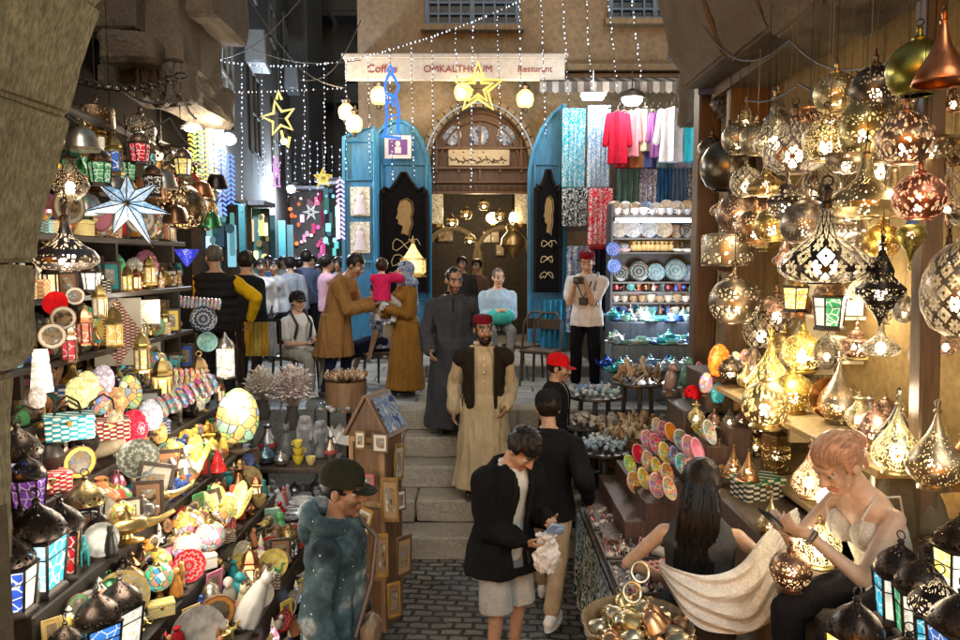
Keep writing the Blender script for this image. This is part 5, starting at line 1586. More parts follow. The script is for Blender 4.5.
shawl([[lp(659, 560, 3.42), lp(674, 568, 3.3), lp(706, 576, 3.26), lp(738, 568, 3.28), lp(762, 538, 3.36), lp(778, 520, 3.44), lp(797, 508, 3.48)],
       [lp(660, 566, 3.38), lp(680, 584, 3.26), lp(710, 596, 3.22), lp(747, 588, 3.25), lp(769, 566, 3.33), lp(786, 534, 3.42), lp(799, 514, 3.46)],
       [lp(662, 572, 3.36), lp(684, 602, 3.24), lp(716, 616, 3.21), lp(752, 618, 3.24), lp(778, 580, 3.31), lp(793, 548, 3.40), lp(800, 522, 3.46)],
       [lp(663, 578, 3.36), lp(690, 620, 3.24), lp(722, 634, 3.23), lp(758, 631, 3.24), lp(788, 606, 3.3), lp(798, 570, 3.39), lp(799, 536, 3.45)]], (.74, .72, .68), p.root)
p = sitting('seller with tied reddish hair in white camisole sitting among lanterns and looking at a phone', 900, 2.95, .75, R(108), seat=.5, H=1.66, voxel=.0075, female=True, build=.88, lean=.24, curve=.36, head=(.26, 0, 0), skin=(.5, .34, .245), hair=(.43, .25, .16),
   hl=(-.06, .5, .93), hr=(.1, .49, .91), hdl=(.25, .8, .35), hdr=(-.2, .8, .4), prn=(-.7, 0, .7), pl=(.7, 0, .7), curl=.8, fl=(-.1, .34, .09), fr=(.1, .42, .09))
p.top('camisole', 'cloth', (.62, .58, .5), .013, -.1, 0, zt=.36, amp=.006)
for q in (-1, 1):
 c, X, D, U = p.frame(.36)
 p.strap([c + X * q * .075 + D * .15, p.frame(.45)[0] + X * q * .1 + D * .1 + U * .01, p.frame(.5)[0] + X * q * .085 + U * .002, p.frame(.43)[0] + X * q * .09 - D * .115, p.frame(.33)[0] + X * q * .06 - D * .125], (.6, .56, .5), .005, mat='cloth')
p.trousers('cloth', (.016, .016, .019), .018); p.shoes((.05, .05, .05))
h_ = p.hair_cap(fringe=.05, grow=.008, amp=.002, low=-.07, back=-.09)
sp_ = []
for i in range(260):
 a = rnd.uniform(-2.3, 2.3)
 s0 = V((math.sin(a) * .072, .062 * math.cos(a) + .01, .085 - .03 * abs(a) + rnd.uniform(-.01, .01)))
 q = []
 for k in range(8):
  t_ = k / 7
  c = s0.lerp(V((rnd.uniform(-.02, .02), -.115, .03 + rnd.uniform(-.02, .02))), t_)
  d = (c - V((0, -.014, .03))); d = V((d.x / .0855, d.y / .1015, d.z / .098))
  if d.length < 1.0: d = d.normalized() * rnd.uniform(1.0, 1.025)
  q.append(p.hp(d.x * .0855, d.y * .1015 - .014, d.z * .098 + .03))
 sp_.append(q)
for s_ in (-1, 1):
 for i in range(5): sp_.append([p.hp(s_ * (.07 + .004 * math.sin(k + i)), .05 + .006 * i - .004 * k, .06 - .028 * k) for k in range(5)])
strands(h_, sp_, .0016)
m = MB(); p.he(m, (0, -.115, .02), (.04, .035, .045)); p.hc_(m, (0, -.11, .0), (0, -.1, -.1), .025, .01); obj('hair_tail', m, MAT['hair'], p.root, (.43, .25, .16))
m = MB(); c = (p.WL + p.WR) / 2 + V((0, .11, .05)); m.box(c, (.075, .15, .009), RX(.75)); obj('phone', m, MAT['ceramic'], p.root, (.03, .03, .03))
m = MB()
for e_ in (.55, .7):
 q = p.EL.lerp(p.WL, .97); d = (p.WL - p.EL).normalized(); u = d.orthogonal().normalized()
 m.tube([q - d * (e_ - .6) * .1 + (u * math.cos(a) + d.cross(u) * math.sin(a)) * .034 for a in [2 * PI * k / 12 for k in range(12)]], .004, 5, closed=True)
obj('bracelet', m, MAT['metal'], p.root, (.3, .28, .25))
p2 = p
p = Fig('dark haired visitor close to the camera whose head shows at the bottom edge', at(534, 1.95, 0), R(0), 1.615, .012, skin=SKIN_M)
p.top('jacket', 'cloth', (.02, .02, .025), .03); p.trousers('cloth', (.02, .02, .03)); p.hair_cap(grow=.014, amp=.01); p.shoes((.03, .03, .03))
def passer(label, px, Y, rz, H, topc, legc, sl=.97, mat='cloth', robe=False, female=False, hair=(.012, .01, .01), **k):
 p = Fig(label, at(px, Y, 1.1), R(rz), H, .02, skin=SKIN_M, hair=hair, female=female, **k)
 if robe: p.robe(mat, topc, .1, .03, .25, .2, 'dress')
 else: p.top('shirt', mat, topc, .025, -.12, sl, .02); p.trousers('cloth', legc, .018)
 p.hair_cap(grow=.012); p.shoes((.03, .03, .03))
 return p
passer('man in pink shirt raising a phone in the alley crowd', 327, 11.6, -60, 1.72, (.5, .3, .38), (.12, .1, .12), hl=(-.06, .3, 1.45), hr=(.08, .3, 1.45))
passer('man in navy shirt facing the lit shops in the alley crowd', 307, 13, 20, 1.82, (.07, .09, .16), (.02, .02, .03), .5)
passer('man in black jacket next to the pink shirted man', 345, 11.8, 15, 1.7, (.015, .017, .022), (.02, .02, .03))
passer('woman in pale grey robe walking at the edge of the alley crowd', 276, 12, 160, 1.65, (.32, .32, .34), (.1, .1, .1), robe=True, female=True)
passer('person in light grey tunic walking away beside the woman in pale grey', 291, 12.6, 10, 1.7, (.26, .28, .32), (.08, .08, .1), robe=True)
passer('woman in white top with dark hair behind the trinket shelves', 262, 11.5, 200, 1.66, (.55, .55, .58), (.05, .05, .07), female=True)
passer('tall man in black coat between the yellow sleeved man and the crowd', 234, 10.5, 170, 1.82, (.014, .014, .018), (.02, .02, .02))
passer('child in mauve shirt low in the alley crowd', 319, 14, 180, 1.55, (.3, .2, .32), (.05, .05, .06))
passer('woman in dark robe beside the blue door', 357, 11.9, 190, 1.66, (.05, .045, .05), (.02, .02, .02), robe=True, female=True)
passer('far man in white shirt under the glaring alley lamp', 284, 16, 180, 1.74, (.5, .5, .5), (.04, .04, .05))
passer('far man in brown jacket in front of the yellow lit shop', 297, 17.5, 10, 1.74, (.1, .06, .035), (.03, .03, .03))
passer('far woman in black headscarf robe at the pink lit shop', 333, 17, 0, 1.64, (.02, .02, .024), (.02, .02, .02), robe=True, female=True)
passer('waiter in dark shirt standing inside the cafe doorway', 462, 12.9, 170, 1.7, (.03, .028, .03), (.02, .02, .02))
passer('guest in brown jumper standing in the cafe doorway', 477, 13.1, 150, 1.66, (.12, .07, .05), (.03, .03, .03))
for i_, (px, Y, rz, H, c, nm) in enumerate(((252, 12.5, 20, 1.7, (.4, .36, .3), 'in beige shirt walking away past the trinket shelves'), (269, 13.5, 185, 1.72, (.06, .1, .2), 'in dark blue shirt coming from the lavender shop'), (300, 14.5, 30, 1.68, (.5, .48, .5), 'in white blouse between the navy shirt and the pale robe'), (313, 15.5, 160, 1.75, (.25, .05, .06), 'in wine red top before the pink lit shop'), (339, 13.2, 175, 1.7, (.32, .34, .4), 'in grey blue shirt beside the narrow blue door leaf'), (264, 17, 10, 1.74, (.03, .03, .03), 'in black at the far lavender shop'), (322, 18.5, 15, 1.7, (.45, .42, .35), 'in pale cream jacket far down the alley'), (351, 14.2, 170, 1.66, (.4, .12, .2), 'in rose top half behind the blue door leaf'))):
 passer('distant passer ' + nm, px, Y, rz, H, c, (.05, .05, .07), female=i_ % 2 == 0)
def base(name, label, cat): return thing(name, label, cat)
BR = (.52, .36, .13); SIL = (.5, .45, .38); COP = (.5, .2, .09); DKM = (.07, .05, .04); GUN = (.2, .15, .12)
SHAPES = {   # radius, height pairs; unit half width
 'globe': ([(.5, -.82), (.75, -.68), (.95, -.3), (1, 0), (.94, .35), (.72, .7), (.42, .9), (.2, .98)], .98),
 'tear': ([(.42, -.95), (.7, -.85), (.95, -.55), (1, -.25), (.9, .1), (.62, .5), (.34, .9), (.16, 1.3), (.07, 1.65), (.03, 1.8)], 1.8),
 'onion': ([(.35, -.6), (.75, -.55), (.98, -.35), (1, -.18), (.85, .05), (.5, .28), (.26, .5), (.17, .8), (.13, 1.1)], 1.1),
 'drum': ([(.92, -.62), (.96, -.6), (1, -.5), (1, .5), (.96, .6), (.7, .66), (.2, .7)], .7),
 'bowl': ([(.2, -.5), (.6, -.42), (.9, -.1), (1, .2), (.99, .24)], .24),
 'hexa': ([(.5, -.72), (.9, -.5), (1, 0), (.88, .28), (.5, .4), (.42, .7), (.3, .85), (.1, .95)], .95),
 'egg': ([(.3, -1.2), (.7, -1.0), (.95, -.5), (1, 0), (.92, .5), (.7, .95), (.4, 1.25), (.15, 1.35)], 1.35),
 'lobed': ([(.03, -1.75), (.12, -1.5), (.38, -1.1), (.55, -.95), (.6, -.75), (1, -.4), (1.02, -.1), (.75, .15), (.5, .45), (.52, .65), (.4, .95), (.15, 1.45), (.05, 1.8)], 1.8),
 'cone': ([(1, -.8), (1.02, -.72), (.85, -.3), (.55, .2), (.3, .7), (.17, 1.2), (.12, 1.5)], 1.5),
 'vase': ([(.45, -1.15), (.3, -1), (.7, -.7), (1, -.2), (.85, .3), (.4, .8), (.25, 1.1), (.4, 1.3)], 1.3),
 'box': ([(.95, -1.35), (1, -1.3), (1, 1.2), (.9, 1.3), (.3, 1.55)], 1.55),
}
def mk_lamp(shape, mat, hang=True, seg=24):
 prof, top = SHAPES[shape]
 n = 4 if shape == 'box' else 6 if shape == 'hexa' else seg
 t = base('hanging_lamp' if hang else 'shelf_lamp', 'x', 'lamp')
 m = MB(); m.lathe([(r * .1, z * .1) for r, z in prof], n, caps=False)
 obj('shade', m, MAT[mat], t, (*BR, 1), smooth=n > 6)
 b, lo = prof[0][0] * .1, prof[0][1] * .1
 m = MB()
 m.tube([(b * 1.03 * math.cos(a), b * 1.03 * math.sin(a), lo) for a in [2 * PI * i / n + (0 if n > 6 else 0) for i in range(n)]], .0035, 6, closed=True)
 obj('rim', m, MAT['metal'], t, BR)
 m = MB()
 rt = max(prof[-1][0] * .1, .012)
 m.lathe([(rt * 1.15, top * .1 - .004), (rt * 1.25, top * .1 + .006), (rt * .6, top * .1 + .014), (.009, top * .1 + .028), (.012, top * .1 + .038), (.003, top * .1 + .05)], 12)
 obj('cap', m, MAT['metal'], t, BR)
 if hang:
  m = MB(); m.tube([(.011 * math.cos(a), 0, top * .1 + .058 + .011 * math.sin(a)) for a in [2 * PI * i / 10 for i in range(10)]], .0028, 5, closed=True)
  m.cone((0, 0, top * .1 + .066), (0, 0, top * .1 + .8), .0016, .0016, 4)
  obj('chain', m, MAT['dark_metal'], t)
 else:
  m = MB(); m.lathe([(b * 1.15 + .008, lo - .02), (b * 1.2 + .008, lo - .012), (b, lo)], 14 if n > 6 else n); obj('foot', m, MAT['metal'], t, BR)
 m = MB(); m.ell((0, 0, max(lo * .3, -.03)), (.026, .026, .034), 10, 6); obj('bulb', m, MAT['bulb'], t, (1, .78, .42, 1.))
 return t
def lampk(shape, mat, hang=True):
 k = f'{shape}/{mat}/{hang}'
 proto(k, lambda: mk_lamp(shape, 'p_' + mat if mat in ('filigree', 'dots', 'scales', 'star', 'swirl') else mat, hang))
 return k
def put_lamp(shape, mat, px, py, w, x, col, lit, label, hang=True, group=None, holes=1., tilt=0., Y=None):
 """w = width in photo pixels; x = distance of its axis to the right of the camera axis"""
 Y = Y or x * F / (px - 480)
 sc = w / 2 * pxm(Y) / .1
 return inst(lampk(shape, mat, hang), P(px, py, Y), label, rnd.uniform(0, 6), sc, group,
    {'shade': (*col, holes), 'cap': tuple(c * .8 for c in col), 'foot': tuple(c * .7 for c in col), 'rim': tuple(c * .9 for c in col), 'bulb': (1, .82, .52, lit)}, (tilt, 0, rnd.uniform(0, 6)))
def mk_lantern(n=4):
 t = base('glass_lantern', 'x', 'lantern')
 h, r, rt = .2, .075, .095
 ang = [2 * PI * i / n + PI / n for i in range(n)]
 m = MB()
 m.lathe([(r * 1.25, 0), (r * 1.25, .012), (r * 1.05, .03)], n, rot=RZ(PI / n)); m.lathe([(rt * 1.08, h), (rt * 1.16, h + .012), (rt * 1.0, h + .022)], n, rot=RZ(PI / n))
 for a in ang: m.cone((r * 1.04 * math.cos(a), r * 1.04 * math.sin(a), .02), (rt * 1.05 * math.cos(a), rt * 1.05 * math.sin(a), h + .01), .006, .006, 5)
 for i in range(n):
  a, b = ang[i], ang[(i + 1) % n]
  for f_ in (.32, .68):
   z = .03 + (h - .03) * f_; q = (r + (rt - r) * f_) * 1.03
   if f_ > .5: m.cone((q * math.cos(a), q * math.sin(a), z), (q * math.cos(b), q * math.sin(b), z), .003, .003, 4)
 obj('frame', m, MAT['dark_metal'], t)
 for i in range(n):
  a, b = ang[i], ang[(i + 1) % n]
  m = MB()
  q = [V((r * math.cos(a), r * math.sin(a), .03)), V((r * math.cos(b), r * math.sin(b), .03)), V((rt * math.cos(b), rt * math.sin(b), h)), V((rt * math.cos(a), rt * math.sin(a), h))]
  inn = [p * .97 + V((0, 0, .003)) for p in q]
  m.add(q + inn, [(0, 1, 2, 3), (7, 6, 5, 4), (0, 4, 5, 1), (2, 6, 7, 3), (1, 5, 6, 2), (3, 7, 4, 0)])
  obj('pane', m, MAT['pane'], t, (.05, .4, .6, .8), smooth=False)
 m = MB(); m.lathe([(rt * 1.0, h + .02), (rt * 1.02, h + .04), (rt * .82, h + .075), (rt * .5, h + .105), (rt * .2, h + .125), (.008, h + .14)], 16, caps=False)
 obj('dome', m, MAT['p_filigree'], t, (*DKM, 1))
 m = MB(); m.lathe([(.012, h + .135), (.016, h + .145), (.006, h + .155)], 8)
 m.tube([(.018 * math.cos(a), 0, h + .172 + .018 * math.sin(a)) for a in [2 * PI * i / 10 for i in range(10)]], .003, 5, closed=True)
 obj('ring', m, MAT['dark_metal'], t)
 return t
for n_ in (4, 6): proto(f'lantern{n_}', lambda n_=n_: mk_lantern(n_))
def mk_simple(name, cat, parts):
 """parts: (part name, MB, material, colour)"""
 t = base(name, 'x', cat)
 for nm, m, mt, c in parts: obj(nm, m, MAT[mt], t, c)
 return t
def mk_mosaic_globe():
 a = MB(); a.ell((0, 0, .16), (.085, .085, .08), 24, 12)
 b = MB(); b.lathe([(.06, 0), (.062, .01), (.03, .03), (.022, .06), (.035, .085), (.04, .09)], 16)
 c = MB(); c.lathe([(.03, .235), (.02, .245), (.004, .255)], 10)
 return mk_simple('mosaic_lamp', 'lamp', [('globe', a, 'mosaic', (.8, .5, .2, 1)), ('foot', b, 'metal', BR), ('cap', c, 'metal', BR)])
proto('mosaic_globe', mk_mosaic_globe)
def mk_shell(mat='speckle'):
 a = MB(); a.lathe([(.02, -.1), (.055, -.085), (.08, -.03), (.083, .02), (.07, .07), (.045, .105), (.015, .122), (.002, .125)], 22, sy=.55)
 b = MB(); b.lathe([(.045, -.135), (.045, -.125), (.015, -.115), (.022, -.09)], 12)
 return mk_simple('shell_lamp', 'lamp', [('shade', a, mat, (1, .8, .3, .8)), ('foot', b, 'wood', (.08, .05, .03))])
proto('shell', mk_shell); proto('mshell', lambda: mk_shell('mosaic'))
def mk_petal():
 """lamp of several standing glass petals round a bulb"""
 t = base('petal_lamp', 'x', 'lamp')
 for k in range(5):
  a = 2 * PI * k / 5
  M = RZ(a) @ RX(0) @ RY(.45)
  m = MB(); m.ell(M @ V((0, 0, .1)) + RZ(a) @ V((.03, 0, 0)), (.016, .042, .085), 10, 7, M); obj('petal', m, MAT['speckle'], t, (1, .8, .2, .9))
 m = MB(); m.ell((0, 0, .08), (.035, .035, .06), 10, 6); obj('bulb', m, MAT['bulb'], t, (1, .85, .6, .1))
 m = MB(); m.lathe([(.06, -.04), (.06, -.03), (.02, -.01), (.05, .02)], 12); obj('foot', m, MAT['wood'], t, (.06, .04, .02))
 return t
proto('petal', mk_petal)
def mk_plate():
 a = MB(); a.lathe([(.03, .006), (.065, 0), (.075, .006), (.1, .016), (.1, .02), (.074, .011), (.03, .01), (.001, .009)], 28)
 return mk_simple('plate', 'plate', [('dish', a, 'plate', (.05, .12, .3)), ])
def mk_plate1():
 a = MB(); a.lathe([(.001, .003), (.065, 0), (.075, .006), (.1, .016), (.1, .02), (.074, .011), (.03, .01), (.001, .009)], 28)
 o = obj('plate', a, MAT['plate'], None, (.05, .12, .3)); return tag(o, 'x', 'plate')
proto('plate', mk_plate1)
def single(name, cat, fn, mat, col, smooth=True):
 def f():
  m = MB(); fn(m)
  return tag(obj(name, m, MAT[mat], None, col, smooth=smooth), 'x', cat)
 return f
def mk_frame():
 w, h = .1, .13
 a = MB()
 for s in (-1, 1): a.box((s * (w - .012), 0, 0), (.024, .018, 2 * h), bev=.003); a.box((0, 0, s * (h - .012)), (2 * w - .05, .018, .024), bev=.003)
 b = MB(); b.box((0, .002, 0), (2 * w - .045, .008, 2 * h - .045))
 c = MB(); c.box((0, -.003, 0), (.095, .006, .135))
 d = MB(); d.box((0, .05, -.03), (.03, .006, .19), RX(.45))
 return mk_simple('small_picture', 'picture', [('frame', a, 'wood', (.04, .022, .014)), ('mount', b, 'paper', (.5, .45, .36)), ('picture', c, 'photo', (1, 1, 1)), ('stand', d, 'wood', (.05, .03, .02))])
proto('frame', mk_frame)
def mk_box():
 a = MB(); a.box((0, 0, .035), (.17, .11, .07), bev=.004)
 b = MB(); b.box((0, 0, .083), (.176, .116, .024), bev=.005)
 c = MB(); c.box((0, -.06, .068), (.02, .006, .022), bev=.002)
 return mk_simple('trinket_box', 'box', [('body', a, 'inlay', (.07, .03, .015)), ('lid', b, 'inlay', (.09, .04, .02)), ('clasp', c, 'metal', BR)])
proto('box', mk_box)
def mk_genie():
 a = MB(); a.lathe([(.045, 0), (.048, .008), (.018, .022), (.014, .04), (.05, .055), (.07, .08), (.055, .105), (.03, .115)], 18, sx=1.35)
 b = MB(); b.tube([(.075, 0, .08), (.12, 0, .085), (.16, 0, .105), (.185, 0, .12)], [.026, .017, .012, .009], 8)
 c = MB(); c.tube([(-.08, 0, .075), (-.13, 0, .07), (-.145, 0, .105), (-.12, 0, .13), (-.085, 0, .11)], .007, 6)
 d = MB(); d.lathe([(.032, .115), (.03, .125), (.012, .145), (.005, .155), (.011, .165), (.002, .178)], 12)
 return mk_simple('oil_lamp', 'oil lamp', [('body', a, 'metal', BR), ('spout', b, 'metal', BR), ('handle', c, 'metal', BR), ('lid', d, 'metal', BR)])
proto('genie', mk_genie)
def mk_cat():
 a = MB(); a.lathe([(.03, 0), (.034, .02), (.03, .06), (.02, .1), (.015, .115)], 10, sy=1.25)
 a.ell((0, -.01, .128), (.017, .02, .017), 10, 6)
 for s in (-1, 1): a.cone((s * .01, -.006, .14), (s * .012, -.004, .162), .006, .001, 5); a.caps((s * .011, -.028, .06), (s * .011, -.034, .006), .008, .009, 6)
 me = remesh(a, .005, 1)
 t = base('cat_statue', 'x', 'statue'); link('body', me, MAT['paint'], t, (.02, .018, .016))
 b = MB(); b.box((0, 0, -.006), (.07, .085, .012), bev=.002); obj('plinth', b, MAT['wood'], t, (.03, .02, .015))
 return t
proto('cat', mk_cat)
def mk_figure():
 a = MB(); a.lathe([(.026, 0), (.028, .015), (.02, .05), (.026, .09), (.03, .115), (.01, .13)], 10, sy=.7); a.ell((0, 0, .146), (.016, .017, .02), 8, 6)
 for s in (-1, 1): a.caps((s * .03, 0, .11), (s * .025, -.018, .07), .008, .007, 6); a.caps((s * .016, 0, .155), (s * .024, .004, .115), .009, .011, 6)
 me = remesh(a, .005, 1)
 t = base('figurine', 'x', 'statue'); link('body', me, MAT['paint'], t, (.2, .13, .06))
 b = MB(); b.box((0, 0, -.006), (.06, .05, .012), bev=.002); obj('plinth', b, MAT['wood'], t, (.03, .02, .015))
 return t
proto('figure', mk_figure)
def mk_camel():
 a = MB(); a.ell((0, 0, .085), (.05, .024, .028), 10, 7); a.ell((0, 0, .115), (.02, .018, .022), 8, 6)
 a.caps((.04, 0, .09), (.066, 0, .085), .014, .01, 7); a.caps((.066, 0, .085), (.075, 0, .13), .01, .009, 7); a.caps((.075, 0, .133), (.1, 0, .127), .011, .007, 7)
 for x in (-.035, .035):
  for y in (-.014, .014): a.caps((x, y, .075), (x, y, .004), .009, .006, 6)
 me = remesh(a, .005, 1)
 return tag(link('camel_figurine', me, MAT['paint'], None, (.3, .18, .08)), 'x', 'statue')
proto('camel', mk_camel)
proto('pyramid', single('pyramid', 'souvenir', lambda m: m.lathe([(.05, 0), (.05, .003), (.001, .065)], 4), 'ceramic', (.6, .55, .45), False))
def mk_cup():
 a = MB(); a.lathe([(.02, 0), (.022, .004), (.036, .03), (.04, .06), (.037, .06), (.033, .03), (.001, .008)], 16)
 b = MB(); b.tube([(.038, 0, .05), (.058, 0, .045), (.058, 0, .022), (.034, 0, .018)], .005, 6)
 return mk_simple('cup', 'cup', [('bowl', a, 'ceramic', (.6, .6, .6)), ('handle', b, 'ceramic', (.6, .6, .6))])
proto('cup', mk_cup)
def mk_pot():
 a = MB(); a.lathe([(.035, 0), (.06, .02), (.068, .055), (.05, .09), (.03, .1)], 16)
 b = MB(); b.tube([(.06, 0, .04), (.095, 0, .06), (.11, 0, .1)], [.016, .01, .007], 7)
 c = MB(); c.tube([(-.06, 0, .08), (-.1, 0, .08), (-.1, 0, .035), (-.06, 0, .03)], .007, 6)
 d = MB(); d.lathe([(.032, .1), (.02, .115), (.008, .12), (.012, .132), (.002, .14)], 12)
 return mk_simple('teapot', 'teapot', [('body', a, 'metal', SIL), ('spout', b, 'metal', SIL), ('handle', c, 'metal', SIL), ('lid', d, 'metal', SIL)])
proto('teapot', mk_pot)
def mk_vase():
 a = MB(); a.lathe([(.03, 0), (.032, .01), (.055, .06), (.05, .1), (.022, .14), (.018, .17), (.032, .19), (.028, .19), (.014, .168)], 16)
 b = MB(); b.lathe([(.056, .06), (.0575, .075), (.053, .09)], 16, caps=False)
 return mk_simple('vase', 'vase', [('body', a, 'metal', BR), ('band', b, 'paint', (.3, .05, .05))])
proto('vase', mk_vase)
def mk_bottle():
 a = MB(); a.lathe([(.02, 0), (.022, .005), (.026, .03), (.012, .06), (.008, .075)], 10)
 b = MB(); b.lathe([(.009, .075), (.013, .085), (.006, .105), (.001, .12)], 8)
 return mk_simple('perfume_bottle', 'bottle', [('flask', a, 'pane', (.3, .4, .5, .15)), ('stopper', b, 'pane', (.5, .4, .2, .15))])
proto('bottle', mk_bottle)
def mk_bowl():
 a = MB(); a.lathe([(.02, -.03), (.045, -.022), (.062, 0), (.06, .002), (.042, -.015), (.001, -.02)], 18, sx=.8)
 b = MB(); b.lathe([(.057, .0), (.0645, .002), (.0645, .0045), (.056, .0045)], 18, sx=.8, caps=False)
 return mk_simple('bowl', 'bowl', [('body', a, 'beads', (.8, .4, .3, .5)), ('rim', b, 'ceramic', (.6, .55, .45))])
proto('bowl', mk_bowl)
proto('pbowl', lambda: mk_simple('bowl', 'bowl', [('body', (lambda a: a.lathe([(.02, -.03), (.045, -.022), (.062, 0), (.06, .002), (.042, -.015), (.001, -.02)], 18, sx=.8))(MB()), 'ceramic', (.8, .4, .3)), ('rim', (lambda a: a.lathe([(.057, .0), (.0645, .002), (.0645, .0045), (.056, .0045)], 18, sx=.8, caps=False))(MB()), 'ceramic', (.6, .55, .45))]))
def mk_drum():
 a = MB(); a.lathe([(.085, -.012), (.09, -.012), (.09, .012), (.085, .012)], 20, rot=RX(PI / 2), caps=False)
 b = MB(); b.lathe([(.001, .009), (.086, .009), (.086, .004), (.001, .004)], 20, rot=RX(PI / 2))
 c = MB(); c.ell((0, -.0105, 0), (.066, .003, .066), 18, 5)
 return mk_simple('hand_drum', 'drum', [('hoop', a, 'wood', (.2, .1, .05)), ('skin', b, 'paper', (.6, .55, .46)), ('motif', c, 'photo', (.8, .8, .8))])
proto('drum', mk_drum)
def mk_bangles():
 a = MB(); a.cone((-.15, 0, 0), (.15, 0, 0), .008, .008, 8)
 t = mk_simple('bangle_rack', 'bangles', [('dowel', a, 'wood', (.2, .12, .06))])
 for i in range(11):
  m = MB(); x = -.13 + .026 * i
  m.tube([(x, .035 * math.cos(q), -.022 + .035 * math.sin(q)) for q in [2 * PI * k / 12 for k in range(12)]], .0095, 6, closed=True)
  obj('bangle', m, MAT['beads'], t, [(.2, .08, .5), (.6, .15, .4), (.7, .4, .5), (.1, .1, .4), (.6, .5, .5)][i % 5])
 return t
proto('bangles', mk_bangles)
def mk_hook_lamp():
 """dark iron table lamp: turned body with two curved arms and small shades"""
 a = MB(); a.lathe([(.08, 0), (.085, .012), (.03, .04), (.02, .08), (.06, .13), (.075, .18), (.05, .23), (.02, .26), (.03, .3), (.012, .34)], 16)
 t = mk_simple('iron_lamp', 'lamp', [('body', a, 'dark_metal', DKM)])
 for s in (-1, 1):
  m = MB(); m.tube([(0, 0, .3), (s * .04, 0, .42), (s * .1, 0, .46), (s * .15, 0, .42), (s * .16, 0, .35)], .007, 6); q = obj('arm', m, MAT['dark_metal'], t)
  m = MB(); m.lathe([(.05, -.06), (.045, -.03), (.02, 0), (.008, .01)], 12, (s * .16, 0, .35)); obj('shade', m, MAT['speckle'], q, (.5, .4, .25, .15))
 return t
proto('hook_lamp', mk_hook_lamp)
def mk_brass_lantern():
 """small tall hexagonal brass lantern with bars and a domed lid"""
 a = MB(); a.lathe([(.05, 0), (.052, .012), (.04, .02)], 6); a.lathe([(.045, .13), (.054, .14), (.04, .155), (.045, .165), (.03, .2), (.01, .22)], 6)
 for k in range(6): a.cone((.042 * math.cos(k * PI / 3), .042 * math.sin(k * PI / 3), .015), (.042 * math.cos(k * PI / 3), .042 * math.sin(k * PI / 3), .135), .005, .005, 5)
 b = MB(); b.lathe([(.036, .02), (.036, .13)], 6, caps=False)
 c = MB(); c.tube([(.014 * math.cos(q), 0, .235 + .014 * math.sin(q)) for q in [2 * PI * k / 10 for k in range(10)]], .003, 5, closed=True)
 return mk_simple('brass_lantern', 'lantern', [('frame', a, 'metal', BR), ('glass', b, 'pane', (.6, .45, .2, .3)), ('ring', c, 'metal', BR)])
proto('brass_lantern', mk_brass_lantern)
def mk_book():
 a = MB(); a.box((0, 0, .09), (.075, .028, .18), bev=.003)
 b = MB(); b.box((.004, 0, .09), (.072, .022, .172))
 return mk_simple('notebook', 'notebook', [('cover', a, 'leather', (.6, .08, .04))])
proto('notebook', mk_book)
proto('pouch', single('velvet_pouch', 'pouch', lambda m: m.lathe([(.02, 0), (.045, .01), (.05, .04), (.035, .075), (.015, .09), (.03, .11), (.028, .112)], 12, sy=.7), 'cloth', (.4, .05, .1)))
proto('canister', single('canister', 'tin', lambda m: (m.lathe([(.035, 0), (.036, .01), (.036, .1), (.038, .104), (.038, .118), (.012, .124), (.012, .134), (.002, .138)], 14)), 'metal', COP))
proto('stone', single('pebble_amulet', 'amulet', lambda m: m.ell((0, 0, .014), (.026, .02, .014), 8, 5), 'ceramic', (.3, .35, .38)))
proto('shellfish', single('carved_bird', 'souvenir', lambda m: (m.ell((0, 0, .022), (.03, .016, .02), 8, 6), m.ell((.024, 0, .045), (.011, .01, .011), 7, 5), m.cone((-.02, 0, .025), (-.05, 0, .035), .01, .003, 5)), 'paint', (.4, .35, .28)))
def mk_bird():
 a = MB(); a.ell((0, 0, .07), (.035, .04, .065), 12, 8, RX(.15)); a.ell((0, -.018, .15), (.026, .03, .028), 10, 7); a.cone((0, -.045, .148), (0, -.065, .135), .009, .002, 6); a.caps((0, .04, .04), (0, .075, -.03), .016, .006)
 me = remesh(a, .006, 1)
 t = base('parrot_statue', 'x', 'statue'); link('body', me, MAT['ceramic'], t, (.12, .35, .32))
 b = MB(); b.lathe([(.05, -.02), (.05, 0), (.03, .012)], 12); obj('plinth', b, MAT['wood'], t, (.1, .07, .05))
 return t
proto('bird', mk_bird)
proto('bell_cap', lambda: mk_simple('brass_bell', 'bell', [('body', (lambda a: a.lathe([(.05, -.01), (.055, .0), (.046, .03), (.036, .055), (.014, .07)], 14))(MB()), 'metal', BR), ('loop', (lambda a: a.tube([(.012 * math.cos(q), 0, .08 + .012 * math.sin(q)) for q in [2 * PI * k / 9 for k in range(9)]], .003, 5, closed=True))(MB()), 'metal', BR)]))
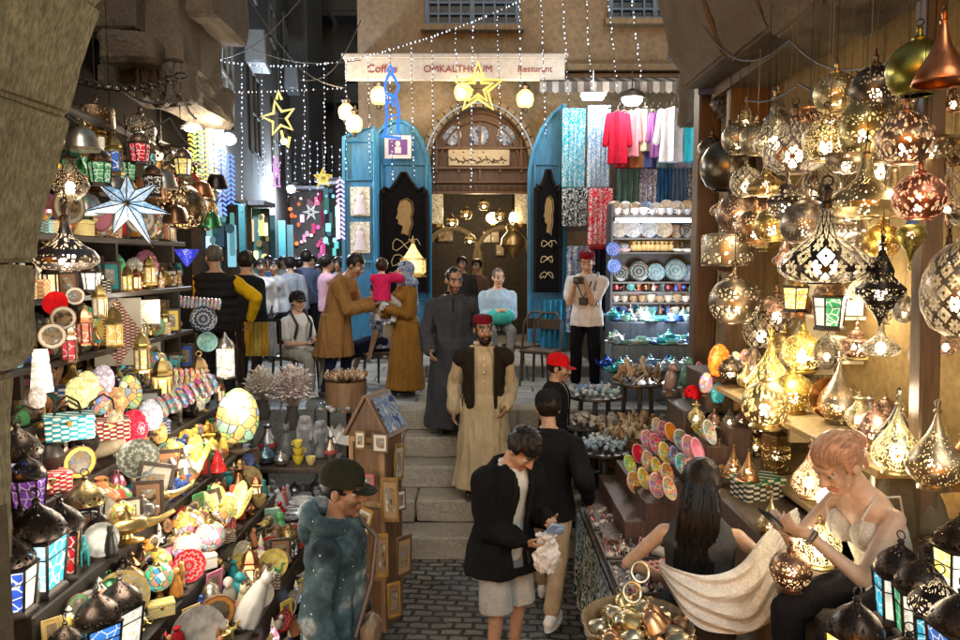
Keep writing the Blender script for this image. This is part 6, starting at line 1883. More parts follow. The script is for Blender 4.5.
def mk_star():
 """six pointed three dimensional star lantern of glass facets and dark seams"""
 t = base('star_lantern', 'x', 'lantern')
 rnd.seed(4)
 n = 7
 rim, tips = [], []
 c0, c1 = V((0, -.085, 0)), V((0, .085, 0))
 for k in range(n):
  a = PI / 2 + 2 * PI * k / n
  L = (.17, .2, .24, .19, .27, .22, .2)[k]
  tips.append(V((L * 1.05 * math.cos(a), 0, L * math.sin(a))))
  b = a + PI / n
  rim.append(V((.085 * math.cos(b), 0, .085 * math.sin(b))))
 sm = MB()
 for k in range(n):
  T, A, B = tips[k], rim[k - 1], rim[k]
  m = MB()
  for C_ in (c0, c1):
   m.add([T, A, C_], [(0, 1, 2)]); m.add([T, B, C_], [(0, 1, 2)])
  obj('facet', m, MAT['pane'], t, (.26, .46, .68, .42) if k % 2 else (.4, .55, .72, .5), smooth=False)
  for C_ in (c0, c1):
   sm.cone(T, C_, .0035, .0045, 5); sm.cone(A, C_, .004, .004, 5)
  sm.cone(T, A, .0035, .0035, 5); sm.cone(T, B, .0035, .0035, 5)
 obj('seam', sm, MAT['dark_metal'], t)
 m = MB(); m.cone((0, 0, .2), (0, 0, .5), .003, .003, 5); obj('chain', m, MAT['dark_metal'], t)
 m = MB(); m.ell((0, 0, 0), (.03, .03, .03), 8, 5); obj('bulb', m, MAT['bulb'], t, (.9, .95, 1, .5))
 return t
proto('star', mk_star)
def pcol(name): return {
 'cobalt': (.03, .08, .45), 'blue': (.05, .2, .6), 'cyan': (.05, .5, .7), 'pale cyan': (.35, .65, .75), 'milky': (.75, .72, .6), 'amber': (.85, .42, .05), 'red': (.6, .02, .03), 'green': (.05, .4, .15),
 'orange': (.9, .25, .03), 'yellow': (.9, .65, .12), 'white': (.8, .8, .8), 'violet': (.25, .08, .5), 'teal': (.03, .35, .38), 'pink': (.8, .2, .35), 'clear': (.5, .5, .45)}[name]
def put_lantern(px, py, Y, hpx, cols, lit, label, n=4, rz=None, group=None, dome=DKM):
 """py = foot of the lantern, hpx = its height in photo pixels"""
 sc = hpx * pxm(Y) / .385
 return inst(f'lantern{n}', P(px, py, Y), label, rnd.uniform(0, 3) if rz is None else rz, sc, group, {'pane': [(*pcol(c), lit) for c in cols], 'dome': (*dome, 1)})
rnd.seed(31)
HL = [  # shape, pattern, px, py, width px, x, colour, lit, holes, label
 ('globe', 'dots', 836, 94, 37, 1.84, (.6, .48, .25), .5, 1, 'pale gold globe lamp hanging highest beside the dark filigree globe'),
 ('globe', 'filigree', 875, 90, 42, 1.86, (.16, .12, .09), .5, 1, 'dark filigree globe lamp hanging between the pale gold globe and the olive glass ball'),
 ('cone', 'metal', 942, 62, 44, 1.7, (.55, .2, .08), .0, 0, 'shiny copper drop shade hanging at the upper right corner'),
 ('globe', 'dots', 739, 139, 30, 1.95, (.5, .42, .28), .5, 1, 'small speckled globe lamp at the far end of the top lamp row'),
 ('globe', 'dots', 757, 140, 30, 1.9, (.55, .46, .28), .4, 1, 'small brassy globe lamp second from the far end of the top row'),
 ('tear', 'swirl', 774, 137, 36, 1.95, (.5, .45, .38), .6, 1, 'silvery drop lamp with broad white swirls near the far end'),
 ('hexa', 'star', 794, 150, 54, 1.75, (.25, .19, .17), .4, 1, 'large six sided mauve grey lamp with a dome and star cutouts'),
 ('globe', 'swirl', 826, 141, 40, 1.7, (.6, .45, .18), .9, 1, 'bright globe lamp with radiating leaf cutouts in the top row'),
 ('egg', 'filigree', 864, 130, 42, 1.8, (.6, .46, .2), .8, 1, 'tall golden filigree egg lamp below the dark filigree globe'),
 ('globe', 'scales', 905, 140, 48, 1.72, (.5, .3, .2), .7, 1, 'rosy globe lamp with fish scale pattern below the olive glass ball'),
 ('bowl', 'filigree', 930, 146, 40, 1.9, (.3, .22, .15), .6, 1, 'half bowl lamp with black and white cutouts right of the rosy scale globe'),
 ('bowl', 'filigree', 848, 162, 38, 1.75, (.5, .4, .28), .3, 1, 'shallow silvery bowl lamp hanging under the radiating leaf globe'),
 ('globe', 'metal', 728, 167, 48, 2.0, (.14, .12, .09), .0, 0, 'big plain dark metal ball hanging at the far wooden post'),
 ('globe', 'star', 746, 183, 28, 1.8, (.3, .24, .18), .5, 1, 'small striped dark globe hanging in front of the plain dark ball'),
 ('onion', 'dots', 766, 184, 34, 1.75, (.65, .45, .16), .5, 1, 'small gold onion lamp right of the striped dark globe'),
 ('hexa', 'filigree', 787, 203, 38, 1.7, (.2, .16, .13), .8, 1, 'dark lantern with round black knob and white filigree body'),
 ('globe', 'dots', 737, 214, 36, 1.85, (.42, .28, .2), .5, 1, 'coppery globe lamp leftmost of the three glowing in a row'),
 ('globe', 'filigree', 755, 228, 34, 1.7, (.5, .3, .15), .6, 1, 'coppery globe lamp in the middle of the three glowing in a row'),
 ('globe', 'dots', 772, 226, 32, 1.72, (.65, .45, .15), .9, 1, 'golden globe lamp rightmost of the three glowing in a row'),
 ('globe', 'dots', 806, 224, 44, 1.75, (.42, .34, .26), .5, .6, 'smooth brownish globe with mirror shine behind the big turnip lamp'),
 ('onion', 'dots', 865, 196, 62, 1.72, (.62, .48, .24), .6, 1, 'wide gold onion lamp in the middle of the hanging lamps'),
 ('onion', 'filigree', 893, 200, 46, 1.85, (.55, .38, .2), .4, 1, 'smaller onion lamp partly behind the coral scale globe'),
 ('globe', 'scales', 919, 198, 44, 1.7, (.6, .2, .12), .8, 1, 'coral red globe lamp with scale pattern'),
 ('bowl', 'filigree', 846, 214, 34, 1.9, (.4, .3, .2), .3, 1, 'small dark bowl lamp hanging under the wide gold onion lamp'),
 ('drum', 'filigree', 727, 250, 44, 1.85, (.45, .38, .28), .7, 1, 'drum shaped lamp with engraved band left of the ochre wall'),
 ('onion', 'star', 825, 256, 78, 1.55, (.1, .08, .07), .8, 1, 'huge dark turnip shaped lamp with zigzag engraved belly'),
 ('globe', 'dots', 882, 241, 32, 1.85, (.8, .5, .1), 1.4, 1, 'small glowing orange yellow globe under the coral lamp'),
 ('globe', 'filigree', 856, 250, 34, 2.0, (.45, .38, .33), .3, 1, 'pale grey globe lamp behind the orange yellow one'),
 ('lobed', 'filigree', 881, 286, 40, 1.72, (.035, .03, .03), .6, 1, 'dark many lobed lantern with pointed tip in front of the lit shelves'),
 ('egg', 'star', 962, 292, 66, 1.62, (.45, .34, .24), .5, 1, 'huge engraved egg lamp cut by the right edge'),
 ('globe', 'filigree', 734, 302, 44, 1.8, (.35, .28, .2), .9, 1, 'openwork oval lamp hanging below the drum lamp'),
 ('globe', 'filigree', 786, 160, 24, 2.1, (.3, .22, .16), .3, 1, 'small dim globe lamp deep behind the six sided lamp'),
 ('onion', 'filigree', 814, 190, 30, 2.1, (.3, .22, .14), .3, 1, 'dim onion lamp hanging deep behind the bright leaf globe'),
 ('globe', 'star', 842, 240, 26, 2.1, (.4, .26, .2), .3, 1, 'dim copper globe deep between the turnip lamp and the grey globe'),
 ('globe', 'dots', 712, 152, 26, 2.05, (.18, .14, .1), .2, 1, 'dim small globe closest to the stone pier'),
 ('bowl', 'star', 880, 170, 34, 2.0, (.45, .35, .2), .5, 1, 'gold bowl lamp squeezed under the rosy scale globe'),
]
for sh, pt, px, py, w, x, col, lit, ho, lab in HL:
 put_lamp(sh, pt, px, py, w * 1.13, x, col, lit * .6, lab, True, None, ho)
MC = {'silver': (.42, .38, .33), 'gold': (.55, .4, .16), 'copper': (.42, .2, .1), 'dark bronze': (.12, .09, .06), 'rosy': (.4, .22, .16)}
for r_, py0 in enumerate((112, 158, 204, 252, 300, 345)):
 n_ = (12, 13, 14, 12, 10, 8)[r_]
 for i in range(n_):
  px = 712 + (310 - 12 * r_) * (i + .5) / n_ + rnd.uniform(-7, 7)
  cn = rnd.choice(list(MC)); sh = rnd.choice(('globe', 'tear', 'onion', 'bowl', 'hexa', 'egg', 'drum', 'lobed', 'vase'))
  x = rnd.uniform(1.98, 2.22)
  put_lamp(sh, rnd.choice(('filigree', 'dots', 'scales', 'star', 'swirl')), px, py0 + rnd.uniform(-14, 14), rnd.uniform(24, 38) * (.72 if sh in ('lobed', 'tear', 'egg', 'vase') else 1), x, MC[cn], rnd.choice((0, .15, .3, .5)), f'{cn} {sh if sh not in ("hexa", "tear") else {"hexa": "six sided", "tear": "drop"}[sh]} lamp, {ORD[i + 1]} from the stone pier in {["top", "second", "third", "fourth", "fifth", "lowest"][r_]} row on the wall')
o = put_lamp('globe', 'ceramic', 918, 70, 58, 1.8, (.3, .27, .06), 0, 'big shiny olive glass ball hanging beside the copper drop', True, None, 0)
for c_ in o.children:
 if c_.name.startswith('shade'): c_.material_slots[0].link = 'OBJECT'; c_.material_slots[0].material = MAT['metal']
o = put_lamp('tear', 'dots', 911, 238, 28, 1.8, (.45, .36, .08), .2, 'olive gold drop lamp hanging upside down with a blue collar', True, None, 1)
o.rotation_euler = (PI, 0, 0)
for c_ in o.children:
 if c_.name.startswith('chain'): bpy.data.objects.remove(c_); break
m = MB(); q = P(911, 218, 1.8 * F / 431); m.lathe([(.04, -.04), (.045, 0), (.03, .05), (.01, .06)], 12); m.cone((0, 0, .05), (0, 0, 1.0), .004, .004, 5)
c_ = obj('collar', m, MAT['paint'], None, (.05, .12, .3)); c_.location = q; c_.parent = o; c_.matrix_parent_inverse = o.matrix_basis.inverted() if False else Matrix.Identity(4)
c_.location = (0, 0, -.085); c_.rotation_euler = (PI, 0, 0)
def board_(label, x0, x1, y0, y1, z, col=(.42, .3, .14), name='shelf'):
 t = thing(name, label, 'shelf', ((x0 + x1) / 2, (y0 + y1) / 2, z))
 m = MB(); m.box((0, 0, -.018), (x1 - x0, y1 - y0, .036), bev=.004); obj('board', m, MAT['wood'], t, col)
 for k in (-.4, 0, .4):
  m = MB(); m.box((.05, (y1 - y0) * k, -.1), (x1 - x0 - .12, .03, .13)); obj('bracket', m, MAT['wood'], t, tuple(c * .6 for c in col))
 return t
board_('ochre shelf board carrying the row of lit drop lamps', 1.72, 2.35, 3.05, 5.35, 1.8)
board_('lower ochre ledge under the shelf of lit drop lamps', 1.86, 2.35, 2.9, 5.2, 1.32, (.45, .32, .15))
def stand(sh, pt, px, pyb, w, x, col, lit, lab, z=None, ho=1., tilt=0):
 """lamp standing with its foot at pixel row pyb"""
 Y = x * F / (px - 480)
 sc = w / 2 * pxm(Y) / .1
 lo = -SHAPES[sh][0][0][1] * .1 + .02
 q = P(px, pyb, Y)
 zz = q.z if z is None else z
 return inst(lampk(sh, pt, False), (q.x, Y, zz + lo * sc), lab, rnd.uniform(0, 6), sc, None, {'shade': (*col, ho), 'cap': tuple(c * .8 for c in col), 'foot': tuple(c * .7 for c in col), 'rim': col, 'bulb': (1, .76, .4, lit)}, (tilt, 0, rnd.uniform(0, 6)))
SL_ = [
 ('tear', 'filigree', 800, 376, 42, 2.12, (.5, .45, .36), .6, 'silver filigree drop lamp at the back of the shelf under the box lantern', None),
 ('tear', 'filigree', 839, 398, 44, 1.98, (.55, .46, .32), .5, 'silver drop lamp with curling engraving below the pane lantern', 1.8),
 ('globe', 'swirl', 802, 372, 40, 2.0, (.75, .55, .12), 1.2, 'glowing yellow swirl globe in front of the silver filigree drop', None),
 ('tear', 'star', 769, 396, 46, 1.8, (.72, .55, .14), 1.3, 'bright yellow drop lamp with a big star rosette at the shelf end', 1.8),
 ('tear', 'swirl', 752, 400, 34, 1.95, (.3, .24, .18), .4, 'dark drop lamp with silver swirls leaning behind the yellow rosette lamp', 1.8),
 ('globe', 'dots', 793, 398, 40, 1.85, (.75, .55, .15), 1.3, 'glowing gold globe beside the hammered copper tray', 1.8),
 ('tear', 'scales', 898, 412, 44, 1.86, (.06, .055, .055), .4, 'black drop lamp with interlocking rings on the shelf', 1.8),
 ('tear', 'dots', 937, 424, 54, 1.78, (.62, .5, .32), .9, 'large pale drop lamp pierced with fine dots near the big egg lamp', 1.8),
 ('vase', 'swirl', 858, 428, 28, 1.95, (.6, .52, .34), .6, 'slim pale vase lamp right of the hammered copper tray', 1.8),
 ('egg', 'filigree', 873, 440, 30, 1.85, (.5, .3, .24), .8, 'rosy brown egg lamp between the slim vase lamp and the white glowing drop', 1.8),
 ('tear', 'swirl', 897, 444, 48, 1.74, (.7, .62, .35), 2.4, 'brightest white glowing drop lamp on the shelf edge', 1.8),
 ('globe', 'scales', 765, 428, 48, 1.62, (.7, .55, .26), .9, 'fat globe lamp with large scales at the near end of the bowls', None),
 ('vase', 'dots', 870, 396, 22, 2.1, (.5, .42, .36), .3, 'small clear vase lamp behind the rosy brown egg lamp', 1.8),
 ('globe', 'filigree', 916, 400, 30, 1.98, (.45, .36, .26), .6, 'small round filigree lamp between the black drop and the dotted one', 1.8),
 ('cone', 'dots', 719, 470, 22, 1.62, (.5, .3, .15), .4, 'slender copper cone lamp first of three beside the bowls', None),
 ('cone', 'filigree', 733, 476, 22, 1.62, (.5, .3, .15), .5, 'slender copper cone lamp second of three beside the bowls', None),
 ('cone', 'dots', 748, 480, 22, 1.62, (.5, .28, .13), .5, 'slender copper cone lamp third of three beside the bowls', None),
 ('box', 'filigree', 775, 478, 28, 1.9, (.35, .24, .08), .3, 'square dark gold tin lantern under the far end of the shelf', 1.32),
 ('box', 'scales', 913, 502, 36, 1.9, (.26, .2, .12), .2, 'square bronze tin lantern with scale pattern behind the seated seller', 1.32),
 ('box', 'filigree', 938, 498, 34, 1.9, (.2, .15, .1), .2, 'square dark tin lantern next to the bronze one', 1.32),
 ('tear', 'swirl', 809, 498, 36, 1.62, (.55, .36, .22), .9, 'rosy drop lamp with long leaf cutouts before the seated seller', None),
 ('egg', 'swirl', 880, 505, 46, 1.95, (.7, .6, .2), 1.5, 'glowing yellow green leaf pattern lamp behind the head of the seller', 1.32),
 ('globe', 'swirl', 818, 566, 44, 1.42, (.65, .55, .25), 1.3, 'glowing swirl globe beside the knees of the seller', None),
 ('globe', 'filigree', 790, 590, 42, 1.28, (.4, .24, .16), .5, 'dark rosy globe lamp low between the two women', None),
 ('tear', 'dots', 770, 540, 30, 1.5, (.5, .38, .2), .3, 'dim drop lamp behind the white shawl', None),
]
for sh, pt, px, pyb, w, x, col, lit, lab, z in SL_:
 stand(sh, pt, px, pyb, w, x, col, lit, lab, z)
Yw = 1.66 * F / (826 - 480)
t = thing('bulb_lamp', 'bare white hot bulb glowing between the phone and the seller', 'lamp', P(827, 498, 3.55))
m = MB(); m.ell((0, 0, 0), (.05, .05, .06), 12, 8); obj('bulb', m, MAT['bulb'], t, (1, .85, .6, .7))
m = MB(); m.lathe([(.03, -.1), (.03, -.05), (.045, -.03)], 10); m.lathe([(.08, -.2), (.08, -.18), (.02, -.15), (.02, -.1)], 12); obj('socket', m, MAT['metal'], t, BR)
put_lantern(795, 312, 4.6, 46, ['amber', 'yellow'], 1.0, 'four paned lantern with glowing yellow glass on the ochre wall', 4, .4, None, (.4, .28, .12))
put_lantern(829, 330, 4.1, 62, ['clear', 'green', 'milky', 'amber'], .6, 'round topped lantern with white and green panes above the silver drop lamp', 6, .3, None, (.4, .25, .15))
t = thing('copper_tray', 'round hammered copper tray leaning under the shelf of drop lamps', 'tray', P(828, 398, 4.0) )
m = MB(); m.lathe([(.001, 0), (.1, .0), (.112, .008), (.116, .02), (.108, .014), (.001, .008)], 28, rot=RX(PI / 2 - .15)); obj('dish', m, MAT['metal'], t, (.4, .18, .06))
t = thing('niche', 'brightly lit white shelves with stock behind the many lobed lantern', 'shelves', P(862, 360, 4.55))
o_ = t.location
m = MB()
for px0, px1, py in ((820, 905, 272), (820, 905, 318), (820, 905, 362)):
 a, b = P(px0, py, 4.4), P(px1, py, 4.4); m.box(((a.x + b.x) / 2 - o_.x, 0, a.z - o_.z), (b.x - a.x, .35, .02))
obj('board', m, MAT['paint'], t, (.75, .7, .6))
m = MB(); m.box((0, .2, .3), (.55, .02, .85)); obj('back', m, MAT['paint'], t, (.72, .66, .52))
for i, (px, py) in enumerate(((832, 271), (846, 271), (866, 271), (884, 271), (898, 271), (830, 317), (850, 317), (872, 317), (892, 317), (834, 361), (856, 361), (880, 361), (897, 361))):
 q = P(px, py, 4.38); m = MB(); h_ = rnd.uniform(.06, .15); m.box((0, 0, h_ / 2 + .012), (rnd.uniform(.06, .1), .12, h_), bev=.004)
 b_ = tag(obj('stock_box', m, MAT['inlay'] if i % 3 == 0 else MAT['paper'], None, rnd.choice(((.7, .66, .55), (.55, .5, .2), (.6, .6, .6), (.3, .28, .2), (.75, .7, .3)))), f'small stock box, {ORD[i % 5 + 1 if i < 5 else (i - 5) % 4 + 1]} on the {"top" if i < 5 else "middle" if i < 9 else "bottom"} lit niche shelf', 'box'); b_.location = q
lamp('niche_light', P(860, 300, 4.15), 9, (1, .85, .6), .1)
t = thing('niche_lamp', 'short lit tube over the stock shelves in the niche', 'lamp', P(862, 236, 4.4))
m = MB(); m.cone((-.15, 0, 0), (.15, 0, 0), .015, .015, 8); obj('bulb', m, MAT['bulb'], t, (1, .9, .7, .5))
m = MB(); m.box((0, .03, .02), (.36, .03, .04)); obj('holder', m, MAT['paint'], t, (.6, .6, .55))
for px, py, k_ in ((452, 222, 'first'), (466, 214, 'second'), (484, 205, 'third'), (500, 216, 'fourth'), (470, 240, 'lowest')):
 put_lamp('globe', 'filigree', px, py, 12, 0, (.5, .35, .15), .5, f'small brass lamp hanging inside the cafe doorway, {k_} from the left door', True, None, 1., 0., 13.2)
rnd.seed(404)
for i in range(24):
 px, py = 700 + (i % 6) * 15 + rnd.uniform(-5, 5), 372 + (i // 6) * 24 + rnd.uniform(-6, 6)
 if px < 730 and py < 410: continue
 cn = rnd.choice(list(MC)); sh = rnd.choice(('globe', 'tear', 'vase', 'egg', 'cone'))
 put_lamp(sh, rnd.choice(('filigree', 'dots', 'scales', 'swirl')), px, py, rnd.uniform(17, 26) * (.75 if sh != 'globe' else 1), 0, MC[cn], rnd.choice((.1, .3, .6)), f'{cn} {"drop" if sh == "tear" else sh} lamp, {ORD[i % 6 + 1]} from the bowls in {["top", "second", "third", "low"][i // 6]} row at the shelf end', False, None, 1., 0., rnd.uniform(4.9, 5.15))
rnd.seed(77)
for lab, px, py in (('tangle of loose pale wires right of the coral lamp', 940, 185), ('tangle of loose wires behind the wide onion lamp', 825, 185)):
 m = MB()
 c = P(px, py, 3.4 if px > 900 else 4.6)
 pts = [c + V((.16 * math.sin(k * 1.1) * (1 + .3 * math.sin(k)), .05 * math.cos(k * .7), .16 * math.cos(k * 1.7))) for k in range(30)]
 m.tube(pts, .004, 4)
 tag(obj('wire_tangle', m, MAT['paint'], None, (.4, .33, .25)), lab, 'wires')
for i in range(26):   # small lamps filling the shelf between the big ones
 cn = rnd.choice(list(MC)); sh = rnd.choice(('globe', 'tear', 'vase', 'egg', 'onion')); pt = rnd.choice(('filigree', 'dots', 'swirl', 'star'))
 y = 3.1 + .086 * i; sc = rnd.uniform(.45, .8) * (.75 if sh in ('tear', 'egg') else 1); x = 2.12 + .09 * (i % 2)
 lo = -SHAPES[sh][0][0][1] * .1 + .02
 inst(lampk(sh, pt, False), (x, y, 1.8 + lo * sc), f'small {cn} {"drop" if sh == "tear" else sh} lamp, {ORD[i + 1]} from the near end of the lamp shelf', 0, sc, None, {'shade': (*MC[cn], 1), 'cap': MC[cn], 'foot': MC[cn], 'rim': MC[cn], 'bulb': (1, .8, .5, rnd.choice((0, .2, .4)))})
m = MB(); m.box((2.0, 2.9, .375), (1.35, 2.5, .75), bev=.02)
tag(obj('shop_floor', m, MAT['stepstone']), 'raised stone floor of the brass lamp shop under the seated seller', 'floor', kind='structure')
t = thing('stool', 'low covered stool under the seated seller', 'stool', (P(862, 300, 3.0).x, 3.02, .75))
m = MB(); m.box((.02, 0, .46), (.42, .4, .09), bev=.03); obj('seat', m, MAT['cloth'], t, (.1, .08, .06))
for sx in (-1, 1):
 for sy in (-1, 1): m = MB(); m.cone((sx * .16, sy * .15, .43), (sx * .18, sy * .17, 0), .022, .02, 8); obj('leg', m, MAT['wood'], t, (.12, .08, .05))
m = MB(); m.ell((P(920, 540, 3.0).x + .1, 3.25, 1.5), (.14, .22, .34), 16, 10, RY(-.2));
tag(obj('cushion', m, MAT['cloth'], None, (.12, .095, .06)), 'brown bolster cushion standing behind the back of the seller', 'cushion')
m = MB(); m.box((P(800, 600, 3.3).x + .06, 3.45, .98), (.34, .5, .46), bev=.02)
tag(obj('crate', m, MAT['wood'], None, (.2, .13, .07)), 'wooden crate under the low lamps between the two women', 'crate')
m = MB(); m.box((1.62, 2.3, 1.0), (.95, .62, .5), bev=.02)
tag(obj('crate', m, MAT['wood'], None, (.16, .1, .06)), 'wooden crate carrying the coloured glass lanterns at the lower right', 'crate')
LR = [(853, 690, 2.15, 110, ['orange', 'red', 'orange', 'yellow'], .9, 'lantern with orange glowing panes at the knees of the seller'),
      (897, 622, 2.55, 96, ['cyan', 'pale cyan', 'cyan', 'milky'], .55, 'cyan paned lantern nearest the lap of the seller'),
      (918, 640, 2.4, 100, ['milky', 'pale cyan', 'milky', 'green'], .5, 'milky green paned lantern behind the amber one'),
      (934, 668, 2.25, 110, ['amber', 'milky', 'cyan', 'amber'], .5, 'lantern with amber and milky panes right of the cyan one'),
      (957, 690, 2.12, 120, ['cyan', 'cyan', 'blue', 'cyan'], .6, 'bright turquoise paned lantern in the bottom right corner'),
      (905, 720, 2.05, 105, ['milky', 'green', 'pale cyan', 'milky'], .35, 'pale green lantern low in front of the cyan ones'),
      (958, 598, 2.6, 100, ['milky', 'yellow', 'white', 'yellow'], 1.6, 'tall white glowing lantern at the right edge'),
      (932, 600, 2.7, 72, ['amber', 'orange', 'amber', 'milky'], .4, 'small brown domed lantern behind the milky green one'),
      (873, 705, 2.1, 80, ['clear', 'milky', 'clear', 'milky'], .15, 'unlit clear lantern low beside the orange one')]
for px, py, Y, h, cols, lit, lab in LR: put_lantern(px, py, Y, h, cols, lit, lab, 6 if h in (96, 100) else 4)
t = thing('trinket_table', 'long aisle table with green patterned cloth full of silver trinkets', 'table', (1.2, 4.75, 0))
m = MB(); m.box((0, 0, .73), (.82, 1.75, .04), bev=.008); obj('tabletop', m, MAT['wood'], t, (.1, .07, .05))
for sx in (-.36, .36):
 for sy in (-.82, .82): m = MB(); m.box((sx, sy, .355), (.06, .06, .71)); obj('leg', m, MAT['wood'], t, (.3, .24, .15))
m = MB()
vs, fs = [], []
n = 60
for j in range(8):
 for i in range(n + 1):
  y = -.88 + 1.76 * i / n
  vs.append((-.425 - .012 * math.sin(i * .9) * (j / 7) - .02 * j / 7, y, .755 - .1 * j))
for j in range(7):
 for i in range(n): fs.append((j * (n + 1) + i, j * (n + 1) + i + 1, (j + 1) * (n + 1) + i + 1, (j + 1) * (n + 1) + i))
m.add(vs, fs); m.box((-.2, -.9, .6), (.46, .02, .3))
tc = tag(obj('tablecloth', m, MAT['paisley'], None, (.012, .06, .035), (1.2, 4.75, 0)), 'dark green cloth with pale pattern hanging from the aisle table', 'tablecloth')
def tray(label, x, y, z, w, d, col, rz=0, tilt=0, mat='wood'):
 t = thing('display_tray', label, 'tray', (x, y, z), rz); t.rotation_euler = (0, tilt, rz)
 m = MB(); m.box((0, 0, .008), (w, d, .012)); obj('base', m, MAT[mat], t, col)
 m = MB()
 for s in (-1, 1): m.box((s * w / 2, 0, .02), (.014, d + .014, .04)); m.box((0, s * d / 2, .0205), (w, .014, .039))
 obj('rim', m, MAT['wood'], t, tuple(c * .7 for c in col))
 return t
trs = [('flat tray of silver charms at the near end of the aisle table', 1.0, 4.25, (.12, .1, .09)), ('flat tray of silver charms in the middle of the aisle table', 1.0, 4.75, (.14, .1, .1)), ('flat tray of silver charms at the far end of the aisle table', 1.0, 5.25, (.1, .09, .09)),
       ('inner tray of charms behind the plaid cloth', 1.4, 4.75, (.12, .08, .07))]
rnd.seed(90)
cnt = 0
for lab, x, y, c in trs:
 tray(lab, x, y, .752, .36, .44, c)
def silver(m):
 m.lathe([(.014, 0), (.018, .004), (.008, .014), (.003, .024)], 7)
proto('charm', single('silver_charm', 'charm', lambda m: (m.lathe([(.016, 0), (.019, .004), (.01, .014), (.004, .02), (.006, .026), (.001, .032)], 8)), 'metal', (.6, .57, .53)))
proto('ringbox', single('ring', 'ring', lambda m: (m.tube([(.014 * math.cos(q), 0, .016 + .014 * math.sin(q)) for q in [2 * PI * k / 9 for k in range(9)]], .0035, 5, closed=True), m.ell((0, 0, .034), (.007, .007, .006), 6, 4)), 'metal', (.65, .6, .5)))
for i, (lab, x, y, c) in enumerate(trs):
 for a in range(6):
  for b in range(8):
   k = rnd.choice(('charm', 'charm', 'ringbox', 'stone'))
   inst(k, (x - .15 + .06 * a + rnd.uniform(-.015, .015), y - .18 + .052 * b + rnd.uniform(-.012, .012), .768), {'charm': 'little silver charm lying in a ', 'ringbox': 'little ring standing in a ', 'stone': 'little polished pebble lying in a '}[k] + ['near', 'middle', 'far', 'inner'][i] + ' tray of the aisle table', rnd.uniform(0, 6), rnd.uniform(.8, 1.6),
                 {'charm': 'silver charms in the ', 'ringbox': 'rings in the ', 'stone': 'pebbles in the '}[k] + ['near', 'middle', 'far', 'inner'][i] + ' tray', {'self': rnd.choice(((.62, .58, .52), (.5, .42, .35), (.6, .5, .42), (.35, .3, .3), (.5, .2, .18)))})
m = MB()
vs, fs = [], []
for j in range(9):
 for i in range(9):
  u, v_ = i / 8, j / 8
  vs.append((-.17 + .34 * u, -.2 + .4 * v_, .012 * math.sin(u * 9) + .06 * v_))
for j in range(8):
 for i in range(8): fs.append((j * 9 + i, j * 9 + i + 1, j * 9 + i + 10, j * 9 + i + 9))
m.add(vs, fs); m.add([V(p) - V((0, 0, .008)) for p in vs], [tuple(reversed(f)) for f in fs])
o = tag(obj('plaid_cloth', m, MAT['weave'], None, (.25, .04, .05), (1.2, 4.12, .83)), 'folded red and cream plaid cloth at the near end of the aisle table', 'cloth')
o.rotation_euler = (0, -.1, .5)
o = tag(obj('paper_roll', (lambda q: q.cone((0, -.22, 0), (0, .22, 0), .035, .035, 12))(MB()), MAT['paper'], None, (.6, .58, .52), (1.22, 4.5, .81)), 'white rolled paper lying among the silver trays', 'paper')
o.rotation_euler = (0, 0, .5)
def RP(px, py):
 d = ray(px, py); k = .944
 Y = (1.9 + k * .85) / (k * d.x / d.y - d.z / d.y)
 return P(px, py, Y)
t = thing('bowl_rack', 'sloping stepped rack carrying the rows of painted bowls', 'rack', (1.35, 5.35, .75))
m = MB()
for k in range(7): m.box((-.42 + .14 * k, .02, .13 * k * .5 + .02), (.15, 1.1, .13 * k + .04), bev=.004)
obj('step', m, MAT['wood'], t, (.09, .05, .04))
BW = [(637, 455, 'crimson'), (647, 442, 'pink'), (655, 446, 'magenta'), (657, 429, 'cream'), (663, 432, 'magenta'), (670, 434, 'orange'), (647, 463, 'peach'), (656, 469, 'yellow'), (666, 475, 'orange'), (664, 455, 'yellow'), (674, 459, 'blue'), (680, 442, 'grey'), (688, 449, 'pink'), (696, 452, 'pink'),
      (676, 414, 'cream'), (687, 420, 'navy'), (697, 428, 'lime'), (708, 434, 'white'), (629, 466, 'lime'), (643, 480, 'yellow'), (633, 484, 'orange'), (681, 466, 'teal'), (690, 472, 'crimson'), (655, 487, 'pink'), (668, 490, 'peach')]
BC = {'crimson': (.6, .02, .06), 'pink': (.8, .25, .4), 'magenta': (.65, .02, .25), 'cream': (.75, .65, .4), 'orange': (.8, .3, .04), 'peach': (.7, .4, .25), 'yellow': (.8, .65, .08), 'blue': (.06, .1, .5), 'grey': (.25, .27, .3), 'navy': (.03, .05, .2), 'lime': (.4, .7, .05), 'white': (.7, .72, .7), 'teal': (.05, .4, .45)}
rnd.seed(8)
seen = {}
for px, py, c in BW:
 q = RP(px, py)
 seen[c] = seen.get(c, 0) + 1
 tot = sum(1 for b in BW if b[2] == c)
 nm = f'{c} painted bowl leaning on edge in the bowl rack' if tot == 1 else f'{["first", "second", "third", "fourth"][seen[c] - 1]} {c} painted bowl in the rack counted from the {"back"} rows'
 inst('pbowl' if (px + py) % 4 == 0 else 'bowl', q + V((0, -.03, .02)), nm, 0, 1.3 * rnd.uniform(.92, 1.1), None, {'body': (*BC[c], .5), 'rim': tuple(min(1, a * .6 + .25) for a in BC[c])}, (1.15, rnd.uniform(-.15, .15), rnd.uniform(.5, .9)))
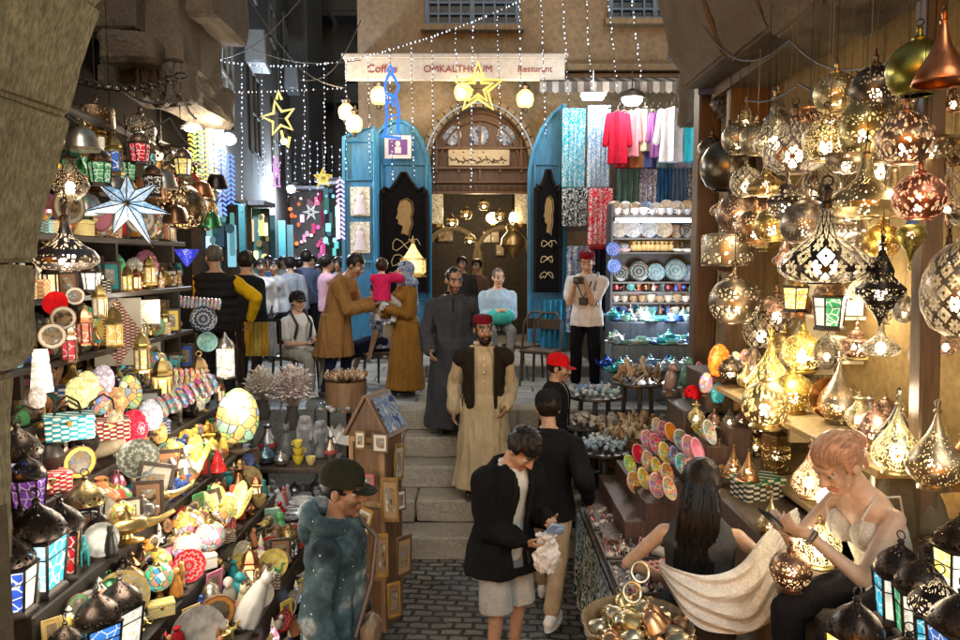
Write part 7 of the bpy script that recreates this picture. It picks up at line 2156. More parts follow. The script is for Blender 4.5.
for px, py, w, c, lit, k, lab in ((719, 362, 19, (1, .2, .02), 1.5, 'shell', 'glowing orange oval lamp shade above the bowl rack'), (735, 366, 19, (.9, .8, .7), .6, 'mshell', 'white oval shade with coloured specks beside the orange one'), (718, 394, 15, (.05, .5, .6), .5, 'shell', 'turquoise beaded oval shade under the orange one'),
       (706, 384, 15, (.8, .4, .6), .5, 'mshell', 'pink and white beaded oval shade left of the turquoise one'), (745, 358, 12, (.9, .3, .3), .3, 'mshell', 'small red speckled shade behind the white oval one')):
 Y = 5.25
 inst(k, P(px, py, Y), lab, .3, w / 2 * pxm(Y) / .08 * (1.25 if px == 719 else 1), None, {'shade': (*c, lit)})
def flower(label, px, py, Y, r, col):
 t = thing('paper_flower', label, 'flower', P(px, py, Y))
 m = MB()
 rr = random.Random(1)
 for i in range(40):
  a, e = rr.uniform(0, 2 * PI), rr.uniform(-.2, 1.3)
  d = V((math.cos(a) * math.cos(e), math.sin(a) * math.cos(e), math.sin(e)))
  m.ell(d * r * .7, (r * .3, r * .12, r * .3), 6, 4, d.to_track_quat('Y', 'Z').to_matrix())
 obj('petals', m, MAT['cloth'], t, col)
 m = MB(); m.cone((0, 0, -.02), (0, 0, -.2), .008, .008, 6); obj('stem', m, MAT['paint'], t, (.03, .1, .03))
flower('big red paper flower above the painted bowls', 693, 394, 5.4, .085, (.6, .01, .02))
t = thing('display_post', 'dark stepped stand under the parrots and oval shades', 'stand', (1.66, 5.4, .75))
m = MB(); m.box((0, .1, .4), (.3, .5, .9), bev=.01); m.box((.15, .1, .95), (.3, .5, .35), bev=.01); obj('body', m, MAT['wood'], t, (.06, .04, .03))
for px, py, h, c, lab in ((686, 388, 36, (.1, .3, .28), 'green blue parrot statue at the edge of the ceramics tables'), (670, 392, 34, (.25, .2, .2), 'brown parrot statue left of the green blue one'), (697, 384, 26, (.5, .12, .12), 'small red parrot statue right of the green blue one')):
 Y = 5.9; inst('bird', P(px, py, Y), lab, .4, h * pxm(Y) / .2, None, {'body': c})
for px, py, w, c, lab in ((757, 500, 40, (.02, .14, .06), 'inlaid chest with green lid right of the dark haired woman'), (742, 528, 34, (.05, .07, .06), 'inlaid chest with dark floral lid below the green one')):
 Y = 4.4; inst('box', P(px, py, Y), lab, .3, w * pxm(Y) / .15, None, {'body': (.05, .05, .04), 'lid': c})
m = MB(); m.box((1.72, 4.5, .62), (.42, 1.5, 1.24), bev=.02)
tag(obj('counter', m, MAT['wood'], None, (.12, .08, .05)), 'dark counter behind the aisle table carrying the inlaid chests', 'counter')
def basket(label, x, y, z, r, h, col=(.25, .17, .09)):
 t = thing('basket', label, 'basket', (x, y, z))
 m = MB(); m.lathe([(r * .8, 0), (r * .85, .005), (r, h), (r * 1.02, h + .01), (r * .97, h), (r * .8, .02), (.001, .018)], 28); obj('side', m, MAT['wood'], t, col)
 m = MB()
 for k in range(5): m.tube([(r * (.83 + .17 * k / 4) * 1.01 * math.cos(a), r * (.83 + .17 * k / 4) * 1.01 * math.sin(a), h * (k + .4) / 4.6 + .01 * math.sin(a * 12 + k * PI)) for a in [2 * PI * i / 48 for i in range(48)]], .008, 5, closed=True)
 obj('weave', m, MAT['wood'], t, tuple(c * 1.3 for c in col))
 return t
bx, by = P(640, 620, 3.2).x, 3.25
basket('wide basket heaped with brass bells in front of the aisle table', bx, by, .86, .25, .16)
t = thing('stool', 'plain wooden stool under the basket of brass bells', 'stool', (bx, by, 0))
m = MB(); m.lathe([(.26, .82), (.26, .855)], 20); obj('seat', m, MAT['wood'], t, (.2, .13, .07))
for k in range(4): m = MB(); a = PI / 4 + k * PI / 2; m.cone((.18 * math.cos(a), .18 * math.sin(a), .82), (.22 * math.cos(a), .22 * math.sin(a), 0), .02, .02, 6); obj('leg', m, MAT['wood'], t, (.2, .13, .07))
rnd.seed(14)
for i in range(34):
 a, r = i * 2.4, .215 * math.sqrt((i % 22 + .5) / 22)
 z = .93 + (.09 if i >= 22 else .03) + rnd.uniform(0, .02)
 if i >= 22: r *= .7
 inst('bell_cap', (bx + r * math.cos(a), by + r * math.sin(a), z), 'brass bell heaped in the wide basket before the aisle table', 0, rnd.uniform(.9, 1.25), 'brass bells in the wide basket', {'body': rnd.choice(((.6, .45, .2), (.55, .5, .35), (.6, .35, .2))), 'loop': (.5, .4, .2)}, (rnd.uniform(-1, 1), rnd.uniform(-1, 1), rnd.uniform(0, 6)))
for px, py, lab in ((640, 572, 'silver hoop handle bracelet leaning on top of the bells'), (632, 592, 'second silver hoop leaning below the first on the bells')):
 m = MB(); c = P(px, py, 3.2); m.tube([c + V((.04 * math.cos(q), .02 * math.sin(q), .04 * math.sin(q))) for q in [2 * PI * k / 18 for k in range(18)]], .007, 8, closed=True)
 tag(obj('bracelet', m, MAT['metal'], None, (.6, .52, .36)), lab, 'bracelet')
Mw = Matrix.Translation(p1.root.location) @ Matrix.Rotation(p1.root.rotation_euler[2], 4, 'Z') @ Matrix.Scale(p1.root.scale[0], 4)
q = Mw @ ((p1.wrist(-1) + p1.wrist(1)) / 2)
m = MB(); m.lathe([(.05, -.13), (.075, -.1), (.08, -.02), (.06, .04), (.045, .07), (.065, .1)], 16, sy=.6)
me = remesh(m, .006, 1); displace(me, .022, (22, 22, 13), 3)
o = tag(link('plastic_bag', me, MAT['ceramic'], None, (.6, .58, .56)), 'crumpled white plastic bag held by the man in grey shorts', 'bag'); o.location = q + V((0, -.02, -.08))
m = MB(); m.box((0, 0, 0), (.1, .02, .075), bev=.006); m.ell((.03, -.012, 0), (.03, .01, .03))
o = tag(obj('packet', m, MAT['ceramic'], None, (.2, .3, .5)), 'small blue wrapped packet at the top of the white plastic bag', 'packet'); o.location = q + V((.05, -.04, .06)); o.rotation_euler = (.5, .3, .4)
for px, py, Y, w in ((840, 200, 3.9, 16), (765, 215, 4.7, 14), (905, 190, 3.1, 12), (790, 360, 4.1, 16), (900, 400, 3.2, 20), (825, 490, 3.5, 14), (880, 470, 3.5, 10), (930, 600, 2.25, 8), (720, 350, 4.9, 10), (815, 545, 3.0, 8)):
 lamp('lamp_light', P(px, py, Y), w * KR, (1, .82, .56), .09)
TI = [(-1.2, -1.5, .75, 3.3, 5.0, 'front table'), (-1.5, -1.8, 1.0, 2.75, 5.2, 'second step'), (-1.8, -2.1, 1.27, 2.8, 5.6, 'third step'), (-2.1, -2.4, 1.54, 3.0, 6.0, 'fourth step'), (-2.4, -2.72, 1.82, 3.3, 6.1, 'top step')]
WS = [(-2.4, -2.74, 2.14, 3.5, 6.0, 'lowest wall shelf'), (-2.4, -2.74, 2.5, 3.6, 6.0, 'middle wall shelf'), (-2.4, -2.74, 2.86, 3.7, 5.9, 'upper wall shelf')]
for x0, x1, z, y0, y1, nm in TI:
 m = MB(); m.box(((x0 + x1) / 2, (y0 + y1) / 2, z / 2), (x0 - x1 - .006, y1 - y0, z), bev=.008)
 tag(obj('display_step', m, MAT['wood'], None, (.022, .015, .01), smooth=False), f'dark wooden {nm} of the lantern stall', 'stand')
for x0, x1, z, y0, y1, nm in WS:
 board_(f'dark wooden {nm} of the lantern stall', x1, x0, y0, y1, z, (.03, .02, .013))
def zs(x):
 if x > -1.2: return 0
 for x0, x1, z, *_ in TI:
  if x > x1: return z
 return 9
used = []
def LP(px, py):
 d = ray(px, py)
 Y = 2.4
 while Y < 7:
  q = CAM + d * (Y / d.y)
  if q.z <= zs(q.x):
   if q.x < -2.72: return V((-2.55, q.y * 1., q.z)), False
   z = zs(q.x)
   if z - q.z > .06: q.x -= .1; z = zs(q.x) if zs(q.x) < 9 else z
   return V((q.x, q.y, z)), True
  Y += .01
 return q, False
def L(key, px, py, hpx, unit, label, cols=None, rz=None, rot=None, group=None, x=None, dz=0., sx=1.):
 """py = foot row in the photo, hpx = height in photo pixels, unit = height of the prototype; x = hang/stand at this x instead of on the steps"""
 if x is None:
  q, ok = LP(px, py)
 else:
  q = P(px, py, x * F / (px - 480))
 sc = hpx * pxm(q.y) / unit
 used.append((q.x, q.y, sc * .1))
 q = q + V((0, 0, dz * sc))
 return inst(key, q, label, rnd.uniform(0, 6) if rz is None else rz, sc if sx == 1 else (sc * sx, sc, sc), group, cols, rot)
rnd.seed(50)
def lan(px, py, h, cols, lit, lab, n=4, x=None, dome=DKM):
 L(f'lantern{n}', px, py, h, .385, lab, {'pane': [(*pcol(c), lit) for c in cols], 'dome': (*dome, 1)}, x=x)
o = L('star', 128, 204, 74, .42, 'large pale blue glass star lantern with dark seams hanging over the stall', x=-2.02, rz=.35)
def Lh(sh, pt, px, py, w, x, col, lit, lab, ho=1., hang=True):
 Y = x * F / (px - 480)
 inst(lampk(sh, pt, hang), P(px, py, Y), lab, 0, w / 2 * pxm(Y) / .1, None, {'shade': (*col, ho), 'cap': tuple(c * .7 for c in col), 'foot': tuple(c * .7 for c in col), 'rim': col, 'bulb': (1, .8, .5, lit)}, (0, 0, rnd.uniform(0, 6)))
for a in (('onion', 'filigree', 66, 252, 60, -2.0, (.3, .24, .22), .8, 'large silver grey onion lamp with leaf cutouts next to the stone arch'), ('vase', 'swirl', 70, 182, 36, -2.1, (.16, .1, .07), .4, 'dark flared vase lamp above the silver grey onion lamp'),
          ('globe', 'scales', 183, 208, 46, -2.2, (.24, .16, .08), .7, 'large bronze patterned globe lamp right of the blue star'), ('globe', 'filigree', 163, 190, 36, -2.4, (.15, .1, .06), .5, 'dark bronze filigree globe just behind the blue star'),
          ('hexa', 'dots', 196, 190, 34, -2.3, (.2, .13, .06), .5, 'six sided bronze lamp at the street end of the stall'), ('cone', 'metal', 112, 172, 46, -2.5, (.28, .13, .06), 0, 'copper brown cone shade above the blue star'),
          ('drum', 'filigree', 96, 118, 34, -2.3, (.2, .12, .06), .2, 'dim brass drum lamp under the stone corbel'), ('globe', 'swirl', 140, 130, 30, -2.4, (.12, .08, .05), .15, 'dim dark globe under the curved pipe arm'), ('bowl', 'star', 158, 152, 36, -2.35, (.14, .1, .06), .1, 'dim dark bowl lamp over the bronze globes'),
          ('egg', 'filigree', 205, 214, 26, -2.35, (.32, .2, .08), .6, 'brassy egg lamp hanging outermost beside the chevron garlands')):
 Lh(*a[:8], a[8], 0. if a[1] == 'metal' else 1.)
m = MB(); m.lathe([(.005, -.09), (.05, -.03), (.1, .05), (.102, .055), (.09, .05), (.004, -.07)], 18); tag(obj('bowl_lamp', m, MAT['speckle'], None, (.02, .04, .6, .5), P(187, 256, 5.4)), 'deep blue glass bowl lamp hanging beside the vest of the yellow sleeved man', 'lamp').scale = (.9,) * 3
m = MB(); m.cone((-2.1, 3.2, 3.5), (-2.35, 6.1, 3.5), .025, .025, 8); m.cone((-2.4, 3.2, 3.62), (-2.5, 6.1, 3.62), .025, .025, 8)
tag(obj('rail', m, MAT['dark_metal']), 'dark iron rails over the stall carrying the hanging lamps', 'rail')
m = MB(); rr_ = [P(60 + 9 * k, 74 + 14 * math.sin(PI * k / 14), 4.6) for k in range(15)]
for a, b in zip(rr_, rr_[1:]): m.tube([a.lerp(b, .5) + V((.045 * math.cos(q), .0, .018 * math.sin(q))) for q in [2 * PI * i / 8 for i in range(8)]], .006, 4, closed=True)
tag(obj('chain', m, MAT['dark_metal']), 'dark iron chain slung under the stone corbel', 'chain')
S_ = lambda c, l=.8: {'shade': (*c, l)}
for px, py, h, c, lab in ((92, 292, 36, ['milky', 'white'], 'clear white lantern under the blue star'), ):
 lan(px, py, h, c, .7, lab, 6, -2.35)
for px, py, h, bc, gc, lab in ((100, 318, 38, BR, (.7, .6, .45, .25), 'cream glass brass lantern below the white lantern'), (85, 345, 42, (.5, .2, .1), (.7, .2, .12, .3), 'copper red lantern beside the red disc'), (70, 362, 42, (.4, .25, .15), (.6, .05, .08, .35), 'red glass barred lantern below the copper red one'),
                              (115, 348, 46, BR, (.75, .5, .15, .4), 'golden barred lantern in front of the white cornered board'), (143, 372, 44, BR, (.7, .55, .25, .3), 'slim golden lantern right of the white cornered board'), (128, 292, 30, BR, (.7, .55, .2, .5), 'small yellow lantern on the wall right of the white lantern'),
                              (163, 402, 50, BR, (.8, .6, .15, .8), 'bright gold lantern above the rack of bangles'), (200, 398, 48, (.5, .3, .12), (.7, .5, .3, .4), 'orange brass lantern left of the white lit cylinder lamp'), (60, 268, 26, SIL, (.5, .5, .45, .2), 'silver lantern below the silver grey onion lamp'), (150, 285, 32, BR, (.6, .45, .2, .3), 'brass lantern hanging left of the deep blue bowl')):
 L('brass_lantern', px, py, h, .25, lab, {'frame': bc, 'glass': gc}, x=-2.3 if py < 365 else -2.2)
m = MB(); m.lathe([(.001, -.02), (.07, -.012), (.1, 0), (.1, .006), (.001, .004)], 22, rot=RX(PI / 2 + .2)); o = tag(obj('disc', m, MAT['cloth'], None, (.65, .01, .015), P(55, 303, 3.9)), 'bright red velvet disc hanging at the stone arch', 'disc'); o.scale = (.66,) * 3; o.rotation_euler = (0, 0, .9)
for px, py, s, lab in ((63, 318, 24, 'pale hand drum half hidden under the red disc'), (52, 336, 26, 'pale hand drum with dark leaf motif below the red disc'), (75, 296, 18, 'small hand drum right of the red disc')): L('drum', px, py, s, .18, lab, rz=.7, x=-2.25)
def board_pic(label, px, py, w, h, Y, c1, c2, rz=.8):
 t = thing('picture_board', label, 'board', P(px, py, Y), rz)
 s = pxm(Y); m = MB(); m.box((0, 0, 0), (w * s, .02, h * s), bev=.003); obj('board', m, MAT['paper'], t, c1)
 m = MB(); m.prism([(0, -h * s * .5), (w * s * .48, 0), (0, h * s * .5), (-w * s * .48, 0)], -.016, -.011); obj('diamond', m, MAT['inlay'], t, c2, smooth=False)
board_pic('white cornered board with a dark red diamond behind the golden barred lantern', 118, 332, 44, 68, 4.75, (.55, .5, .42), (.25, .05, .04), .5)
board_pic('cream board on the wall right of the cream glass lantern', 148, 312, 22, 24, 5.0, (.6, .54, .46), (.5, .42, .34), .5)
t = thing('shelf_lamp', 'lit white fabric lamp beside the stone arch', 'lamp', P(42, 388, 3.7))
m = MB(); m.lathe([(.055, -.02), (.035, .2)], 16, caps=False); obj('shade', m, MAT['speckle'], t, (1, .92, .8, 1.2)); m = MB(); m.lathe([(.05, -.2), (.05, -.19), (.01, -.17), (.01, -.02)], 12); obj('foot', m, MAT['metal'], t, BR)
m = MB(); m.ell((0, 0, .06), (.02, .02, .03)); obj('bulb', m, MAT['bulb'], t, (1, .85, .65, .5))
for px, py, w, c, k, lab in ((38, 412, 26, (.45, .4, .38, .2), 'shell', 'clear grey glass shade under the lit white fabric lamp'), (79, 414, 38, (.95, .85, .35, 1.0), 'shell', 'pale yellow shell lamp leftmost of the speckled egg shades'), (88, 406, 36, (.9, .75, .35, .9), 'shell', 'second pale yellow shell lamp overlapping the first'),
 (104, 398, 34, (.6, .5, .62, .7), 'shell', 'lavender speckled egg shade at the back of the egg shades'), (99, 420, 36, (.4, .42, .45, .6), 'mshell', 'grey and black speckled egg shade in front of the lavender one'), (116, 420, 34, (.95, .5, .2, .9), 'shell', 'orange egg shade right of the grey speckled one'),
 (131, 414, 40, (.8, .85, .35, .9), 'mshell', 'lime speckled egg shade rightmost of the upper egg shades'), (119, 421, 16, (.5, .55, .6, .6), 'shell', 'tiny grey egg shade in front of the orange one'), (135, 450, 42, (.8, .01, .04, 1.0), 'shell', 'bright red shell lamp in the middle of the stall'), (151, 436, 38, (.5, .52, .6, .6), 'shell', 'blue grey shell lamp behind the red one'), (160, 448, 28, (.9, .5, .15, .7), 'shell', 'small orange shell lamp right of the blue grey one'),
 (239, 452, 66, (.75, .8, .35, .85), 'mshell', 'tall lime speckled oval lamp standing above the right end of the stall'), (166, 470, 34, (.7, .9, .85, 1.1), 'shell', 'milky white shell lamp above the picture frames'), (178, 474, 34, (.6, .9, .3, 1.), 'mshell', 'green dotted shell lamp beside the milky white one'), (188, 466, 38, (1, .65, .1, .9), 'shell', 'amber crescent shell lamp right of the green dotted one')):
 L(k, px, py, w, .26, lab, {'shade': c, 'globe': c}, rz=rnd.uniform(-.4, .6), dz=.135, x=-2.05 - (.2 if py < 425 else 0) if px > 50 and px < 230 and py < 460 else None if px > 50 else -2.2)
for px, py, h, lab, c in ((206, 500, 46, 'bright yellow petal lamp left of the red cone', (1, .8, .15, 1.2)), (230, 530, 48, 'lower yellow petal lamp above the gold ball', (1, .85, .25, 1.1)), (190, 486, 34, 'white petal lamp behind the picture frames', (.95, .95, .7, 1.2))):
 L('petal', px, py, h, .22, lab, {'petal': c}, dz=.04)
L('bangles', 180, 418, 26, .1, 'long roll of purple and pink bead bangles on a dowel', rz=.95, dz=.1, rot=(0, -.35, .7), x=-2.0)
L('bangles', 175, 372, 20, .1, 'upper roll of coral bead bangles near the gold lantern', {'bangle': [(.7, .2, .1), (.6, .15, .12), (.75, .4, .25)]}, rot=(0, .1, .6), x=-2.2)
L('bangles', 200, 300, 14, .1, 'small roll of lilac bangles on the wall beside the vest', {'bangle': [(.4, .25, .5), (.6, .5, .6)]}, rot=(0, .1, .5), x=-2.3)
for px, py, h, c, lab in ((203, 332, 26, (.015, .03, .07), 'dark blue round dish on the wall in front of the yellow sleeved man'), (207, 352, 20, (.2, .5, .5), 'turquoise round dish under the dark blue one'), (138, 478, 40, (.12, .13, .1), 'mosaic patterned round dish leaning in the middle of the stall')):
 L('plate', px, py - h / 2, h, .2, lab, {'self': c}, rot=(PI / 2 - .15, 0, .55), x=-2.2 if py < 400 else -1.95)
t = thing('shelf_lamp', 'white lit cylinder lamp with onion dome at the end of the stall', 'lamp', P(226, 376, 5.9)); t.scale = (1.3,) * 3
m = MB(); m.lathe([(.05, 0), (.055, .01), (.055, .17), (.05, .18)], 14); obj('shade', m, MAT['speckle'], t, (1, .93, .8, 1.4)); m = MB(); m.lathe([(.06, .18), (.06, .19), (.045, .22), (.015, .25), (.005, .28)], 14); obj('cap', m, MAT['metal'], t, SIL); m = MB(); m.lathe([(.06, -.012), (.06, 0)], 14); obj('foot', m, MAT['metal'], t, SIL)
for px, py, w, c, mt, lab in ((70, 438, 44, (.02, .18, .22), 'inlay', 'teal patterned box below the pale yellow shell lamps'), (110, 438, 36, (.25, .03, .03), 'inlay', 'dark red and white patterned box right of the teal one')):
 L('box', px, py, w, .17, lab, {'body': c, 'lid': c}, rz=.55, x=-2.1)
L('hook_lamp', 72, 520, 90, .47, 'tall dark iron lamp with two curved arms beside the stone arch', rz=.7)
L('hook_lamp', 108, 515, 78, .47, 'second dark iron lamp with curved arms right of the first', rz=.3)
L('cat', 112, 565, 34, .165, 'dark cat statue under the second iron lamp')
for px, py, h, lab, tl in ((172, 520, 46, 'picture frame with dark portrait left of the petal lamps', .25), (209, 532, 42, 'tilted picture frame in front of the bright yellow petal lamp', -.2)): L('frame', px, py, h, .26, lab, rot=(-.15, tl, .45), dz=.13)
for px, py, h, lab in ((152, 512, 34, 'upper brass oil lamp with long spout'), (128, 545, 40, 'larger brass oil lamp with long spout in the heart of the stall')): L('genie', px, py, h, .18, lab, rz=.5, sx=1.1)
L('box', 180, 552, 22, .1, 'small open tan box below the tilted picture frames', {'body': (.4, .25, .1), 'lid': (.45, .28, .1)}, rz=.4)
for px, py, w, c, lab, cc in ((207, 606, 44, 1., 'mosaic globe lamp with red, white and green chips', (.8, .6, .5)), (180, 626, 44, 1., 'mosaic globe lamp with green and blue flower chips', (.1, .5, .3)), (211, 564, 46, .5, 'mosaic bottle lamp with yellow flowers above the mosaic globes', (.5, .4, .5)), (237, 578, 36, .7, 'golden knobbed ball ornament with crown beside the mosaic bottle', (.9, .65, .2))):
 L('mosaic_globe', px, py, w, .25, lab, {'globe': (*cc, c)})
m = None
for px, py, c, lab in ((254, 545, (.6, .07, .03), 'orange red notebook standing at the right end of the stall'), (273, 543, (.2, .36, .28), 'pale green notebook standing beside the orange red one')): L('notebook', px, py, 36, .18, lab, {'cover': c}, rz=.2)
L('cat', 243, 625, 66, .165, 'white and black leaping cat statue at the front of the stall', {'body': (.6, .56, .5)}, rot=(0, .5, .6))
L('cat', 262, 632, 40, .165, 'small yellow white cat statue beside the leaping one', {'body': (.5, .42, .25)}, rz=.5)
L('vase', 240, 510, 44, .19, 'brown cone vase with speckles behind the lower petal lamp', {'body': (.25, .12, .06)})
m = MB(); m.lathe([(.06, 0), (.055, .01), (.004, .14)], 16); q, _ = LP(218, 476); tag(obj('cone_shade', m, MAT['speckle'], None, (.8, .02, .02, .8), q), 'small bright red cone shade between the petal lamps', 'lamp').scale = (1.05,) * 3
m = MB(); m.caps((-.1, 0, 0), (.1, 0, .06), .05, .05, 14); q, _ = LP(118, 478); tag(obj('hand_drum', m, MAT['leather'], None, (.5, .4, .26), q + V((0, 0, .05))), 'beige oblong drum lying under the red shell lamp', 'drum')
for px, py, h, c, lit, lab, n in ((44, 552, 92, ['cobalt', 'blue', 'cobalt', 'blue'], .35, 'cobalt blue lantern beside the stone arch', 4), (24, 578, 84, ['teal', 'milky', 'teal', 'milky'], .4, 'teal and cream lantern touching the stone arch', 6), (30, 520, 66, ['violet', 'violet'], .2, 'dim violet lantern above the cobalt blue one', 6),
 (66, 640, 110, ['pale cyan', 'cyan', 'pale cyan', 'blue'], .8, 'pale cyan lantern, tallest of the lower corner', 4), (40, 668, 96, ['milky', 'pale cyan', 'cobalt', 'milky'], .6, 'milky and cobalt lantern lowest beside the stone arch', 6), (86, 600, 90, ['red', 'amber', 'red', 'amber'], .12, 'copper brown lantern behind the pale cyan one', 4),
 (100, 668, 92, ['cyan', 'pale cyan', 'cyan', 'blue'], .7, 'turquoise lantern right of the tallest pale cyan one', 4), (122, 650, 86, ['cyan', 'milky', 'cyan', 'milky'], .6, 'narrow turquoise and milky lantern next to the red brown figurines', 4), (145, 668, 74, ['milky', 'clear', 'milky'], .3, 'dark lantern with milky panes left of the mosaic globes', 6), (68, 690, 80, ['amber', 'milky', 'amber'], .5, 'amber lantern at the very bottom of the stall', 4),
 (120, 588, 46, ['milky', 'amber', 'milky', 'orange'], .9, 'small glowing cream lantern above the turquoise ones', 4), (165, 690, 64, ['clear', 'milky'], .2, 'dark small lantern below the mosaic globes', 6)):
 lan(px, py, h, c, lit, lab, n)
FK = [('brass_lantern', 'lantern', .24, .25), ('canister', 'tin', .14, .14), ('vase', 'vase', .2, .19), ('cat', 'cat statue', .17, .165), ('figure', 'figurine', .18, .17), ('teapot', 'teapot', .16, .14), ('bottle', 'glass bottle', .15, .12), ('drum', 'hand drum', .18, .18), ('frame', 'picture frame', .2, .26), ('mosaic_globe', 'mosaic lamp', .2, .25), ('shell', 'egg shade', .2, .26), ('box', 'box', .1, .1), ('pouch', 'pouch', .12, .11), ('petal', 'petal lamp', .18, .22), ('genie', 'oil lamp', .13, .18), ('lantern4', 'glass lantern', .28, .385), ('plate', 'dish', .18, .2), ('cup', 'cup', .08, .06), ('camel', 'camel figurine', .14, .14), ('bird', 'bird statue', .16, .18)]
CN = {'brassy': BR, 'silver': SIL, 'copper': COP, 'red': (.5, .02, .03), 'dark': (.04, .03, .025), 'cream': (.6, .54, .42), 'blue': (.04, .1, .4), 'green': (.08, .3, .12), 'brown': (.2, .1, .05), 'pink': (.6, .2, .28), 'white': (.66, .64, .6), 'orange': (.7, .28, .05), 'teal': (.04, .3, .33), 'yellow': (.75, .55, .1)}
MET = {'brass_lantern', 'canister', 'vase', 'teapot', 'genie'}
nfill = 0
for ti, (x0, x1, z, y0, y1, nm) in enumerate(TI + WS):
 for row in (0, 1, 2):
  if ti >= 5 and row == 2: continue
  xx = x0 - (.07 + .11 * row)
  if xx < x1 + .03: continue
  y = y0 + .06 + .05 * row
  ct = 0
  while y < y1 - .06:
   k, kn, hh, u = rnd.choice(FK[:12] if ti >= 5 else FK)
   step = rnd.uniform(.075, .115)
   ct += 1
   if any((xx - a) ** 2 + (y - b) ** 2 < (.02 + r * .45) ** 2 for a, b, r in used) or (xx / y * F + 480 < 8):
    y += step * .8; continue
   cn = rnd.choice(['brassy', 'silver', 'copper', 'dark', 'brassy'] if k in MET else list(CN))
   c = CN[cn]
   lit = rnd.choice((.3, .5, .8))
   cols = {'brass_lantern': {'frame': c, 'glass': (.8, .6, .3, lit)}, 'canister': {'self': c}, 'vase': {'body': c, 'band': rnd.choice(list(CN.values()))}, 'cat': {'body': c}, 'figure': {'body': c}, 'bird': {'body': c}, 'camel': {'self': c}, 'teapot': {q: c for q in ('body', 'spout', 'handle', 'lid')}, 'genie': {q: c for q in ('body', 'spout', 'handle', 'lid')}, 'bottle': {'flask': (*c, .2)}, 'drum': {'skin': c}, 'frame': {'mount': c}, 'mosaic_globe': {'globe': (*c, lit)}, 'shell': {'shade': (*c, lit)}, 'box': {'body': c, 'lid': c}, 'pouch': {'self': c}, 'petal': {'petal': (*c, lit)}, 'lantern4': {'pane': (*c, lit)}, 'plate': {'self': c}, 'cup': {'bowl': c, 'handle': c}}[k]
   h = hh * rnd.uniform(.7, 1.15) * (1.3 if row else .95)
   rot = (PI / 2 - .2, 0, .6) if k == 'plate' else (0, 0, rnd.uniform(.2, 1.0) if k in ('frame', 'drum', 'shell', 'box') else rnd.uniform(0, 6))
   lift = {'plate': .1, 'frame': .13, 'drum': .09, 'shell': .135, 'petal': .04, 'bird': .02, 'cat': .012, 'figure': .012}.get(k, 0) * h / u
   inst(k, (xx + rnd.uniform(-.03, .03), y, z + lift + .001), f'{cn} {kn}, {ORD[min(ct, 48)]} from the stone arch in {["front", "second", "back"][row]} row of the {nm}', 0, h / u, None, cols, rot)
   nfill += 1
   y += step
for ti, (x0, x1, z, y0, y1, nm) in enumerate(TI):
 for r_ in (0, 1):
  for i in range(int((y1 - y0) / .085)):
   y = y0 + .05 + .085 * i
   k, kn, s_, dz = rnd.choice((('drum', 'hand drum', .42, 0), ('bell_cap', 'bell', .7, -.03), ('pouch', 'pouch', .75, -.06), ('charm', 'charm', 2., -.03), ('brass_lantern', 'lantern', .42, -.06), ('bottle', 'bottle', .8, -.06), ('cat', 'cat', .55, -.05), ('shellfish', 'carved bird', 1.1, -.02), ('plate', 'dish', .45, 0), ('small_pic', 'picture', .36, 0)))
   cn = rnd.choice(list(CN)); c = CN[cn]
   if k == 'small_pic': k = 'frame'
   inst(k, (x0 + .035 + rnd.uniform(0, .02), y, z - (.07 if ti else .12) - r_ * (.12 if ti else .2) + dz + rnd.uniform(-.02, .02)), f'{cn} {kn} pinned {ORD[min(i + 1, 48)]} from the arch, {["upper", "lower"][r_]} line of the {nm} front', 0, s_ * rnd.uniform(1.05, 1.5), None, {e: c for e in ('self', 'body', 'skin', 'mount', 'frame', 'flask', 'loop')}, (PI / 2, 0, 1.0) if k == 'plate' else (rnd.uniform(-.2, .2), 0, rnd.uniform(.7, 1.5)))
for i in range(44):
 y = 3.6 + i * .054
 z = (3.12, 3.3, 2.98, 3.2)[i % 4]
 k, kn = (('brass_lantern', 'lantern'), ('lantern6', 'glass lantern'), ('drum', 'hand drum'), ('bell_cap', 'bell'))[rnd.randrange(4)]
 cn = rnd.choice(list(CN)); c = CN[cn]
 inst(k, (-2.38 + .14 * (i % 3), y, z), f'{cn} {kn} hanging under the rails, {ORD[min(i + 1, 48)]} from the stone arch', rnd.uniform(0, 3), {'bell_cap': 1.6, 'lantern6': .62}.get(k, 1.), None, {'brass_lantern': {'frame': BR, 'glass': (*c, .5)}, 'lantern6': {'pane': (*c, .5)}, 'drum': {'skin': c}, 'bell_cap': {'body': c}}[k])
for i in range(60):
 y = 3.75 + rnd.uniform(0, .95); x = -1.24 - rnd.uniform(0, .16)
 k = ('figure', 'camel', 'shellfish', 'cat')[i % 4]
 c = rnd.choice(((.3, .2, .1), (.45, .36, .25), (.2, .1, .06), (.5, .15, .1), (.6, .5, .35), (.1, .1, .1)))
 inst(k, (x, y, .76 + rnd.uniform(0, .05)), {'figure': 'little carved figure', 'camel': 'little camel', 'shellfish': 'little carved bird', 'cat': 'little cat'}[k] + ' in the jumble along the edge of the front table', rnd.uniform(0, 6), rnd.uniform(.5, .8), {'figure': 'little carved figures', 'camel': 'little camels', 'shellfish': 'little carved birds', 'cat': 'little cats'}[k] + ' in the jumble', {'self': c, 'body': c}, (rnd.uniform(-.5, .5), rnd.uniform(-.5, .5), rnd.uniform(0, 6)))
for px, py, Y, w in ((120, 250, 4.0, 13), (170, 300, 5.0, 13), (45, 380, 3.4, 5), (110, 440, 3.6, 13), (180, 440, 4.2, 14), (205, 520, 3.7, 13), (130, 570, 3.0, 8), (60, 590, 2.7, 6), (240, 400, 5.2, 12)):
 lamp('stall_light', P(px, py, Y), w * KL, (1, .89, .72), .09)
Yc = 5.25
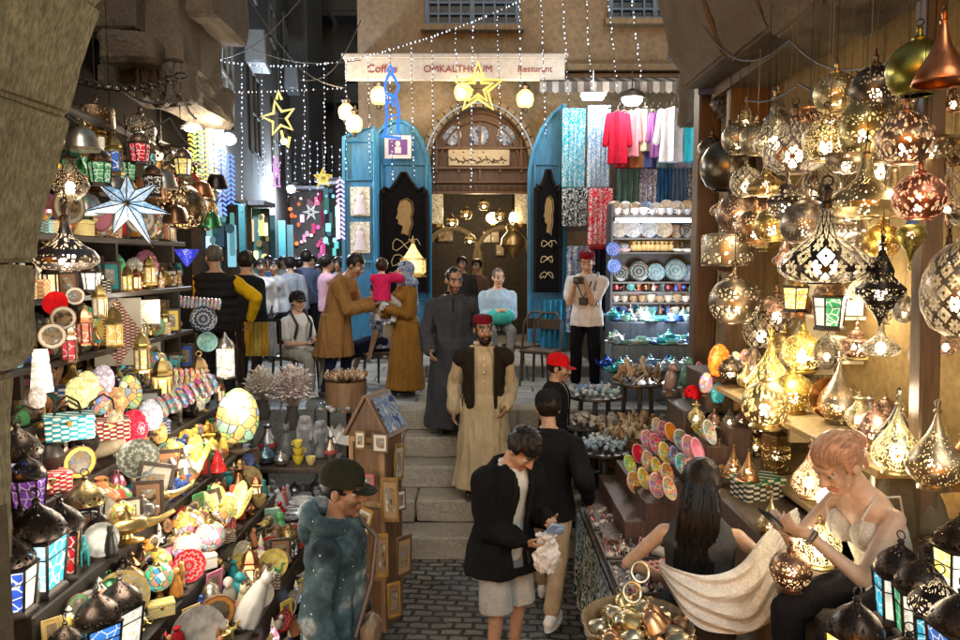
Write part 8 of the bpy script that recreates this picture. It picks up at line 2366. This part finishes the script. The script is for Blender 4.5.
t = thing('display_cabinet', 'house shaped wooden cabinet hung with small pictures at the foot of the steps', 'cabinet', (P(375, 300, Yc).x, Yc, 0), R(-20))
m = MB(); m.box((0, 0, .72), (.28, .28, 1.44), bev=.012); obj('body', m, MAT['wood'], t, (.16, .085, .04), smooth=False)
m = MB(); m.prism([(-.16, 1.44), (.16, 1.44), (0, 1.72)], -.15, .15); obj('gable', m, MAT['wood'], t, (.1, .05, .028), smooth=False)
for s in (-1, 1):
 m = MB(); m.box((s * .094, 0, 1.59), (.34, .34, .026), RY(s * 1.05), bev=.004); q = obj('roof_panel', m, MAT['wood'], t, (.13, .07, .035), smooth=False)
 m = MB(); m.box((s * .11, 0, 1.6), (.27, .27, .012), RY(s * 1.05)); obj('tile', m, MAT['floral'], q, smooth=False)
m = MB()
for x in (-.125, .125): m.box((x, -.15, .72), (.035, .02, 1.44))
for z in (.4, .95, 1.42): m.box((0, -.151, z), (.28, .022, .035))
obj('trim', m, MAT['wood'], t, (.28, .16, .08), smooth=False)
rnd.seed(61)
for px, py, w, h, c, lab, rz, dy in ((364, 440, 12, 20, (.6, .55, .5), 'small white mounted picture left on the cabinet front', -.24, -.22), (384, 443, 20, 22, (.6, .55, .48), 'white mounted dark medallion on the cabinet front', -.24, -.22), (403, 462, 14, 40, (.3, .28, .26), 'narrow dark framed print on the cabinet side', .9, -.12), (394, 500, 20, 50, (.3, .19, .09), 'tan wooden panel hung below the medallion', -.2, -.26),
 (405, 500, 12, 24, (.55, .55, .55), 'small framed photograph beside the tan panel', .7, -.2), (408, 556, 22, 46, (.32, .2, .1), 'brown landscape picture low on the cabinet side', .8, -.3), (386, 556, 14, 50, (.25, .15, .08), 'tall plain wooden panel at the foot of the cabinet', .3, -.34), (368, 520, 20, 28, (.5, .45, .4), 'tilted pale card tucked against the cabinet', -.5, -.34), (398, 600, 16, 40, (.2, .12, .07), 'dark framed picture standing at the cabinet base', .6, -.36), (372, 480, 18, 16, (.6, .1, .2), 'pink beaded picture under the small mounted one', -.3, -.26)):
 Y = Yc + dy; s = pxm(Y)
 inst('frame', P(px - 4, py, Y), lab, 0, (w * s / .22, .8, h * s / .28), None, {'mount': c, 'frame': (.1 + .12 * (px % 3), .06 + .06 * (px % 3), .03)}, (0, rnd.uniform(-.08, .08) + (.3 if 'tilted' in lab else 0), rz))
x0, y0 = P(345, 300, 6.9).x, 6.9
t = thing('tray_stand', 'three tiered iron stand with round trays of carvings beside the steps', 'stand', (x0, y0, 0))
m = MB(); m.cone((0, .1, 0), (0, .1, 1.62), .03, .025, 8); m.cone((-.2, .15, 0), (-.2, .1, 1.6), .016, .016, 6); m.cone((.2, .15, 0), (.2, .1, 1.3), .016, .016, 6); obj('post', m, MAT['dark_metal'], t)
for z, r in ((1.575, .25), (1.27, .3), (.98, .26)):
 m = MB(); m.lathe([(.001, 0), (r, 0), (r + .012, .025), (r, .025), (r - .01, .01), (.001, .01)], 28); obj('tray', m, MAT['metal'], t, (.3, .26, .2))
m = MB(); m.lathe([(.2, 1.28), (.2, 1.56)], 20, caps=False); obj('basket_side', m, MAT['wood'], t, (.18, .1, .05))
for i in range(34):
 a, r = i * 2.4, .23 * math.sqrt((i + .5) / 34)
 inst('shellfish', (x0 + r * math.cos(a), y0 + r * math.sin(a), 1.59), 'carved brown bird on the top tray of the tiered stand', a, 1.15, 'birds on the top tray', {'self': rnd.choice(((.3, .17, .08), (.45, .32, .2), (.2, .12, .07)))}, (0, -.9, a))
 a, r = i * 2.4, .28 * math.sqrt((i + .5) / 34)
 inst('stone', (x0 + r * math.cos(a), y0 + r * math.sin(a), 1.285 + .01 * (i % 3)), 'polished stone on the middle tray of the tiered stand', a, 1.5, 'stones on the middle tray', {'self': rnd.choice(((.2, .25, .3), (.35, .36, .36), (.08, .1, .2), (.12, .2, .17), (.4, .3, .25)))}, (rnd.uniform(-.5, .5), rnd.uniform(-.5, .5), a))
 if i < 24:
  a, r = i * 2.4, .22 * math.sqrt((i + .5) / 24)
  inst('pyramid', (x0 + r * math.cos(a), y0 + r * math.sin(a), .99), 'white alabaster pyramid on the bottom tray of the tiered stand', a, 1.2 + .3 * (i % 3), 'pyramids on the bottom tray', {'self': (.6, .57, .5)})
def bouquet(label, px, py, Y, r, cols):
 t = thing('shell_bouquet', label, 'ornament', P(px, py, Y))
 for c in range(len(cols)):
  m = MB()
  for i in range(110):
   a, e = rnd.uniform(0, 2 * PI), rnd.uniform(-.5, 1.5)
   d = V((math.cos(a) * math.cos(e), math.sin(a) * math.cos(e), math.sin(e))); k = rnd.uniform(.5, 1.05)
   m.ell(d * r * k, (r * .075, r * .03, r * .1), 6, 4, d.to_track_quat('Z', 'Y').to_matrix())
   m.cone((0, 0, -r * .8), d * r * k, .004, .003, 3)
  obj('spray', m, MAT['ceramic'], t, cols[c])
 m = MB(); m.lathe([(.06, -r * 1.9), (.08, -r * 1.5), (.05, -r), (.06, -r * .8)], 12); obj('pot', m, MAT['ceramic'], t, (.08, .07, .07))
bouquet('pink and white spray of small shells beside the boy with the backpack', 292, 388, 6.7, .21, [(.66, .52, .5), (.7, .66, .62), (.45, .32, .3)])
bouquet('beige spray of small shells behind the lime oval lamp', 262, 385, 6.6, .17, [(.6, .5, .4), (.66, .6, .54)])
t = thing('tea_table', 'dark table of tea ware and statues between the stall and the tiered stand', 'table', (P(292, 300, 6.0).x, 6.0, 0))
m = MB(); m.box((0, 0, 1.0), (.72, .5, .04), bev=.006); obj('tabletop', m, MAT['wood'], t, (.06, .04, .03)); m = MB(); m.box((0, .05, .72), (.66, .4, .03)); obj('shelf', m, MAT['wood'], t, (.05, .035, .03))
for sx in (-.32, .32):
 for sy in (-.2, .2): m = MB(); m.box((sx, sy, .49), (.05, .05, .98)); obj('leg', m, MAT['wood'], t, (.05, .035, .03))
tx = t.location.x
for dx, dy, k, s, c, lab in ((-.22, -.1, 'teapot', 1.2, (.2, .32, .4), 'blue grey teapot on the dark tea table'), (-.08, -.14, 'teapot', .9, (.55, .52, .5), 'white teapot beside the blue grey one'), (.05, -.1, 'cup', 1.2, (.7, .55, .05), 'yellow cup at the bottom of the cup tower'), (.05, -.1, 'cup', 1.1, (.7, .5, .05), 'yellow cup in the middle of the cup tower'), (.05, -.1, 'cup', 1.0, (.72, .6, .1), 'yellow cup on top of the cup tower'), (.16, -.12, 'cup', 1.1, (.6, .5, .2), 'mustard cup right of the cup tower'),
 (.2, .08, 'figure', 2.0, (.16, .17, .18), 'grey stone figure at the right of the tea table'), (.06, .12, 'figure', 2.2, (.22, .22, .23), 'taller grey stone figure behind the cup tower'), (-.1, .1, 'cat', 2.0, (.13, .13, .14), 'grey cat statue behind the white teapot'), (-.26, .1, 'vase', 1.5, (.4, .4, .42), 'grey metal vase on the far corner of the tea table'), (.3, .0, 'vase', 1.1, (.3, .25, .2), 'small dull vase at the table edge near the tiered stand')):
 z = 1.02 + {'yellow cup in the middle of the cup tower': .072, 'yellow cup on top of the cup tower': .138}.get(lab, 0)
 inst(k, (tx + dx, 6.0 + dy, z), lab, rnd.uniform(0, 3), s, None, {q: c for q in ('body', 'spout', 'handle', 'lid', 'bowl')})
for i in range(16):
 k = ('cup', 'plate', 'stone', 'teapot')[i % 4]
 inst(k, (tx - .28 + .04 * i, 5.9 + .06 * (i % 3), .74), {'cup': 'dull cup', 'plate': 'flat grey dish', 'stone': 'grey pebble', 'teapot': 'small dull teapot'}[k] + ' on the lower shelf of the tea table', i, .8, {'cup': 'cups', 'plate': 'dishes', 'stone': 'pebbles', 'teapot': 'teapots'}[k] + ' on the lower shelf of the tea table', {q: (.3, .3, .32) for q in ('self', 'bowl', 'handle', 'body', 'spout', 'lid')})
t = thing('low_table', 'low dark table of sculptures behind the man in the tie dyed hoodie', 'table', (P(292, 300, 5.35).x, 5.35, 0))
m = MB(); m.box((0, 0, .8), (.55, .5, .04), bev=.006); obj('tabletop', m, MAT['wood'], t, (.05, .035, .03))
for sx in (-.24, .24):
 for sy in (-.2, .2): m = MB(); m.box((sx, sy, .39), (.05, .05, .78)); obj('leg', m, MAT['wood'], t, (.05, .035, .03))
lx = t.location.x
for i in range(20):
 k, nm = (('figure', 'figure'), ('cat', 'cat statue'), ('plate', 'dish'), ('bowl', 'bowl'), ('vase', 'vase'))[i % 5]
 c = rnd.choice(((.3, .3, .32), (.12, .12, .13), (.4, .1, .08), (.5, .5, .5), (.25, .2, .12)))
 inst(k, (lx - .22 + .11 * (i % 5), 5.17 + .11 * (i // 5), .822 + (.02 if k == 'bowl' else .012 if k in ('figure', 'cat') else 0)), f'{nm} in the {["front", "second", "third", "back"][i // 5]} row of the low dark table', rnd.uniform(0, 6), rnd.uniform(.8, 1.2), None, {q: c for q in ('self', 'body', 'dish')})
for i, c in enumerate(((.6, .35, .04), (.55, .42, .1), (.5, .3, .05), (.3, .32, .35))):
 drape('cloth_strip', ['mustard', 'pale yellow', 'ochre', 'grey'][i] + ' cloth strip hanging on the rail left of the boy', 'cloth', 245 + i * 8, 322, 252 + i * 8, 356, 8.1, 'cloth', c, None, 2, .02, False)
m = MB(); m.cone(P(242, 320, 8.12), P(280, 320, 8.12), .014, .014, 6); m.cone(P(242, 320, 8.12), (P(242, 320, 8.12).x, 8.12, 1.1), .016, .016, 6); m.cone(P(280, 320, 8.12), (P(280, 320, 8.12).x, 8.12, 1.1), .016, .016, 6)
tag(obj('clothes_rail', m, MAT['dark_metal']), 'iron rail with the hanging yellow cloth strips', 'rail')
def round_table(label, px, Y, z, r, col=(.03, .025, .022)):
 x = P(px, 300, Y).x
 t = thing('round_table', label, 'table', (x, Y, 0))
 m = MB(); m.lathe([(r - .01, z - .03), (r, z - .02), (r, z), (r - .02, z + .004), (.001, z + .004)], 28); obj('tabletop', m, MAT['metal'], t, (.16, .15, .14))
 for k in range(3):
  m = MB(); a = 2 * PI * k / 3 + .4; m.cone((r * .55 * math.cos(a), r * .55 * math.sin(a), z - .03), (r * .8 * math.cos(a), r * .8 * math.sin(a), 0), .024, .02, 6); obj('leg', m, MAT['wood'], t, col)
 m = MB(); m.lathe([(r * .7, z * .62), (r * .7, z * .62 + .02)], 20); obj('shelf', m, MAT['wood'], t, col)
 return x
def heap(keys, n, x, Y, z, r, lab, cols, s=1., tl=.5, h=.05):
 for i in range(n):
  k, nm = keys[i % len(keys)]
  a, q = i * 2.4, r * math.sqrt((i + .5) / n)
  c = rnd.choice(cols)
  inst(k, (x + q * math.cos(a), Y + q * math.sin(a), z + h * (1 - q / r)), f'{nm} {lab}', a, s * rnd.uniform(.8, 1.2), f'wares {lab} ({nm})', {e: c for e in ('self', 'body', 'dish', 'bowl', 'handle', 'lid', 'spout')}, (rnd.uniform(-tl, tl), rnd.uniform(-tl, tl), a))
BLU = ((.35, .42, .5), (.15, .25, .42), (.5, .52, .52), (.3, .42, .42), (.2, .3, .38))
WD = ((.32, .2, .1), (.4, .3, .18), (.2, .12, .06), (.45, .38, .28), (.25, .25, .22))
x = round_table('round dark table of pale ceramics in front of the photographer', 596, 6.9, 1.42, .27)
heap([('shellfish', 'pale ceramic bird'), ('stone', 'pale ceramic pebble')], 34, x, 6.9, 1.43, .24, 'on the round table before the photographer', BLU, 1.2)
x = round_table('round dark table with a heap of brown carvings by the ceramics counter', 640, 7.2, 1.5, .27)
heap([('figure', 'brown carving'), ('shellfish', 'brown carved bird')], 34, x, 7.2, 1.51, .24, 'on the round table by the ceramics counter', WD, .9, .9, .12)
x = P(636, 300, 6.5).x
basket('deep basket of wooden figures under the round tables', x, 6.5, .86, .36, .3, (.14, .09, .05))
t = thing('stool', 'dark block under the deep basket of wooden figures', 'stool', (x, 6.5, 0)); m = MB(); m.lathe([(.3, 0), (.3, .85)], 8); obj('seat', m, MAT['wood'], t, (.04, .03, .025), smooth=False)
heap([('figure', 'wooden figure'), ('camel', 'wooden camel'), ('cat', 'wooden cat')], 60, x, 6.5, 1.1, .32, 'in the deep basket', WD, 1.05, .7, .08)
x = round_table('low round table with blue fish carvings behind the aisle table', 606, 6.15, 1.08, .24)
heap([('shellfish', 'blue grey fish carving')], 26, x, 6.15, 1.09, .2, 'on the low round table', ((.3, .4, .46), (.45, .5, .52), (.2, .28, .34)), 1.3, .5)
x = round_table('second low round table of pale trinkets beside the man in the red cap', 585, 6.6, 1.2, .22)
heap([('stone', 'pale trinket'), ('cup', 'small pale cup')], 24, x, 6.6, 1.21, .18, 'on the second low round table', ((.4, .38, .34), (.5, .45, .38), (.3, .25, .2)), .9)
x = round_table('dark round table of tin wares between the basket and the bowl rack', 668, 6.3, 1.0, .3)
heap([('canister', 'tin'), ('vase', 'vase'), ('teapot', 'teapot')], 24, x, 6.3, 1.01, .27, 'on the dark round table near the bowl rack', ((.2, .15, .1), (.3, .25, .2), (.12, .1, .09), (.35, .2, .1)), .9, .1, 0)
rnd.seed(123)
CT = [(8.3, 1.42, 606, 716), (8.85, 1.68, 612, 722), (9.4, 1.92, 612, 716)]
for i, (Y, z, a, b) in enumerate(CT):
 xa, xb = P(a, 300, Y).x, P(b, 300, Y).x
 m = MB(); m.box(((xa + xb) / 2, Y + .2, (z + 1.1) / 2), (xb - xa, .55, z - 1.1), bev=.01)
 tag(obj('counter', m, MAT['wood'], None, ((.1, .13, .16), (.16, .2, .24), (.08, .1, .14))[i], smooth=False), ['front', 'middle', 'back'][i] + ' stepped counter of the blue ceramics shop', 'counter')
 for row in (0, 1, 2):
  n = int((xb - xa) / .115)
  for j in range(n):
   k, nm = rnd.choice((('plbowl', 'bowl'), ('cup', 'cup'), ('plate', 'dish'), ('teapot', 'teapot'), ('stone', 'tile pebble')))
   if k == 'plbowl': k = 'pbowl'
   cn = rnd.choice(('white', 'pale blue', 'turquoise', 'cobalt', 'sea green')); c = {'white': (.62, .65, .66), 'pale blue': (.3, .46, .6), 'turquoise': (.08, .42, .46), 'cobalt': (.04, .1, .4), 'sea green': (.25, .5, .42)}[cn]
   inst(k, (xa + .06 + j * (xb - xa - .1) / n, Y - .02 + .15 * row, z + (.05 if k == 'pbowl' else .002)), f'{cn} {nm}, {ORD[j + 1]} from the photographer in row {["one", "two", "three"][row]} of the {["front", "middle", "back"][i]} ceramics counter', rnd.uniform(0, 6), {'stone': 2., 'pbowl': 1.5, 'plate': 1., 'cup': 1.5, 'teapot': 1.3}[k], None, {e: c for e in ('self', 'body', 'rim', 'bowl', 'handle', 'lid', 'spout')})
Ys = 10.3
t = thing('ceramics_shelves', 'wide lit shelves of plates and cups in the ceramics shop', 'shelves', (P(662, 300, Ys).x, Ys, 1.1))
wS = 104 * pxm(Ys)
m = MB(); m.box((0, .3, 1.21), (wS, .04, 2.42)); obj('back', m, MAT['paint'], t, (.05, .055, .06), smooth=False)
rows = [(328, 1.75), (302, 2.13), (281, 2.42), (252, 2.84), (238, 3.04), (216, 3.36), (314, 1.95), (292, 2.28)]
for py, z in rows:
 m = MB(); m.box((0, .1, z - 1.1 - .012), (wS, .38, .024)); obj('board', m, MAT['wood'], t, (.08, .07, .06), smooth=False)
for s in (-1, 1): m = MB(); m.box((s * wS / 2, .1, 1.21), (.03, .4, 2.42)); obj('side', m, MAT['wood'], t, (.05, .055, .07), smooth=False)
def shelfz(py): return min(rows, key=lambda r: abs(r[0] - py))[1]
for py, lab, its in ((281, 'dark plate shelf', [(622, 17, (.03, .04, .04), 'blackish'), (640, 20, (.04, .06, .06), 'dark grey'), (657, 18, (.12, .25, .3), 'blue grey'), (677, 22, (.1, .2, .23), 'large slate blue')]), (238, 'pale plate shelf', [(619, 18, (.5, .45, .4), 'cream rimmed'), (633, 18, (.5, .52, .55), 'white'), (649, 18, (.4, .45, .5), 'pale grey'), (664, 18, (.5, .42, .3), 'sand coloured')]), (328, 'lowest shelf', [(645, 17, (.12, .25, .5), 'sky blue'), (661, 15, (.3, .4, .3), 'sage green'), (676, 15, (.1, .2, .5), 'royal blue'), (690, 15, (.5, .55, .6), 'blue flecked')])):
 for px, d, c, nm in its:
  s = d * pxm(Ys) / .2
  inst('plate', (P(px, 300, Ys).x, Ys + .12, shelfz(py) + .1 * s), f'{nm} plate standing on the {lab} of the ceramics shop', 0, s, None, {'self': c}, (PI / 2 - .2, 0, 0))
for zi, (py, z) in enumerate(rows):
 if py in (314, 292):
  for i in range(26):
   c = rnd.choice(((.5, .48, .4), (.06, .1, .3), (.3, .15, .06), (.1, .3, .3), (.03, .03, .03), (.5, .1, .1)))
   k = rnd.choice(('cup', 'vase', 'figure', 'cat', 'teapot'))
   inst(k, (P(615 + i * 3.75, 300, Ys).x, Ys - .03 + .1 * (i % 2), z + .012), f'little {k}, {ORD[i + 1]} from the street end of the {"second" if py == 314 else "fourth"} ceramics shelf', i, {'cup': 1.6, 'vase': .75, 'figure': .8, 'cat': .8, 'teapot': 1.}[k], None, {e: c for e in ('body', 'bowl', 'handle', 'spout', 'lid', 'band')})
  continue
 for i in range(10):
  if py in (281, 328) and i in (1, 2, 3, 5, 6): continue
  c = rnd.choice(((.5, .5, .5), (.1, .2, .45), (.35, .25, .12), (.45, .12, .1), (.2, .35, .35), (.04, .05, .08), (.5, .45, .35)))
  s = rnd.uniform(.95, 1.2)
  inst('plate', (P(616 + i * 10.3, 300, Ys).x, Ys + .17, z + .1 * s), f'{ORD[i + 1]} dish from the street end at the back of {["lowest", "third", "fifth", "sixth", "seventh", "top", "second", "fourth"][zi]} ceramics shelf', 0, s, None, {'self': c}, (PI / 2 - .12, 0, 0))
for px, pt, c, n_ in ((613, 249, (.05, .12, .45), 'upper'), (614, 266, (.06, .15, .5), 'lower')):
 inst('plate', P(px, pt, 9.9), f'{n_} cobalt plate hanging on the left side of the ceramics shelves', 0, 14 * pxm(9.9) / .2, None, {'self': c}, (PI / 2, 0, 0))
for i in range(9):
 m = MB(); m.lathe([(.001, 0), (.05, .01), (.06, .05), (.045, .09), (.001, .1)], 10);
 inst('pouch', (P(634 + i * 4.6, 300, Ys).x, Ys + .05, 2.85), 'gold scalloped pot in the gilded row of the ceramics shelves', i, 1.3, 'gilded pots on the shelf', {'self': (.6, .45, .2)})
for py, kk, cols, sc, lab in ((302, ('cup', 'mug'), ((.5, .45, .36), (.55, .52, .46), (.35, .25, .15), (.2, .35, .36)), 1.5, 'third'), (281, None, None, 0, ''), (328, ('cup', 'mug'), ((.1, .2, .5), (.5, .52, .55), (.06, .08, .3)), 1.3, 'lowest'), (252, ('bowl', 'bowl'), ((.6, .6, .58), (.5, .35, .35), (.55, .5, .42)), 1.5, 'sixth'), (216, ('cup', 'mug'), ((.6, .6, .6), (.55, .5, .5), (.4, .45, .5)), 1.5, 'top')):
 if not kk: continue
 for i in range(22):
  px = 615 + i * 4.4
  if py == 328 and 636 < px < 698 or py == 252 and 628 < px < 676: continue
  c = rnd.choice(cols)
  inst('pbowl' if kk[0] == 'bowl' else 'cup', (P(px, 300, Ys).x, Ys - .02 + .1 * (i % 2), shelfz(py) + (.04 if kk[0] == 'bowl' else .002)), f'small {kk[1]} in the row on the {lab} ceramics shelf', i, sc * rnd.uniform(.8, 1.2), f'{kk[1]}s on the {lab} ceramics shelf', {'bowl': c, 'handle': c, 'body': c, 'rim': c})
for i in range(18):
 m = MB(); m.box((0, 0, .04), (.1, .05, .1), bev=.004)
 o = tag(obj('packet', m, MAT['paper'], None, rnd.choice(((.62, .62, .62), (.5, .3, .3), (.55, .55, .6)))), 'small white packet in the stack at the street end of the ceramics shelves', 'packet', 'packets at the end of the shelves'); o.location = (P(694 + (i % 3) * 8, 300, Ys).x, Ys - .05, [1.76, 2.14, 2.43, 2.85, 3.05, 3.37][i // 3])
m = MB(); m.ell((0, 0, 0), (.07, .05, .28), 10, 8); o = tag(obj('cloth_roll', m, MAT['cloth'], None, (.07, .05, .25)), 'deep violet cloth hanging at the corner post', 'cloth'); o.location = P(712, 300, 7.2)
lamp('shelf_light', P(650, 218, 9.7), 15, (.92, .95, 1), .2); lamp('shelf_light', P(665, 300, 9.3), 36, (.92, .95, 1), .2)  # second light added to brighten the counters, without a fixture
t = thing('shop_lamp', 'lit white tube under the skirts over the plate shelves', 'lamp', P(655, 221, 10.1))
m = MB(); m.cone((-.5, 0, 0), (.5, 0, 0), .02, .02, 8); obj('bulb', m, MAT['bulb'], t, (.9, .95, 1, .06)); m = MB(); m.box((0, .03, .03), (1.1, .05, .04)); obj('holder', m, MAT['paint'], t, (.6, .6, .6))
for key, (root, used) in PROTO.items():
 if not used:
  for o in [root] + list(root.children_recursive):
   bpy.data.objects.remove(o)
w = bpy.data.worlds.new('World')
SC.world = w
w.use_nodes = True
nt = w.node_tree
bg = nt.nodes['Background']
sky = nt.nodes.new('ShaderNodeTexSky')
sky.sky_type = 'NISHITA'
sky.sun_disc = False
sky.sun_elevation = R(2)
sky.sun_rotation = R(200)
nt.links.new(sky.outputs[0], bg.inputs[0])
bg.inputs[1].default_value = SKY_STRENGTH
sd = bpy.data.lights.new('fill_sun', 'SUN')  # night scene: added soft front fill from behind the camera
sd.energy = SUN; sd.angle = R(35); sd.color = (1, .96, .9)
so = bpy.data.objects.new('fill_sun', sd); COL.objects.link(so)
so.rotation_euler = (R(52), 0, R(7))
SC.view_settings.view_transform = 'Standard'
SC.view_settings.look = 'None'
SC.view_settings.exposure = EXPOSURE
SC.view_settings.gamma = 1
SC.view_settings.use_curve_mapping = False
c = SC.cycles
c.use_denoising = True
try: c.denoiser = 'OPENIMAGEDENOISE'
except Exception: pass
c.max_bounces = 6; c.diffuse_bounces = 3; c.glossy_bounces = 3; c.transmission_bounces = 3; c.transparent_max_bounces = 14
c.sample_clamp_indirect = 3.; c.sample_clamp_direct = 30.
c.caustics_reflective = False; c.caustics_refractive = False
c.use_adaptive_sampling = True
c.adaptive_threshold = .015
